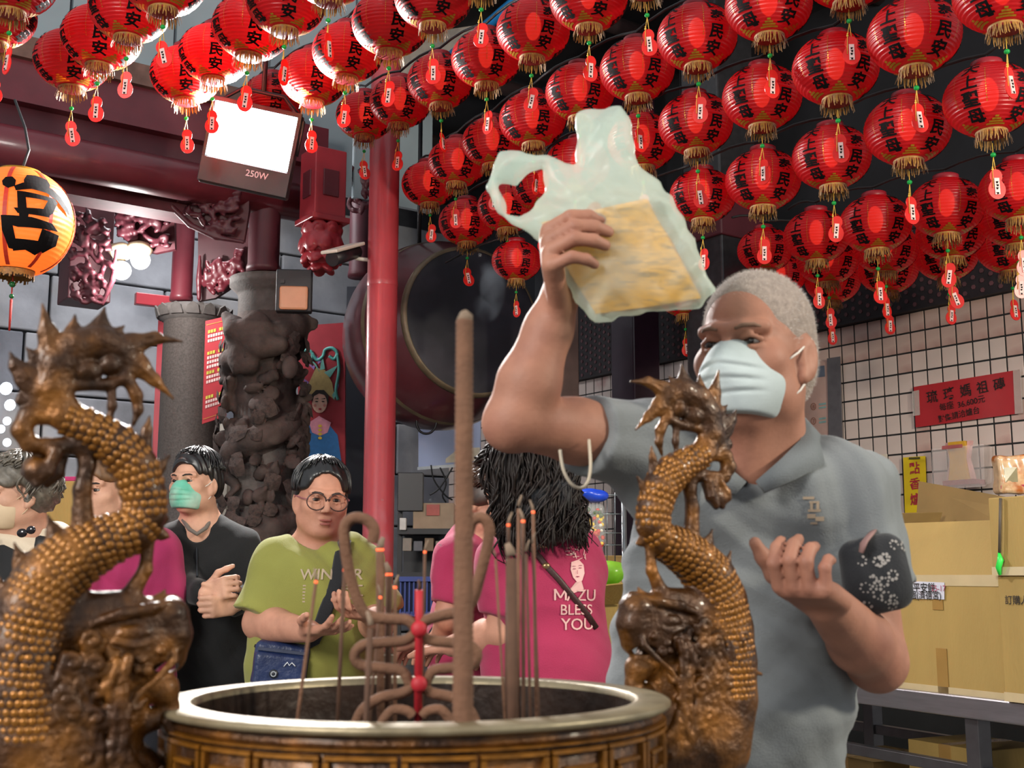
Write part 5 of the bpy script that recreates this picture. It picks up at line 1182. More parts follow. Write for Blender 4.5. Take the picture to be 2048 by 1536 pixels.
m_hdk = mat('dark_wavy_hair', '#1c1310', .5, var=.5, scale=30, spec=.3)
hp2 = link('hair', S.mesh(.005, 'hair'), m_hdk, pw)
mb = MB(); locks(mb, Hp, 900, .021, (.03, .9), 1.8, .165, .008, 1.5, .0032, seed=8, face=.7); locks(mb, Hp, 160, .034, (.2, 1.2), 1.9, .15, .016, 2.4, .0030, seed=9, face=.7); mb.build('wavy_locks', m_hdk, hp2)
legs(pw, Vector((hp.x, hp.y, .80)), fp_, cloth('dark_jeans', '#20222c'), m_shoe)
# second pink shirt, half hidden behind the giant stick
ZQ = 3.38; p0 = P(960, 1150, ZQ); pq = thing('person', 'person in pink polo with curly brown hair beyond the thick incense stick', 'person', (p0.x, p0.y, 0))
Hq = HM(P(990, 1020, ZQ), math.radians(75), math.radians(-14), 0, .98); fq = Vector((-.85, .2, 0))
nk = P(968, 1082, ZQ+.03); sL = P(918, 1122, ZQ-.10); sR = P(985, 1118, ZQ+.2); eL = P(902, 1228, ZQ-.14); wL = P(880, 1278, ZQ-.05); eR = P(960, 1230, ZQ+.25); wR = P(900, 1260, ZQ+.2); ch_ = P(958, 1170, ZQ+.04); hp = P(955, 1370, ZQ+.04)
S = SDF(); head_prims(S, Hq, 1.05); S.cone(Hq @ Vector((0, -.03, -.06)), nk, .055, .062, k=.03); S.chain([sL, nk-UPZ*.03, sR], [.05, .06, .05], k=.05); S.ell(ch_, (.09, .11, .14), k=.04)
for a, b_, c in ((sL, eL, wL), (sR, eR, wR)): S.chain([a, b_, c], [.046, .041, .028], k=.02)
hand_prims(S, wL, P(845, 1288, ZQ-.02)-wL, Vector((0, -.3, -1)), 1, ((15, 30, 20),)*4, .04, .92, (.2, .2)); hand_prims(S, wR, P(862, 1268, ZQ+.2)-wR, Vector((0, -.3, -1)), -1, ((15, 30, 20),)*4, .04, .92, (.2, .2))
bq = link('body', S.mesh(.005, 'body'), sk_w, pq); face_bits(bq, Hq)
S = SDF()
for a, b_ in ((sL, sL.lerp(eL, .85)), (sR, sR.lerp(eR, .85))):
    S.chain([a, b_], [.060, .066], k=.03); S.box(b_+(b_-a).normalized()*.10, (.14, .14, .10), 0, 's', .005, R=(b_-a).to_track_quat('Z', 'Y').to_matrix())
torso(S, hp, ch_, nk, sL, sR, fq, .95, 1.05, .01); S.disp = folds(.006, [(.5, .2, .8, 24, .8, 1.), (-.7, .1, .7, 19, 2.2, .6)])
tq = link('polo_shirt', S.mesh(.007, 'polo_shirt'), m_pink, pq)
S = SDF(); hair_cap(S, Hq, .014, .05, -.04); S.at(Hq); S.ell((0, -.06, -.06), (.07, .06, .09), k=.04); S.at(None); hq = link('hair', S.mesh(.006, 'hair'), m_hbrn, pq)
mb = MB(); locks(mb, Hq, 240, .018, (.05, 1.1), 1.7, .10, .014, 3.2, .0050, seed=21, face=.7); mb.build('curly_locks', m_hbrn, hq)
MB().tube([wL.lerp(eL, .12)+Vector((.031*math.cos(a*PI/8), .0, .031*math.sin(a*PI/8))) for a in range(16)], .006, 6, closed=True).build('watch', mat('dark_watch', '#2a2630', .3), pq)
legs(pq, Vector((hp.x, hp.y, .80)), fq, cloth('dark_jeans', '#20222c'), m_shoe)
# third pink shirt, behind the left dragon
ZL = 4.0; p0 = P(275, 1150, ZL); pl_ = thing('person', 'person in pink shirt mostly hidden behind the left bronze dragon', 'person', (p0.x, p0.y, 0))
Hl = HM(P(208, 978, ZL), math.radians(20), math.radians(-4), 0, 1.0); fl2 = Vector((-.3, -1, 0))
nk = P(228, 1058, ZL+.03); sL = P(160, 1095, ZL); sR = P(318, 1098, ZL+.05); eL = P(150, 1190, ZL-.1); wL = P(190, 1320, ZL-.20); eR = P(335, 1185, ZL); wR = P(290, 1320, ZL-.20); ch_ = P(240, 1160, ZL+.02); hp = P(245, 1350, ZL+.02)
S = SDF(); head_prims(S, Hl, 1.08); S.cone(Hl @ Vector((0, -.03, -.06)), nk, .058, .064, k=.03); S.chain([sL, nk-UPZ*.03, sR], [.05, .06, .05], k=.05); S.ell(ch_, (.12, .09, .14), k=.04)
for a, b_, c in ((sL, eL, wL), (sR, eR, wR)): S.chain([a, b_, c], [.046, .041, .028], k=.02); hand_prims(S, c, (c-b_).normalized()+Vector((0, -.1, .1)), Vector((0, .3, 1)), 1, ((15, 30, 20),)*4, .04, .92, (.2, .2))
bl = link('body', S.mesh(.0055, 'body'), sk_l, pl_); face_bits(bl, Hl)
S = SDF()
for a, b_, c in ((sL, eL, wL), (sR, eR, wR)): S.chain([a, b_, b_.lerp(c, .3)], [.066, .068, .064], k=.03)
torso(S, hp, ch_, nk, sL, sR, fl2, 1.15, 1.1, .03); S.disp = folds(.008, [(.5, .2, .8, 22, .8, 1.), (-.7, .1, .7, 19, 2.2, .6)]); link('shirt', S.mesh(.0075, 'shirt'), cloth('pink_jersey', '#a8285c'), pl_)
S = SDF(); hair_cap(S, Hl, .013, .05, -.03); S.disp = folds(.002, [(1, .3, .4, 150, .3, 1.)]); link('hair', S.mesh(.006, 'hair'), mat('light_brown_hair', '#6b4a2c', .5, var=.3, scale=60), pl_)
legs(pl_, Vector((hp.x, hp.y, .80)), fl2, cloth('dark_jeans', '#20222c'), m_shoe)
# grey haired person at the left edge
ZE = 3.9; p0 = P(45, 1150, ZE); pe = thing('person', 'person with short grey hair, beige mask and black vest at the left edge', 'person', (p0.x, p0.y, 0))
He = HM(P(36, 986, ZE), math.radians(48), math.radians(-5), 0, 1.0); fe = Vector((-.55, -1, 0))
nk = P(52, 1058, ZE+.03); sL = P(-35, 1092, ZE-.05); sR = P(112, 1085, ZE+.08); eL = P(-60, 1200, ZE-.05); wL = P(-10, 1290, ZE-.2); eR = P(135, 1200, ZE); wR = P(70, 1270, ZE-.25); ch_ = P(45, 1160, ZE+.02); hp = P(45, 1350, ZE+.02)
S = SDF(); head_prims(S, He, 1.05); S.cone(He @ Vector((0, -.03, -.06)), nk, .056, .062, k=.03); S.chain([sL, nk-UPZ*.03, sR], [.05, .06, .05], k=.05); S.ell(ch_, (.12, .09, .14), k=.04); 
for a, b_, c in ((sL, eL, wL), (sR, eR, wR)): S.chain([a, b_, c], [.046, .041, .028], k=.02); hand_prims(S, c, (c-b_).normalized(), Vector((0, .3, 1)), 1, ((15, 30, 20),)*4, .04, .92, (.2, .2))
be = link('body', S.mesh(.0055, 'body'), sk_l, pe); face_bits(be, He, True, False); mask(pe, He, mat('mask_beige', '#cdb596', .8, var=.08), w=.069, low=-.112)
S = SDF(); torso(S, hp, ch_, nk, sL, sR, fe, 1.0, 1.0, .0)
for a, b_, c in ((sL, eL, wL), (sR, eR, wR)): S.chain([a, b_, b_.lerp(c, .6)], [.056, .056, .05], k=.03)
S.cone(P(50, 1040, ZE-.05), P(50, 1075, ZE-.12), .055, .012, 's', .01); S.disp = folds(.006, [(.5, .2, .8, 24, .8, 1.)]); bl_ = link('blouse', S.mesh(.0075, 'blouse'), cloth('beige_blouse', '#d6c6b0'), pe)
S = SDF(); torso(S, hp, ch_, nk+UPZ*.004, sL.lerp(sR, .03), sR.lerp(sL, .03), fe, 1.06, 1.08, .006); S.cone(P(38, 1030, ZE-.06), P(46, 1120, ZE-.14), .085, .035, 's', .01); S.disp = folds(.006, [(.5, .2, .8, 24, 1.8, 1.)]); link('vest', S.mesh(.0075, 'vest'), cloth('black_knit', '#15161a'), pe)
MB().ball(P(44, 1066, ZE-.165), (.017, .006, .014), 14, 8).ball(P(62, 1060, ZE-.165), (.015, .006, .013), 14, 8).build('hanging_sunglasses', mat('dark_lens', '#1a1418', .1), pe)
S = SDF(); hair_cap(S, He, .018, .05, -.06); S.disp = folds(.004, [(1, .3, .4, 110, .3, 1.), (.3, .9, .3, 140, 1., .8)]); h_ = link('hair', S.mesh(.005, 'hair'), m_hgry, pe)
mb = MB(); locks(mb, He, 260, .016, (.05, .9), 1.65, .045, .009, 1.8, .0046, seed=31, face=.72); mb.build('wavy_locks', m_hgry, h_)
legs(pe, Vector((hp.x, hp.y, .80)), fe, cloth('dark_jeans', '#20222c'), m_shoe)
# ------------------------------------------------------------------ left side: columns, carvings, lamps
def pz(px, py, z): return P(px, py, z)
def vsize(px, z): return px*z/F
# red steel pole
ZPo = 6.42; pt = P(776, 280, ZPo); pbx = P(770, 900, ZPo); pole = thing('red_pole', 'tall red painted steel pole in the middle of the picture', 'pole', (pbx.x, pt.y, 0))
m_polr = mat('pole_red', '#a43a42', .38, var=.12, scale=4, bump=.05, coat=.3)
MB().lathe([(.088, 0), (.088, .02), (.08, .03), (.08, 4.4)], 32, (pbx.x, pt.y, 0)).build('shaft', m_polr, pole)
MB().lathe([(.0815, P(0, 585, ZPo).z), (.0822, P(0, 585, ZPo).z+.012), (.0815, P(0, 585, ZPo).z+.024)], 32, (pbx.x, pt.y, 0)).build('weld_ring', m_polr, pole)
MB().tube([P(768, 300, ZPo-.085), P(760, 400, ZPo-.085), P(764, 470, ZPo-.086), P(752, 500, ZPo-.08), P(775, 540, ZPo-.086), P(765, 545, ZPo-.085), P(748, 522, ZPo-.085)], .006, 6).build('cable', m_wire, pole)
# cctv camera
cc = thing('security_camera', 'white bullet security camera on an arm of the red pole', 'camera', P(690, 500, 6.3)); m_cw = mat('camera_white', '#d3d0c4', .35, var=.05); m_cb = mat('camera_black', '#1c1d22', .4)
d1 = (P(706, 496, 6.3)-P(662, 508, 6.1)).normalized(); a_ = P(660, 508, 6.1); b_ = P(712, 492, 6.35)
Rc = frame(d1.cross(UPZ).normalized(), d1, d1.cross(UPZ).normalized().cross(d1))
MB().box((a_+b_)/2+Vector((0, 0, .010)), (.10, (b_-a_).length*1.06, .018), Rc, bev=.006).build('sun_shield', m_cw, cc)
MB().tube([a_+d1*.02-UPZ*.03, b_-UPZ*.03], .038, 16).build('barrel', m_cb, cc)
MB().tube([P(706, 508, 6.32), P(712, 517, 6.33), P(738, 520, 6.33)], .011, 8).build('arm', m_cw, cc); MB().ball(P(744, 520, 6.33), (.022, .022, .035), 14, 10).build('mount', m_cw, cc)
# big lit floodlight
ZF = 5.6; fc = P(500, 292, ZF); fl_t = thing('floodlight', 'large glaring floodlight marked 250W hanging below the lanterns', 'floodlight', fc)
m_house = mat('floodlight_black', '#14161b', .5, var=.1); m_glow = mat('floodlight_led', '#ffffff', .5, emit='#fbfdff', es=38.0)
ex = (P(585, 305, ZF)-P(415, 268, ZF)).normalized(); nf = Vector((.38, -1, -.34)); nf = (nf-ex*nf.dot(ex)).normalized(); ez = ex.cross(-nf).normalized(); Rf = frame(ex, -nf, ez)
MB().box(fc+Rf @ Vector((0, .035, -.012)), (.425, .06, .40), Rf, bev=.01).build('housing', m_house, fl_t)
for i in range(9): MB().box(fc+Rf @ Vector((-.16+i*.04, .085, -.01)), (.008, .05, .32), Rf).build('cooling_fin', m_house, fl_t)
MB().box(fc+Rf @ Vector((0, .0, .045)), (.385, .016, .255), Rf, bev=.004).build('led_panel', m_glow, fl_t)
for (x, z_, w_, h_) in ((0, .184, .425, .022), (0, -.145, .425, .115), (-.204, .045, .018, .27), (.204, .045, .018, .27)): MB().box(fc+Rf @ Vector((x, -.002, z_)), (w_, .018, h_), Rf, bev=.003).build('bezel', m_house, fl_t)
mb = MB(); flat_text(mb, '250W', fc+Rf @ Vector((.06, -.0125, -.122)), ex, ez, .042, .012); mb.build('lettering', mat('grey_letters', '#b9b4bc', .5), fl_t)
MB().tube([fc+Rf @ Vector((-.215, .03, .0)), fc+Rf @ Vector((-.215, .04, .16)), fc+Rf @ Vector((-.1, .06, .26)), fc+Rf @ Vector((.1, .06, .26)), fc+Rf @ Vector((.215, .04, .16)), fc+Rf @ Vector((.215, .03, .0))], (.010), 8).build('bracket', m_house, fl_t)
MB().tube([fc+Rf @ Vector((0, .06, .26)), fc+Rf @ Vector((0, .1, .26))+Vector((0, .1, 1.2))], .012, 8).build('hanger', m_house, fl_t)
la = lamp('floodlight_beam', 'AREA', fc+nf*.03+ez*.045, fc+nf*2, 170, (1, .985, .96), .30); la.data.shape = 'RECTANGLE'; la.data.size = .33; la.data.size_y = .20
# unlit floodlight on the carved column
ZU = 6.75; uc = P(586, 584, ZU); ut = thing('floodlight', 'small unlit floodlight with amber face on the carved stone column', 'floodlight', uc); Ru = rotz(.10)
MB().box(uc+Vector((0, .04, .012)), (.20, .07, .245), Ru, bev=.008).build('housing', m_house, ut)
MB().box(uc+Vector((.005, -.004, -.035)), (.158, .014, .135), Ru, bev=.012).build('reflector', mat('amber_reflector', '#c79070', .3, var=.06), ut)
MB().box(uc+Vector((-.06, -.003, .06)), (.022, .012, .02), Ru).build('sensor', m_cb, ut)
MB().tube([uc+Vector((0, .08, .0)), uc+Vector((0, .16, .05))], .015, 8).build('bracket', m_house, ut)
# carved stone column
ZC = 7.25; cbp = P(530, 800, ZC); cbp = Vector((cbp.x, cbp.y, 0)); ctop = P(530, 548, ZC).z
m_carve = mat('carved_stone', '#4d3f3a', .8, var=.3, scale=12, bump=.5, bscale=40, col2='#2e2624', c2thr=(.5, .7)); m_gst = mat('grey_stone', '#5a5451', .75, var=.2, scale=20, bump=.3, bscale=80)
cc_ = thing('carved_column', 'carved brown stone column wound with relief beside the red pole', 'column', cbp)
MB().lathe([(.30, 0), (.30, .25), (.24, .3), (.19, .35), (.18, ctop-.12), (.19, ctop-.10), (.235, ctop-.06), (.235, ctop-.01), (.20, ctop), (0, ctop)], 40, cbp).build('shaft', m_gst, cc_)
S = SDF(); rr = random.Random(2)
zt_ = P(530, 640, ZC).z
for i in range(46):
    t_ = i/46; h = .45+t_*(zt_-.45); a = i*.55; S.cone(cbp+Vector((.20*math.cos(a), .20*math.sin(a), h)), cbp+Vector((.20*math.cos(a+.55), .20*math.sin(a+.55), h+(zt_-.45)/46)), .075, .075, k=.03)
S.cone(cbp+UPZ*.4, cbp+UPZ*zt_, .175, .185, k=.03)
for i in range(150):
    a = rr.uniform(PI, 2*PI+.3); h = rr.uniform(.5, zt_+.05); r_ = rr.uniform(.20, .26); c = cbp+Vector((r_*math.cos(a), r_*math.sin(a), h)); R_ = Euler((rr.uniform(-1, 1), rr.uniform(-1, 1), rr.uniform(0, 3))).to_matrix(); S.ell(c, (rr.uniform(.03, .07), rr.uniform(.012, .03), rr.uniform(.03, .06)), k=.01, R=R_)
# cloth-like folds and the jutting piece at the top left
S.chain([P(452, 632, ZC-.1), P(470, 660, ZC-.15), P(520, 690, ZC-.2), P(560, 690, ZC-.2)], [.03, .06, .07, .05], k=.04); S.chain([P(470, 650, ZC-.12), P(478, 720, ZC-.16), P(500, 730, ZC-.2)], [.04, .05, .05], k=.04)
S.ell(P(512, 655, ZC-.19), (.09, .04, .10), k=.05); S.ell(P(580, 735, ZC-.22), (.05, .03, .07), k=.02); S.chain([P(462, 760, ZC-.1), P(455, 790, ZC-.08), P(470, 820, ZC-.1)], [.03, .03, .02], k=.02)
link('relief_carving', S.mesh(.0125, 'relief_carving'), m_carve, cc_)
rr = random.Random(8)
lf = MB(); lf.add([(-.5, 0, 0), (-.28, .09, .28), (0, .14, .5), (.3, .09, .3), (.5, 0, 0), (.3, .06, -.28), (0, .04, -.42), (-.3, .06, -.28), (0, .2, .02)], [(0, 1, 8), (1, 2, 8), (2, 3, 8), (3, 4, 8), (4, 5, 8), (5, 6, 8), (6, 7, 8), (7, 0, 8)], False); lme = lf.mesh('stone_leaf'); lme.materials.append(m_carve)
for i in range(90):
    a = rr.uniform(PI*.95, 2*PI+.25); h = rr.uniform(.9, zt_-.1); r_ = rr.uniform(.24, .275); n_ = Vector((math.cos(a), math.sin(a), rr.uniform(-.3, .5))).normalized(); x_ = n_.cross(UPZ).normalized(); Rl = frame(x_, n_, x_.cross(n_)) @ Matrix.Rotation(rr.uniform(-1.2, 1.2), 3, 'Y'); o = bpy.data.objects.new('stone_leaf', lme); COL.objects.link(o); o.parent = cc_
    o.matrix_parent_inverse = Matrix.Translation(-cbp); o.matrix_basis = Matrix.Translation(cbp+Vector((r_*math.cos(a), r_*math.sin(a), h))) @ Rl.to_4x4() @ Matrix.Scale(rr.uniform(.09, .15), 4)
# plain column with lotus capital
ZD = 8.2; dbp = P(381, 800, ZD); dbp = Vector((dbp.x, dbp.y, 0)); dt = P(381, 612, ZD).z
dcol = thing('stone_column', 'plain grey stone column with a lotus capital behind the black jacket', 'column', dbp)
MB().lathe([(.26, 0), (.26, .2), (.205, .25), (.2, dt-.10), (.205, dt-.095)], 40, dbp).build('shaft', mat('speckled_granite', '#544c48', .6, var=.3, scale=90, bump=.1), dcol)
MB().lathe([(.20, dt-.10), (.235, dt-.075), (.25, dt-.04), (.245, dt), (.2, dt+.01), (0, dt+.01)], 40, dbp).build('capital', m_gst, dcol)
for i in range(14):
    a = 2*PI*i/14; c = dbp+Vector((.243*math.cos(a), .243*math.sin(a), dt-.04)); n_ = Vector((math.cos(a), math.sin(a), -.3)).normalized(); x_ = n_.cross(UPZ).normalized(); MB().prism([(-.045, .035), (-.035, -.02), (0, -.045), (.035, -.02), (.045, .035)], c, x_, x_.cross(n_)*-1, .012).build('lotus_petal', m_gst, dcol)
MB().box(P(364, 830, ZD-.2), (.012, .01, 1.25)).build('gilt_line', mat('gilt_paint', '#8a6a3c', .5), dcol)
# red timber post standing on it, and further red members
def post(px0, px1, py0, py1, z, m, nm, lab, cat='post', rnd=True):
    c = P((px0+px1)/2, (py0+py1)/2, z); r_ = vsize(px1-px0, z)/2; h0 = P(0, py1, z).z; h1 = P(0, py0, z).z; t = thing(nm, lab, cat, (c.x, c.y, h0))
    if rnd: MB().lathe([(0, h0), (r_*1.08, h0), (r_*1.08, h0+.03), (r_, h0+.05), (r_, h1)], 28, (c.x, c.y, 0)).build('shaft', m, t)
    else: MB().box((c.x, c.y, (h0+h1)/2), (2*r_, 2*r_, h1-h0), rotz(.6), bev=.008).build('shaft', m, t)
    return t
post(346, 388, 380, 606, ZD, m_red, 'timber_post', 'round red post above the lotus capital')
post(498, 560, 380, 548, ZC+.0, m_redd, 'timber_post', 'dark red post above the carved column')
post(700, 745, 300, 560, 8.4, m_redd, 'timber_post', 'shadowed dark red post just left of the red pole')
c = P(312, 602, 8.9); MB().box(c, (vsize(82, 8.9), .06, vsize(24, 8.9)), rotz(.55), bev=.006).build('tie_board', m_redb); tag(bpy.data.objects['tie_board'], 'short horizontal red board against the stone wall', 'board')
MB().box(P(317, 810, 8.9), (vsize(13, 8.9), .05, vsize(420, 8.9))).build('red_strip', m_redb); tag(bpy.data.objects['red_strip'], 'thin vertical bright red strip on the stone wall', 'strip')
# hanging lotus pendant
ZH = 7.0; hc = P(645, 420, ZH); hz = lambda py: P(645, py, ZH).z; hp_ = thing('hanging_pendant', 'red carved pendant post ending in a lotus bud, left of the red pole', 'pendant', hc); Rh = rotz(.62)
MB().box((hc.x, hc.y, (hz(440)+hz(300))/2), (.20, .20, hz(300)-hz(440)), Rh, bev=.006).build('shaft', m_redb, hp_)
MB().box((hc.x, hc.y, hz(446)), (.24, .24, .035), Rh, bev=.006).build('collar', m_redb, hp_)
for s in (-1, 1):
    MB().box(Vector((hc.x, hc.y, (hz(400)+hz(345))/2))+Rh @ Vector((s*.0, -.102, 0)), (.10, .012, hz(345)-hz(400)), Rh, bev=.004).build('inset_panel', m_red, hp_) if s > 0 else MB().box(Vector((hc.x, hc.y, (hz(400)+hz(345))/2))+Rh @ Vector((-.102, 0, 0)), (.012, .10, hz(345)-hz(400)), Rh, bev=.004).build('inset_panel', m_red, hp_)
S = SDF(); lb_ = Vector((hc.x, hc.y, 0)); S.ell(lb_+UPZ*hz(500), (.10, .10, .12), k=.02)
for lv, (r_, zz, n_, w_, h_, tl_) in enumerate(((.085, hz(468), 8, .050, .060, -.5), (.105, hz(492), 8, .055, .070, .15), (.085, hz(518), 7, .050, .062, .5), (.045, hz(540), 5, .038, .050, .8))):
    for i in range(n_):
        a = 2*PI*(i+.5*lv)/n_; rd = Vector((math.cos(a), math.sin(a), 0)); tg2 = Vector((-math.sin(a), math.cos(a), 0)); R_ = frame(tg2, rd*-1, UPZ) @ Matrix.Rotation(-tl_, 3, 'X'); c_ = lb_+rd*r_+UPZ*zz
        S.ell(c_, (w_, .020, h_), k=.004, R=R_); S.ell(c_+rd*.017-UPZ*h_*.15, (w_*.62, .014, h_*.62), k=.003, R=R_)
link('lotus_bud', S.mesh(.007, 'lotus_bud'), m_redb, hp_)
# carved crescent bracket and openwork panels
def carved(name, lab, outline, z, th, m, seed, n=40, rim=None, rz=0., plate=None):
    """openwork carving: leafy scrolls inside an outline, real depth"""
    cx = sum(p[0] for p in outline)/len(outline); cy = sum(p[1] for p in outline)/len(outline); t = thing(name, lab, 'carving', P(cx, cy, z)); rr = random.Random(seed)
    xs = [p[0] for p in outline]; ys = [p[1] for p in outline]
    def inside(x, y):
        r_ = False; j = len(outline)-1
        for i in range(len(outline)):
            if (outline[i][1] > y) != (outline[j][1] > y) and x < (outline[j][0]-outline[i][0])*(y-outline[i][1])/(outline[j][1]-outline[i][1])+outline[i][0]: r_ = not r_
            j = i
        return r_
    S = SDF(); k_ = 0; tries = 0; px = z/F; yo = lambda x: (x-cx)*px*rz
    while k_ < n and tries < 4000:
        tries += 1; x, y = rr.uniform(min(xs), max(xs)), rr.uniform(min(ys), max(ys))
        if not inside(x, y): continue
        a = rr.uniform(0, 6.3); tw = rr.uniform(-.5, .5); pts = []
        for j in range(6):
            if not inside(x, y): break
            pts.append(P(x, y, z+yo(x)+rr.uniform(-th, th)*.3)); x += 7*math.cos(a); y += 7*math.sin(a); a += tw*(1+.3*j)
        if len(pts) < 3: continue
        S.chain(pts, [4.2*px]+[5.2*px]*(len(pts)-2)+[2.4*px], k=.006); k_ += 1
    if rim:
        pr = [P(x, y, z+yo(x)) for x, y in rim]; S.chain(pr, [rim_w*px for rim_w in [3]+[6]*(len(pr)-2)+[4]], k=.006)
    link('scrollwork', S.mesh(.010, 'scrollwork'), m, t)
    if plate:
        a = [P(x, y, z+.05) for x, y in plate]; b2 = [q_+Vector((0, .04, 0)) for q_ in a]; n2 = len(a); MB().add(a+b2, [tuple(range(n2))[::-1], tuple(range(n2, 2*n2))]+[(i, (i+1) % n2, (i+1) % n2+n2, i+n2) for i in range(n2)]).build('backing_board', m_redm, t)
    return t
m_redm = mat('maroon_board', '#47161f', .55, var=.2, scale=6)
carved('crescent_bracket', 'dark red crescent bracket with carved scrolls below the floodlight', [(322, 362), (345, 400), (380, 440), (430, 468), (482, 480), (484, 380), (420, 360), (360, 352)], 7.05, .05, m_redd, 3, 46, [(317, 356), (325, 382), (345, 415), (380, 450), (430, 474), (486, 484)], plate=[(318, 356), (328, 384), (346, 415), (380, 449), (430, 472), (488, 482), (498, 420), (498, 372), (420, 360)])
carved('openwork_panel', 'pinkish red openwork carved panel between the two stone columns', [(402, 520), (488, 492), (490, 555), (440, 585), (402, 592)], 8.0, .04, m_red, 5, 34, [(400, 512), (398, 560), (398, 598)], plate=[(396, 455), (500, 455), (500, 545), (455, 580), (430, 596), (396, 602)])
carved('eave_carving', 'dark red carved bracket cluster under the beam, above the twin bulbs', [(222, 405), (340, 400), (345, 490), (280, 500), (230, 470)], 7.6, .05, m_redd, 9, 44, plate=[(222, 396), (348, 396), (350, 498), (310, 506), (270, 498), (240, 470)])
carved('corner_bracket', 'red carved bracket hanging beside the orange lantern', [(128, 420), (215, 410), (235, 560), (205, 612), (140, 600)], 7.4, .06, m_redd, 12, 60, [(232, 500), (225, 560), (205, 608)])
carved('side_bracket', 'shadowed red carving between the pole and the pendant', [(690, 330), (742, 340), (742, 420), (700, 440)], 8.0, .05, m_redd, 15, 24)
post(132, 214, 390, 612, 7.9, m_redm, 'timber_post', 'dark red square post behind the orange lantern', rnd=False)
# twin bulbs
bt = thing('bulb_lamp', 'twin white globe bulbs under a pale lamp holder on the stone wall', 'lamp', P(255, 520, 7.7))
m_glb = mat('globe_glow', '#ffffff', .4, emit='#ffffff', es=9.0); m_hold = mat('lamp_holder', '#c9b898', .4)
for (x, y) in ((243, 541), (281, 520)):
    MB().ball(P(x, y, 7.6), vsize(19, 7.6), 20, 12).build('globe', m_glb, bt); c = P(x+(0 if x < 260 else -2), y-40 if x < 260 else y-22, 7.6); MB().lathe([(.02, .05), (.07, .03), (.085, -.01), (.05, -.05), (.03, -.06)], 24, c).build('holder', m_hold, bt)
lamp('bulb_light', 'POINT', P(262, 545, 7.35), (0, 0, 0), 45, (1, .98, .95), .06)
# fluorescent fragment seen between the beams
MB().tube([P(234, 262, 7.9), P(298, 274, 8.0)], .018, 10).build('tube_lamp', mat('tube_glow', '#dce6f0', .4, emit='#dce6f0', es=1.2)); tag(bpy.data.objects['tube_lamp'], 'short white tube lamp between the red beams', 'lamp')
# red poster with rows of lettering
po_ = thing('red_poster', 'red notice with yellow and white rows between the two stone columns', 'poster', P(432, 740, 7.7)); c4 = [P(404, 848, 7.75), P(452, 832, 7.75), P(462, 630, 7.75), P(411, 642, 7.75)]
mb = MB(); mb.add(c4+[p+Vector((0, .012, 0)) for p in c4], [(0, 1, 2, 3), (7, 6, 5, 4), (0, 4, 5, 1), (1, 5, 6, 2), (2, 6, 7, 3), (3, 7, 4, 0)]); mb.build('board', mat('poster_red', '#b32a35', .5, var=.06), po_)
mby = MB(); mbw = MB(); mbb = MB(); lift = Vector((0, -.003, 0))
def qp(u, v): return (c4[3]*(1-u)+c4[2]*u)*(1-v)+(c4[0]*(1-u)+c4[1]*u)*v+lift
rr = random.Random(6)
for blk, v0 in enumerate((.10, .31, .50, .74)):
    for j in range(6): u = .12+j*.11; mby.quad([qp(u, v0), qp(u+.085, v0), qp(u+.085, v0+.03), qp(u, v0+.03)]) if j != 3 else None
    for r_ in range(2 if blk != 1 else 3):
        for j in range(8 if r_ == 0 else 6): u = .12+j*.10; v_ = v0+.045+r_*.045; mbw.quad([qp(u, v_), qp(u+.075, v_), qp(u+.075, v_+.028), qp(u, v_+.028)])
for (a, b2, c2, d2) in ((.05, .04, .95, .046), (.05, .955, .95, .961)): mbb.quad([qp(a, b2), qp(c2, b2), qp(c2, d2), qp(a, d2)])
for nm, m_, q_ in (('yellow_rows', mat('poster_yellow', '#c9c04a', .6), mby), ('white_rows', mat('poster_white', '#e6c9c4', .6), mbw), ('border', mat('poster_gold', '#c08a3a', .5), mbb)): o = q_.build(nm, m_, po_); o['kind'] = 'stuff'
# painted door leaf with robed figure
ZT = 8.3; dl = thing('painted_door', 'red door leaf painted with a robed figure in a tall headdress', 'door panel', P(648, 800, ZT))
def pp_(px, py, o=0.): return P(px, py, ZT-o)
mb = MB(); c8 = [pp_(596, 1120), pp_(690, 1120), pp_(690, 645), pp_(596, 652)]; mb.add(c8+[p+Vector((0, .05, 0)) for p in c8], [(0, 1, 2, 3), (7, 6, 5, 4), (0, 4, 5, 1), (1, 5, 6, 2), (2, 6, 7, 3), (3, 7, 4, 0)]); mb.build('leaf', mat('door_red', '#a5303c', .5, var=.08), dl)
def paint(nm, col, polys, o):
    mb = MB()
    for pl2 in polys:
        a = [pp_(x, y, o) for x, y in pl2]; b2 = [p+Vector((0, .008, 0)) for p in a]; n_ = len(a); mb.add(a+b2, [tuple(range(n_))]+[(i, i+n_, (i+1) % n_+n_, (i+1) % n_) for i in range(n_)])
    mb.build(nm, mat('paint_'+nm, col, .55, var=.12, scale=40), dl)
def circ(x, y, rx, ry=None, n=16, a0=0., a1=2*PI): ry = ry or rx; return [(x+rx*math.cos(a0+(a1-a0)*i/n), y+ry*math.sin(a0+(a1-a0)*i/n)) for i in range(n)]
paint('robe', '#2f6fb0', [[(598, 925), (598, 880), (612, 850), (632, 840), (655, 845), (675, 870), (683, 925)]], .010)
paint('skirt', '#8fb8a0', [[(598, 1100), (598, 925), (683, 925), (683, 1100)]], .010)
paint('sash', '#b0563c', [[(604, 925), (612, 918), (672, 918), (680, 930), (640, 938)]], .014); paint('apron', '#c9a83c', [[(655, 960), (672, 935), (684, 950), (684, 1010), (660, 1010)], [(600, 955), (612, 935), (622, 950), (612, 985)]], .014)
paint('headdress', '#b7a26a', [[(608, 800), (618, 765), (632, 735), (650, 740), (664, 765), (670, 800), (650, 785), (628, 785)]], .012)
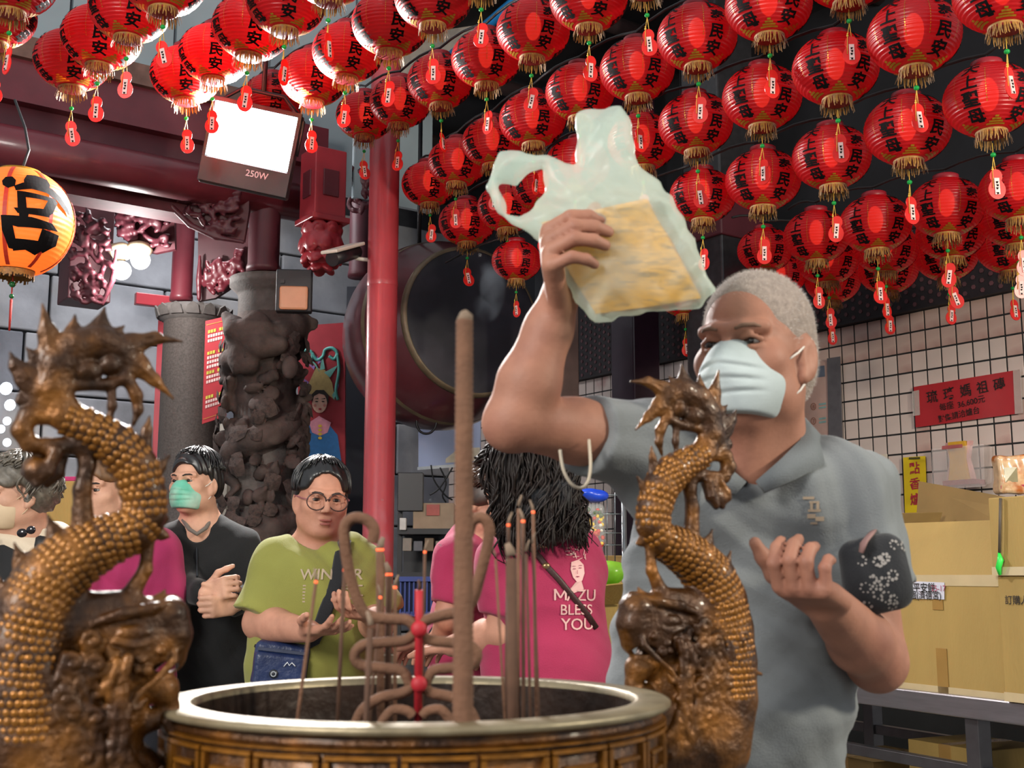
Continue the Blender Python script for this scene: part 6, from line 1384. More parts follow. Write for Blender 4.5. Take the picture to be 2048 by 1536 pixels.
paint('plumes', '#6fb0a8', [[(640, 745), (618, 715), (632, 728)], [(648, 745), (676, 730), (660, 755)], [(612, 790), (600, 765), (616, 775)], [(664, 790), (676, 772), (668, 800)], [(640, 740), (644, 705), (650, 738)]], .014)
paint('plume_tips', '#9a7cc0', [[(628, 740), (616, 728), (630, 732)], [(612, 770), (606, 756), (618, 764)], [(636, 728), (634, 712), (642, 724)], [(668, 778), (678, 768), (674, 784)]], .016)
paint('face', '#e0b8a4', [circ(639, 806, 15, 20)], .016); paint('hair', '#1c1614', [[(624, 806), (622, 790), (632, 780), (648, 780), (657, 790), (656, 808), (650, 790), (638, 787), (628, 792)]], .018)
paint('features', '#2a1a18', [circ(633, 803, 3.2, 1.3, 8), circ(646, 803, 3.2, 1.3, 8), [(628, 798), (636, 796), (637, 798)], [(642, 798), (650, 796), (651, 798)]], .020); paint('lips', '#b0303a', [circ(640, 818, 3.2, 1.8, 8)], .020); paint('blush', '#d88a80', [circ(630, 811, 3, 3, 8), circ(649, 811, 3, 3, 8)], .0185)
paint('collar', '#d890a8', [[(618, 845), (638, 832), (662, 845), (655, 865), (640, 872), (624, 865)]], .014); paint('gem_row', '#d8b840', [circ(640, 852+8*i, 4, 3, 8) for i in range(4)], .018)
m_teal = mat('teal_scroll', '#4f9a94', .5, var=.1)
for pts in ([(606, 712), (612, 700), (624, 706), (622, 722), (612, 722)], [(624, 706), (634, 720), (646, 712), (650, 700), (664, 696), (674, 706), (668, 718), (658, 712)], [(674, 706), (678, 740), (672, 780), (676, 800)]): MB().tube(smooth([pp_(x, y, .012) for x, y in pts], 5), .011, 8).build('scroll_border', m_teal, dl)
# dark doorway between door leaf and pole, flat wall
MB().box(P(720, 930, 8.6), (vsize(64, 8.6), .1, 2.6)).build('door_1', mat('doorway_dark', '#0f1220', .7)); tag(bpy.data.objects['door_1'], kind='structure')
MB().box(P(441, 1000, 8.9), (vsize(30, 8.9), .1, 1.2)).build('trim_50', mat('pale_jamb', '#c9c0b4', .7)); tag(bpy.data.objects['trim_50'], kind='structure')
# ------------------------------------------------------------------ drum
ZR = 7.7; dax = Vector((.50, -.86, .03)).normalized(); dfc = P(946, 642, ZR-.3); Rm = 150/F*(ZR-.3)
dm = thing('temple_drum', 'huge dark temple drum hanging behind the red pole', 'drum', dfc); xq = dax.cross(UPZ).normalized(); RdM = frame(xq, xq.cross(dax)*-1, dax*-1) if False else dax.to_track_quat('Z', 'Y').to_matrix()
m_drum = mat('drum_lacquer', '#54262c', .28, var=.15, scale=3, coat=.5); m_skin = mat('drum_skin', '#1d1c26', .5, var=.3, scale=5, col2='#33303a'); m_drb = mat('drum_band', '#6b5c48', .45, metal=.3, var=.25, scale=12)
Ld = .95; prf = []
for i in range(21):
    u = i/20; prf.append((Rm*(1+.33*math.sin(PI*u)), -Ld*u))
MB().lathe(prf, 56, dfc, RdM).build('barrel', m_drum, dm)
MB().lathe([(0, .004), (Rm*.9, .003), (Rm*.985, 0)], 56, dfc, RdM).build('drum_head', m_skin, dm)
MB().lathe([(Rm*.975, .006), (Rm*1.0, .008), (Rm*1.03, -.012), (Rm*1.035, -.035), (Rm*1.02, -.04)], 56, dfc, RdM).build('rim_band', m_drb, dm)
MB().lathe([(Rm*1.26, -.30*Ld), (Rm*1.285, -.33*Ld), (Rm*1.30, -.36*Ld)], 56, dfc, RdM).build('hoop', m_drb, dm)
rc_ = P(853, 818, ZR-.15); MB().tube([rc_+Vector((.062*math.cos(a*PI/12), 0, -.085+.072*math.sin(a*PI/12))) for a in range(24)], .0075, 8, closed=True).build('ring_handle', mat('black_iron', '#17161a', .45, metal=.5), dm)
MB().tube([rc_+UPZ*.02, rc_-UPZ*.02], .012, 8).build('ring_staple', mat('black_iron', '#17161a', .45, metal=.5), dm)
for px in (838, 1010):
    a = P(px, 500, ZR); MB().tube([a, a+UPZ*.9], .014, 8).build('hanging_rod', mat('black_iron', '#17161a', .45, metal=.5), dm)
# ------------------------------------------------------------------ right side: wall notices, bench, cartons
def wpx(px, py, out=.02):
    d = FWD + RGT*((px-1024)/F) + UPV*((768-py)/F); o = W0-UD*out; t = (o-CAMP).dot(UD)/d.dot(UD); return CAMP+d*t
def slab(name, q4, th, m, parent=None):
    q4 = [Vector(p) for p in q4]; n = (q4[1]-q4[0]).cross(q4[3]-q4[0]).normalized()*th
    mb = MB(); mb.add([p+n for p in q4]+[p for p in q4], [(0, 1, 2, 3), (7, 6, 5, 4), (0, 4, 5, 1), (1, 5, 6, 2), (2, 6, 7, 3), (3, 7, 4, 0)]); return mb.build(name, m, parent)
def wthing(name, label, cat, px, py): return thing(name, label, cat, wpx(px, py, .03))
WX = -VD      # to the right along the wall, as seen
m_wink = mat('brush_ink', '#1a1210', .6)
# red price notice
rs = wthing('red_notice', 'red handwritten price notice taped to the tiled wall', 'notice', 1935, 798)
slab('paper', [wpx(1832, 855, .025), wpx(2044, 826, .025), wpx(2040, 739, .025), wpx(1828, 774, .025)], .003, mat('notice_red', '#a8262c', .4, var=.08, scale=8, coat=.3), rs)
def wtext(mb, txt, px, py, hpx, tilt, bold=.012, out=.032, sx=1., wob=.0):
    c = wpx(px, py, out); z = (c-CAMP).dot(FWD); ax = (WX*math.cos(tilt)+UPZ*math.sin(tilt)); flat_text(mb, txt, c, ax, UD.cross(ax)*-1 if False else (UPZ*math.cos(tilt)-WX*math.sin(tilt)), hpx*z/F, bold, .0, sx=sx, wob=wob)
mb = MB(); tl_ = .10
for i, chx in enumerate('琉璃媽祖磚'): mb = MB(); wtext(mb, chx, 1864+i*33.5, 793-i*6.3, 27, tl_, .012, wob=.05); mb.build('character', m_wink, rs)
mb = MB(); wtext(mb, '每座', 1893, 812, 17, tl_, .008, wob=.05); wtext(mb, '36,600元', 1942, 803, 17, tl_, .008, wob=.05); mb.build('price_lettering', m_wink, rs)
mb = MB(); wtext(mb, '對傑請洽爐台', 1917, 829, 16, tl_, .008, wob=.05); mb.build('note_lettering', m_wink, rs)
m_tape = mat('clear_tape', '#d8d0c8', .12, var=.05, alpha=.35)
slab('tape', [wpx(2030, 828, .032), wpx(2046, 826, .032), wpx(2042, 738, .032), wpx(2026, 741, .032)], .001, m_tape, rs); slab('tape', [wpx(1826, 832, .032), wpx(1840, 830, .032), wpx(1838, 780, .032), wpx(1824, 783, .032)], .001, m_tape, rs)
# yellow censer sign
ys = wthing('yellow_sign', 'yellow vertical sign with red characters on the tiled wall', 'sign', 1830, 960)
slab('board', [wpx(1811, 1030, .025), wpx(1855, 1027, .025), wpx(1851, 912, .025), wpx(1807, 915, .025)], .004, mat('sign_yellow', '#d6b91c', .5, var=.06), ys)
for i, chx in enumerate('點香爐'): mb = MB(); wtext(mb, chx, 1829+i*.8, 936+i*31, 25, .03, .016, .033); mb.build('character', mat('sign_red', '#a8283a', .5), ys)
slab('hanger_tab', [wpx(1818, 919, .034), wpx(1840, 918, .034), wpx(1840, 914, .034), wpx(1818, 915, .034)], .002, mat('tab_dark', '#4a4418', .6), ys)
# white typed notice half hidden by the shoulder
wn = wthing('typed_notice', 'cream typed notice half hidden behind the grey shoulder', 'notice', 1757, 960)
slab('paper', [wpx(1728, 1010, .022), wpx(1777, 1004, .022), wpx(1775, 908, .022), wpx(1727, 914, .022)], .002, mat('cream_paper', '#cfc4b2', .7, var=.05), wn)
mb = MB()
for c_ in range(4):
    for r_ in range(9): x = 1738+c_*9.5; y = 918+r_*8; mb.quad([wpx(x, y+5, .026), wpx(x+4.5, y+5, .026), wpx(x+4.5, y, .026), wpx(x, y, .026)]) if (c_*7+r_*5) % 6 else None
o = mb.build('typed_rows', mat('grey_print', '#4a4640', .7), wn); o['kind'] = 'stuff'
# information board and steel strip beside the head
ib = wthing('information_board', 'pale pink notice board with blue header beside the head', 'notice', 1622, 800)
slab('paper', [wpx(1560, 905, .022), wpx(1657, 893, .022), wpx(1655, 722, .022), wpx(1560, 738, .022)], .003, mat('pinkish_paper', '#b3948a', .6, var=.06), ib)
slab('header', [wpx(1612, 758, .027), wpx(1650, 753, .027), wpx(1649, 731, .027), wpx(1611, 735, .027)], .001, mat('header_blue', '#5a6272', .6), ib)
for (y, n_) in ((813, '8'), (842, '7')):
    c = wpx(1627, y, .0275); MB().tube([c+WX*(.019*math.cos(a*PI/10))+UPZ*(.021*math.sin(a*PI/10)) for a in range(20)], .0022, 6, closed=True).build('number_ring', mat('ring_brown', '#8a5a4a', .6), ib)
    mb = MB(); wtext(mb, n_, 1627, y, 11, 0, .01, .029); mb.build('number', mat('ring_brown', '#8a5a4a', .6), ib)
    for r_ in range(2): slab('text_line', [wpx(1638, y-2+r_*7, .027), wpx(1652, y-4+r_*7, .027), wpx(1652, y-8+r_*7, .027), wpx(1638, y-6+r_*7, .027)], .001, mat('pale_teal_print', '#7d9a98', .6), ib)
st = wthing('steel_strip', 'grey steel strip standing left of the clean tiles', 'strip', 1668, 800)
slab('strip', [wpx(1659, 892, .03), wpx(1686, 889, .03), wpx(1681, 713, .03), wpx(1655, 717, .03)], .006, mat('dull_steel', '#6f6c70', .4, metal=.5, var=.15), st)
# acrylic case with amber bottle-shaped award
ac = wthing('acrylic_case', 'clear acrylic wall case holding an amber and pink award', 'case', 1925, 940); m_acr = mat('acrylic', '#eadfdc', .05, var=.02, alpha=.22, spec=.6)
for (q_, nm) in (([(1866, 980), (1968, 973), (1966, 888), (1864, 898)], 'front_pane'),): slab(nm, [wpx(x, y, .20) for x, y in q_], .004, m_acr, ac)
slab('base_pane', [wpx(1866, 980, .20), wpx(1968, 973, .20), wpx(1980, 965, .02), wpx(1880, 975, .02)], .004, m_acr, ac); slab('side_pane', [wpx(1968, 973, .20), wpx(1982, 965, .02), wpx(1982, 893, .02), wpx(1966, 888, .20)], .004, m_acr, ac)
ab = wpx(1928, 970, .11); sc_ = 1.0
MB().box(ab+UPZ*.012, (.20, .10, .028), RW, bev=.004).build('award_base', mat('award_red', '#8a2c34', .4), ac)
mb = MB(); pf_ = [(-.062, .026), (-.052, .08), (-.045, .14), (-.055, .20), (-.050, .235), (.050, .235), (.055, .20), (.045, .14), (.052, .08), (.062, .026)]
mb.prism(pf_, ab-UD*.02, WX, UPZ, .03); mb.build('award_amber', mat('award_amber_fill', '#c99a2c', .35, var=.12), ac)
for s in (-1, 1): MB().prism([(s*.064, .026), (s*.088, .026), (s*.060, .14), (s*.082, .235), (s*.056, .235), (s*.047, .14)], ab-UD*.012, WX, UPZ, .02).build('award_wing', mat('award_pink', '#d8a8a4', .4), ac)
# translucent red-lettered lid strip above
slab('lettered_strip', [wpx(1884, 899, .205), wpx(1925, 895, .205), wpx(1925, 888, .205), wpx(1884, 892, .205)], .001, mat('strip_red', '#a85a5a', .5), ac)
# orange plastic packets on top of the tall carton
pk = thing('snack_packet', 'orange and white plastic food packet on the tall carton', 'packet', P(2024, 950, 5.1))
S = SDF(); pc_ = P(2026, 950, 5.15); S.box(pc_, (.075, .045, .085), .02); S.disp = folds(.005, [(1, 0, .2, 90, .3, 1.), (.2, .3, 1, 60, 1, .6)]); pkb = link('wrapper', S.mesh(.006, 'wrapper'), mat('packet_film', '#d9b48a', .15, var=.25, scale=20, col2='#b5642a', c2thr=(.5, .6), coat=.6), pk); bvx = bvh_of(pkb)
mb = MB(); cast_poly(mb, bvx, [(-.07, -.062), (.07, -.056), (.07, -.042), (-.07, -.048)], pc_, (1, 0, 0), UPZ, (0, 1, 0), .002); mb.build('red_band', mat('band_crimson', '#a8344a', .3), pk)
mb = MB(); cast_poly(mb, bvx, [(-.055, -.035), (.0, -.033), (.0, .03), (-.055, .028)], pc_, (1, 0, 0), UPZ, (0, 1, 0), .002); mb.build('window', mat('window_beige', '#8f8462', .3), pk)
# --- steel bench (runs along its own line) with cartons
m_ss = mat('stainless', '#b5b0b4', .28, metal=.9, var=.1, scale=6, stretch=(1, 1, 12)); m_ssd = mat('steel_tube', '#6d6a6c', .3, metal=.8, var=.12)
BD = Vector((.4925, -1, 0)).normalized(); BN = Vector((BD.y, -BD.x, 0)); BN = BN if BN.y > 0 else -BN      # BN: away from the viewer
bq = P(1720, 1368, 4.6); BH = bq.z; b0_ = Vector((bq.x, bq.y, 0))
def bp(s, n, h): return b0_+BD*s+BN*n+UPZ*h
def bpx(px, py, n=0.):
    d = FWD + RGT*((px-1024)/F) + UPV*((768-py)/F); o = b0_+BN*n; t = (o-CAMP).dot(BN)/d.dot(BN); return CAMP+d*t
def boxb(nm, s0, s1, n0, n1, h0, h1, m, par, bev=.003):
    c = bp((s0+s1)/2, (n0+n1)/2, (h0+h1)/2); return MB().box(c, (abs(s1-s0), abs(n1-n0), abs(h1-h0)), frame(BD, BN, UPZ), bev=bev).build(nm, m, par)
be_ = thing('steel_bench', 'stainless steel bench carrying the cartons on the right', 'bench', bp(.4, .3, 0))
boxb('top', -1.0, 2.2, -.0, .62, BH-.075, BH, m_ss, be_, .006)
for s in (-.55, .52, 1.5):
    for n_ in (.05, .56): boxb('leg', s-.03, s+.03, n_-.03, n_+.03, 0, BH-.075, m_ssd, be_)
for h in (.35, .18):
    boxb('rail', -.9, 2.1, .03, .07, BH-.075-h-.02, BH-.075-h+.02, m_ssd, be_); boxb('rail', -.9, 2.1, .54, .58, BH-.075-h-.02, BH-.075-h+.02, m_ssd, be_)
boxb('rail', -.9, 2.1, .0, .62, .10, .13, m_ssd, be_)
# things on the lower shelf
m_kraft = mat('cardboard', '#a88a4c', .75, var=.10, scale=5, bump=.15, bscale=120, stretch=(1, 1, .25)); m_kraftd = mat('cardboard_inner', '#84693c', .8, var=.1, scale=6); m_ptape = mat('parcel_tape', '#a07c44', .25, var=.06, coat=.4); m_ctape = mat('glossy_tape', '#c9b48c', .1, var=.05, coat=.7)
for i, (s0, s1, n0, n1, h1, lab) in enumerate(((-.42, -.08, .12, .5, .40, 'small brown carton under the bench, left'), (.05, .42, .18, .5, .50, 'yellowish carton under the bench beside the steel leg'), (.62, 1.1, .2, .5, .36, 'dark carton under the bench, right'))):
    t = thing('carton', lab, 'carton', bp(s0, n0, .13)); boxb('box', s0, s1, n0, n1, .13, .13+h1, m_kraft if i == 1 else m_kraftd, t); boxb('seam_tape', (s0+s1)/2-.03, (s0+s1)/2+.03, n0-.002, n1, .13+h1*.6, .13+h1+.001, m_ptape, t)
# large open carton
sA0, sA1 = (bpx(1665, 1300)-b0_).dot(BD), (bpx(1996, 1260)-b0_).dot(BD); hA = bpx(1900, 1152).z
ca = thing('carton', 'large open cardboard carton with printed white label on the steel bench', 'carton', bp((sA0+sA1)/2, .25, BH))
boxb('front_panel', sA0, sA1, .02, .026, BH, hA, m_kraft, ca, .001); boxb('back_panel', sA0, sA1, .50, .506, BH, hA+.02, m_kraftd, ca, .001); boxb('side_panel', sA0, sA0+.006, .026, .50, BH, hA, m_kraftd, ca, .001); boxb('side_panel', sA1-.006, sA1, .026, .50, BH, hA, m_kraftd, ca, .001); boxb('bottom', sA0, sA1, .026, .50, BH, BH+.006, m_kraftd, ca, .001)
# raised flaps
fA = [bp(sA0+.02, .024, hA), bp(sA1-.01, .024, hA), bp(sA1-.01, -.02, hA)+UPZ*.195, bp(sA0+.20, -.02, hA)+UPZ*.20, ]
slab('flap', [bp(sA0, .024, hA), bp(sA1-.005, .024, hA), bp(sA1-.005, .08, hA+.190), bp(sA0+.05, .08, hA+.200)], .006, m_kraft, ca)
slab('flap', [bp(sA0-.05, .50, hA+.02), bp(sA1, .50, hA+.02), bp(sA1, .56, hA+.22), bp(sA0-.05, .56, hA+.40)], .006, m_kraftd, ca)
slab('flap', [bp(sA0+.01, .03, hA), bp(sA0+.01, .49, hA), bp(sA0+.13, .49, hA+.26), bp(sA0+.13, .03, hA+.24)], .006, m_kraftd, ca)
slab('edge_tape', [bp(sA0, .0185, hA-.035), bp(sA1, .0185, hA-.035), bp(sA1, .0185, hA+.004), bp(sA0, .0185, hA+.004)], .001, m_ctape, ca)
sm = (bpx(1885, 1250)-b0_).dot(BD); boxb('seam_tape', sm-.055, sm-.005, .0170, .0195, BH, BH+.155, m_ptape, ca, .0005); boxb('seam_tape', sm-.06, sm-.01, .0170, .0195, hA-.12, hA-.03, m_ptape, ca, .0005); boxb('bottom_tape', sA0, sA1, .0170, .0195, BH, BH+.022, m_ctape, ca, .0005)
lq = [bpx(1818, 1197, .016), bpx(1889, 1199, .016), bpx(1889, 1165, .016), bpx(1818, 1162, .016)]; slab('label', lq, .001, mat('label_white', '#d2d2dc', .5, var=.03), ca)
axl = BD; 
mb = MB(); cL = bpx(1848, 1175, .0135); flat_text(mb, '平安餅', cL, axl, UPZ, .036, .01, .0012); cL2 = bpx(1851, 1190, .0135); flat_text(mb, '個(濟德宮)', cL2, axl, UPZ, .033, .008, .0012); mb.build('label_print', m_wink, ca)
mb = MB(); flat_text(mb, '25-17', bpx(1877, 1176, .0135), axl, UPZ, .030, .0, .0012); mb.build('red_pen', mat('red_pen_ink', '#b0506a', .6), ca)
# right hand cartons, one on another
sB0 = sA1+.02; hB = bpx(2020, 1152).z; hC = bpx(2020, 994).z
cb_ = thing('carton', 'closed carton at the right end of the steel bench, below another', 'carton', bp(sB0+.25, .25, BH)); boxb('box', sB0, sB0+.55, -.01, .46, BH, hB, m_kraft, cb_, .004)
mb = MB(); flat_text(mb, '訂購人', bpx(2034, 1200, -.012)-BN*.002, axl, UPZ, .032, .008, .001); mb.build('print', m_wink, cb_)
slab('edge_tape', [bp(sB0, -.0115, BH), bp(sB0+.55, -.0115, BH), bp(sB0+.55, -.0115, BH+.03), bp(sB0, -.0115, BH+.03)], .001, m_ctape, cb_)
cc2 = thing('carton', 'upper carton stacked at the right edge with green tie', 'carton', bp(sB0+.25, .25, hB)); boxb('box', sB0-.01, sB0+.55, -.02, .46, hB+.002, hC, m_kraft, cc2, .004); slab('edge_tape', [bp(sB0-.01, -.0215, hB+.002), bp(sB0+.55, -.0215, hB+.002), bp(sB0+.55, -.0215, hB+.03), bp(sB0-.01, -.0215, hB+.03)], .001, m_ctape, cc2)
gt = thing('plastic_tie', 'bright green plastic tie between the cartons', 'tie', bpx(1998, 1135, -.03)); MB().tube([bpx(1998, 1105, -.03), bpx(2001, 1120, -.034), bpx(1997, 1135, -.034), bpx(2000, 1150, -.03)], [.004, .011, .010, .005], 8).build('ribbon', mat('tie_green', '#2fd04a', .4), gt)
MB().tube([bpx(2001, 996, -.03), bpx(2000, 1050, -.032), bpx(1999, 1105, -.032)], .005, 8).build('string', mat('dark_string', '#4a4036', .6), gt)
# bench-side grey sack at the lower right
sk_ = thing('grey_sack', 'grey bundled sack under the right end of the bench', 'sack', bp(1.0, .1, .2)); S = SDF(); S.ell(bp(1.02, .02, .50), (.16, .13, .16)); S.ell(bp(1.0, .05, .28), (.2, .16, .16), k=.05); S.disp = folds(.008, [(1, .2, .3, 40, .2, 1), (.3, .4, 1, 50, 1, .6)]); link('bundle', S.mesh(.012, 'bundle'), mat('sack_grey', '#6d6058', .8, var=.2), sk_)
# ------------------------------------------------------------------ columns in front of the tiled wall
def sqcol(nm, lab, px0, px1, z, m, h1=5.0, band=None):
    c = P((px0+px1)/2, 900, z); w_ = vsize(px1-px0, z)/1.25; t = thing(nm, lab, 'column', (c.x, c.y, 0)); R_ = frame(VD, UD, UPZ)
    MB().box((c.x, c.y, h1/2), (w_*.9, w_*.9, h1), R_, bev=.01).build('shaft', m, t); MB().box((c.x, c.y, .12), (w_*1.1, w_*1.1, .24), R_, bev=.01).build('plinth', m, t)
    if band: MB().box((c.x, c.y, band), (w_*1.0, w_*1.0, .22), R_, bev=.008).build('collar_band', m_redd, t)
    return t
sqcol('granite_column', 'dark polished square column behind the grey polo head', 1380, 1528, 6.55, mat('dark_granite', '#2c2b2e', .3, var=.25, scale=30), band=P(0, 430, 6.55).z)
sqcol('timber_column', 'brown square post right of the wavy dark hair', 1090, 1160, 6.6, mat('brown_post', '#4c3a36', .6, var=.15), h1=3.4)
sqcol('lacquer_panel', 'dark purple lacquered panel behind the raised sleeve', 1225, 1322, 8.3, mat('plum_lacquer', '#2d1626', .3, var=.15, coat=.4), h1=4.8)
sqcol('dark_pillar', 'near black pillar behind the raised forearm', 1070, 1152, 8.0, mat('blue_black', '#10131d', .5), h1=4.6)
c = P(1070, 880, 7.2); MB().box(c, (vsize(46, 7.2), .04, vsize(110, 7.2)), bev=.003).build('paper_sheet', mat('buff_sheet', '#b8ab8a', .7)); tag(bpy.data.objects['paper_sheet'], 'buff paper sheet on the dark pillar above the wavy hair', 'paper')
# ------------------------------------------------------------------ clutter along the tiled wall behind the pink shirts
def box_px(nm, lab, cat, x0, x1, y0, y1, z, dep, m, part='body', bev=.004, rz=.0):
    a = P((x0+x1)/2, (y0+y1)/2, z); t = thing(nm, lab, cat, P((x0+x1)/2, y1, z)); MB().box(a+Vector((0, dep/2, 0)), (vsize(x1-x0, z), dep, vsize(y1-y0, z)), rotz(rz), bev=bev).build(part, m, t); return t
ZS = 7.6
pst = thing('wall_poster', 'pale blue and violet picture poster below the drum', 'poster', P(898, 868, 9.2)); slab('print', [P(838, 934, 9.2), P(962, 924, 9.0), P(962, 795, 9.0), P(838, 802, 9.2)], .01, mat('poster_print', '#a9b3d4', .25, var=.15, scale=1.4, col2='#c9b4c4', c2thr=(.45, .6)), pst)
slab('lower_field', [P(860, 928, 9.17), P(960, 921, 8.97), P(960, 895, 8.97), P(880, 898, 9.15)], .004, mat('poster_cream', '#d6c9b4', .3, var=.1), pst); slab('frame_edge', [P(836, 940, 9.17), P(964, 930, 8.97), P(964, 924, 8.97), P(836, 934, 9.17)], .012, mat('frame_white', '#c9cdd2', .4), pst)
box_px('monitor', 'black monitor standing left of the carton behind pink shirts', 'monitor', 795, 846, 945, 1022, ZS, .08, mat('black_plastic', '#15161b', .4), 'casing')
cx_ = box_px('carton', 'brown carton with red print on the black shelf', 'carton', 826, 908, 1006, 1060, ZS, .3, mat('cardboard_grey', '#9a8672', .8, var=.1), 'box'); MB().box(P(866, 1020, ZS-.004), (vsize(26, ZS), .006, vsize(22, ZS))).build('red_print', mat('print_red', '#a85a54', .7), cx_)
box_px('white_box', 'small white box at the edge of the black shelf', 'box', 799, 812, 1036, 1060, ZS-.05, .06, mat('white_card', '#c9c6c4', .6))
sh_ = thing('black_shelf', 'black metal shelf crowded with packages behind the pink shirts', 'shelf', P(855, 1240, ZS)); m_bs = mat('black_shelf_paint', '#14161c', .5, var=.2)
for y in (1063, 1150, 1235): MB().box(P(858, y, ZS)+Vector((0, .18, 0)), (vsize(124, ZS), .42, .035)).build('board', m_bs, sh_)
for x in (798, 916): MB().box(P(x, 1200, ZS)+Vector((0, .0, -.15)), (.03, .03, 1.55)).build('upright', m_bs, sh_)
MB().box(P(858, 1150, ZS)+Vector((0, .38, 0)), (vsize(124, ZS), .02, .62)).build('back_sheet', m_bs, sh_)
for i, x in enumerate((814, 836, 858, 880, 902)): box_px('parcel', 'small wrapped parcel on the black shelf, %s from the left' % ORD[i], 'parcel', x-9, x+9, 1076+(i % 2)*6, 1102, ZS+.02, .1, mat('parcel_%d' % (i % 3), ('#8a8078', '#5f6068', '#7a6450')[i % 3], .6))
cr = thing('blue_crate', 'blue plastic basket crate on the lower shelf', 'crate', P(838, 1230, ZS-.1)); m_cr = mat('crate_blue', '#1f3a8a', .4, var=.12)
for (y, h) in ((1158, .03), (1228, .03)): MB().box(P(836, y, ZS-.1)+Vector((0, .14, 0)), (vsize(74, ZS), .30, h)).build('rim', m_cr, cr)
for i in range(9): MB().box(P(801+i*8.8, 1193, ZS-.1), (.010, .01, vsize(66, ZS))).build('slat', m_cr, cr)
MB().box(P(836, 1193, ZS-.08), (vsize(70, ZS), .006, vsize(60, ZS))).build('shade_sheet', mat('crate_shadow', '#14204a', .7), cr)  # dark sheet behind the slats stands in for the shade inside
wire = thing('wall_cables', 'tangle of thin black cables hanging below the poster', 'cable', P(890, 960, 8.2))
for k_, pts in enumerate(([(862, 930), (868, 960), (890, 990), (905, 1000)], [(880, 935), (892, 965), (885, 990), (892, 1005)], [(905, 935), (880, 975), (860, 990)])): MB().tube(smooth([P(x, y, 8.4) for x, y in pts], 5), .006, 6).build('cable', m_wire, wire)
# low glass-topped stand with red tray where the pink shirts work
tb_ = thing('serving_table', 'pale green glass topped table between burner and pink shirts', 'table', P(830, 1380, 3.7)); zt2 = P(830, 1312, 3.55).z
MB().box((-.36, 3.86, zt2-.015), (.5, .36, .03), bev=.004).build('top', mat('green_glass', '#9fb8a8', .2, var=.08), tb_)
for sx_ in (-.22, .22):
    for sy_ in (-.15, .15): MB().box((-.36+sx_, 3.86+sy_, (zt2-.03)/2), (.04, .04, zt2-.03)).build('leg', m_ssd, tb_)
rt_ = thing('red_tray', 'flat red plastic tray on the green glass table', 'tray', P(832, 1305, 3.5)); MB().lathe([(0, 0), (.09, 0), (.11, .02), (.115, .02), (.095, -.006), (0, -.006)], 32, (-.30, 3.80, zt2+.008)).build('dish', mat('tray_red', '#d8392a', .3), rt_)
box_px('wire_basket', 'white wire edged tray at the front of the green table', 'tray', 800, 890, 1300, 1318, 3.48, .05, mat('wire_white', '#b9c4c0', .4)) if False else None
# red plastic stool
sl = thing('plastic_stool', 'red plastic stool partly hidden between black jacket and lime shirt', 'stool', P(470, 1460, 4.7)); z0_ = P(470, 1322, 4.7); m_st = mat('stool_red', '#c22636', .35)
MB().box((z0_.x, z0_.y+.1, z0_.z-.012), (.16, .26, .025), bev=.01).build('seat', m_st, sl)
for sx_ in (-1, 1):
    for sy_ in (-1, 1): MB().hexa([Vector((z0_.x+sx_*(.075+.03*(1-k))-.014*(1 if j in (0, 3) else -1), z0_.y+.1+sy_*(.12+.02*(1-k))-.014*(1 if j in (0, 1) else -1), (z0_.z-.02)*k)) for k in (0, 1) for j in range(4)]).build('leg', m_st, sl)
# fruit packets on a wire grid, blue tarp, green bag in a carton: right of the pink back
wr_ = thing('wire_rack', 'thin wire rack with hanging packets right of the pink back', 'rack', P(1195, 1140, 4.4)); m_wi = mat('rack_wire', '#7d8488', .3, metal=.7)
for x in range(1150, 1250, 16): MB().tube([P(x, 985, 4.45), P(x, 1140, 4.45)], .0022, 5).build('wire', m_wi, wr_)
for y in (990, 1028, 1066, 1090, 1130): MB().tube([P(1146, y, 4.448), P(1248, y, 4.448)], .0025, 5).build('wire', m_wi, wr_)
for x in (1148, 1247): a = P(x, 985, 4.45); MB().tube([a, Vector((a.x, a.y, 0))], .010, 8).build('upright', m_wi, wr_)
fp2 = thing('candy_packet', 'clear packet of red and yellow sweets on the wire rack', 'packet', P(1188, 1088, 4.38)); rr = random.Random(3); cols = [mat('sweet_red', '#c8301c', .3), mat('sweet_yellow', '#e8c020', .3), mat('sweet_white', '#d9d4c8', .3), mat('sweet_dark', '#4a5a3a', .4)]
for ci, (y0, y1, n_) in enumerate(((1062, 1090, 26), (1030, 1052, 14), (1050, 1064, 10), (1012, 1032, 8))):
    for i in range(n_): MB().ball(P(rr.uniform(1170, 1206), rr.uniform(y0, y1), 4.39+rr.uniform(-.02, .02)), rr.uniform(.006, .010), 8, 6).build('sweet', cols[ci] if rr.random() > .25 else cols[(ci+1) % 2], fp2)
S = SDF(); S.box(P(1188, 1050, 4.39), (.040, .03, .078), .02); link('clear_film', S.mesh(.006, 'clear_film'), mat('clear_film', '#e8ecea', .08, var=.02, alpha=.15), fp2)
bt_ = thing('blue_bag', 'bright blue plastic bag on top of the wire rack', 'bag', P(1185, 990, 4.42)); S = SDF(); S.ell(P(1186, 992, 4.42), (.055, .04, .022)); S.ell(P(1172, 986, 4.40), (.03, .03, .014), k=.02); S.disp = folds(.004, [(1, .2, .3, 90, .2, 1)]); link('film', S.mesh(.005, 'film'), mat('bag_blue', '#1c46c8', .3), bt_)
cg = box_px('carton', 'low open carton under the green bag right of pink back', 'carton', 1150, 1245, 1165, 1330, 4.15, .3, m_kraft, 'box'); slab('flap', [P(1150, 1210, 4.14), P(1245, 1205, 4.14), P(1250, 1165, 4.05), P(1180, 1172, 4.05)], .005, m_kraft, cg)
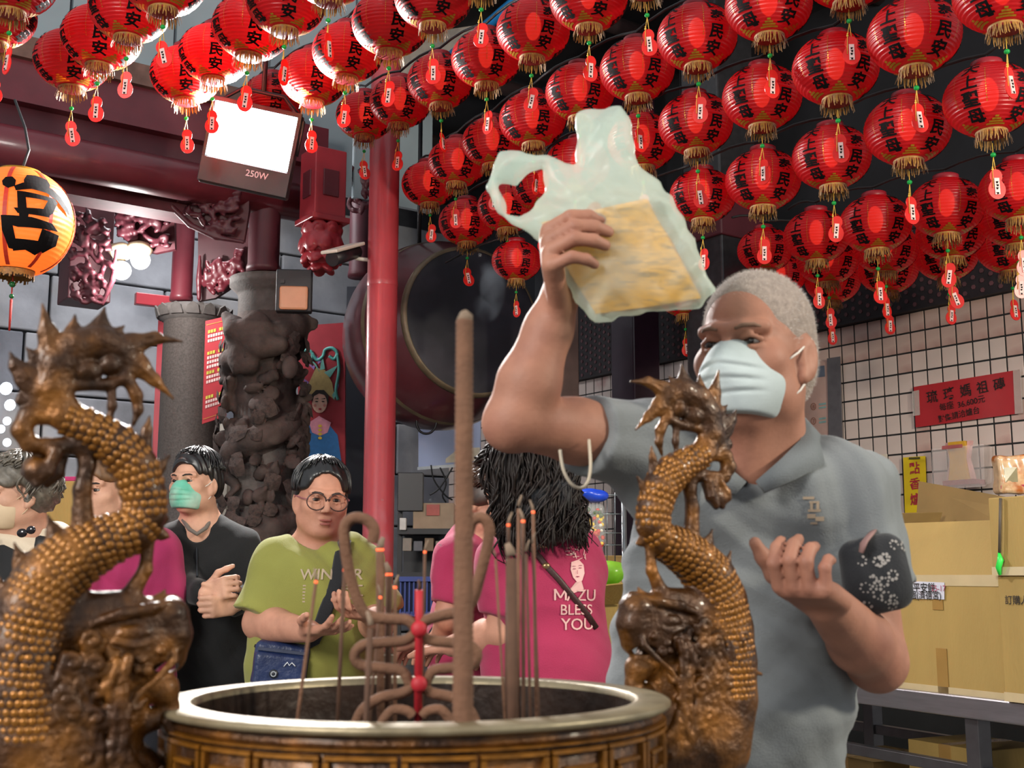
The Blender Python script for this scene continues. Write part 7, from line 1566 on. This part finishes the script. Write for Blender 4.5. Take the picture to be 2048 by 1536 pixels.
ls_ = thing('low_stand', 'dark low stand under the cartons right of the pink back', 'stand', (P(1200, 1330, 4.3).x, P(1200, 1330, 4.3).y, 0)); hs_ = P(1200, 1330, 4.15).z; lx = P(1200, 1330, 4.3)
MB().box((lx.x, lx.y+.1, hs_-.02), (.34, .75, .04), bev=.004).build('top', m_bs, ls_)
for sx_ in (-.14, .14):
    for sy_ in (-.2, .4): MB().box((lx.x+sx_, lx.y+sy_, (hs_-.04)/2), (.04, .04, hs_-.04)).build('leg', m_bs, ls_)
c2_ = box_px('carton', 'tall carton behind the green bag beside the grey shirt', 'carton', 1160, 1250, 1112, 1322, 4.52, .18, m_kraftd, 'box')
gb = thing('green_bag', 'crumpled translucent lime green bag on the carton', 'bag', P(1205, 1165, 4.1)); S = SDF(); S.ell(P(1205, 1150, 4.12), (.07, .06, .038)); S.ell(P(1225, 1142, 4.10), (.05, .05, .035), k=.02); S.disp = folds(.007, [(1, .2, .3, 80, .2, 1), (.3, .5, 1, 100, 2, .8)]); link('film', S.mesh(.005, 'film'), mat('bag_lime', '#9ccf4a', .25, var=.2, transl=.5), gb)
# cartons behind the left dragon
ts_ = thing('side_table', 'plain table under the carton at the left edge', 'table', (P(120, 1060, 5.8).x, P(120, 1060, 5.8).y, 0)); ht_ = P(120, 1060, 5.6).z; tx_ = P(120, 1060, 5.78)
MB().box((tx_.x, tx_.y, ht_-.02), (.6, .6, .04), bev=.004).build('top', m_kraftd, ts_)
for sx_ in (-.27, .27):
    for sy_ in (-.27, .27): MB().box((tx_.x+sx_, tx_.y+sy_, (ht_-.04)/2), (.04, .04, ht_-.04)).build('leg', m_kraftd, ts_)
box_px('carton', 'brown carton behind the grey haired head, left', 'carton', 75, 165, 962, 1060, 5.6, .35, m_kraft, 'box'); box_px('pink_cloth_roll', 'narrow magenta bundle on the carton at left', 'bundle', 88, 158, 953, 962, 5.66, .05, mat('magenta_cloth', '#b02868', .7), 'roll')
# ------------------------------------------------------------------ smoke drifting from the incense
def smoke_mat(name, dens, col):
    m = bpy.data.materials.new(name); m.use_nodes = True; nt = m.node_tree; N = nt.nodes; L = nt.links; N.remove(N['Principled BSDF'])
    v = N.new('ShaderNodeVolumeScatter'); v.inputs['Color'].default_value = (*col, 1); v.inputs['Anisotropy'].default_value = .3
    tc = N.new('ShaderNodeTexCoord'); mp = N.new('ShaderNodeMapping'); mp.inputs['Scale'].default_value = (26, 26, 11); n = N.new('ShaderNodeTexNoise'); n.inputs['Scale'].default_value = 1.0; n.inputs['Detail'].default_value = 4; n.inputs['Distortion'].default_value = 1.4
    mr = N.new('ShaderNodeMapRange'); mr.inputs[1].default_value = .48; mr.inputs[2].default_value = .75; mr.inputs[4].default_value = dens
    L.new(tc.outputs['Object'], mp.inputs['Vector']); L.new(mp.outputs[0], n.inputs['Vector']); L.new(n.outputs['Fac'], mr.inputs[0]); L.new(mr.outputs[0], v.inputs['Density']); L.new(v.outputs[0], N['Material Output'].inputs['Volume'])
    return m
m_smk = smoke_mat('incense_smoke', 5.0, (.80, .88, 1.0))
for i, (pts, rad, lab) in enumerate((
    ([(768, 1150, 1.42), (762, 1100, 1.42), (752, 1050, 1.44), (765, 1000, 1.46)], [.002, .012, .016, .001], 'blue smoke rising from the thick sticks beside the red pole'),
    ([(930, 632, 1.16), (945, 600, 1.18), (975, 625, 1.2), (985, 570, 1.22), (960, 510, 1.25)], [.002, .007, .010, .014, .001], 'thin smoke curling from the tip of the giant stick'),
    ([(1040, 1030, 1.38), (1075, 1000, 1.42), (1120, 985, 1.46), (1150, 950, 1.5)], [.002, .012, .016, .001], 'faint smoke drifting over the wavy dark hair'),
    ([(880, 1090, 1.4), (900, 1040, 1.42), (860, 1000, 1.44)], [.002, .012, .001], 'faint smoke wisp left of the giant stick'))):
    mb = MB(); mb.tube(smooth([P(*q_) for q_ in pts], 6), [np.interp(j, [6*k for k in range(len(rad))], rad) for j in range(6*(len(pts)-1)+1)], 12); o = mb.build('smoke_wisp', m_smk); tag(o, lab, 'smoke', kind='stuff')
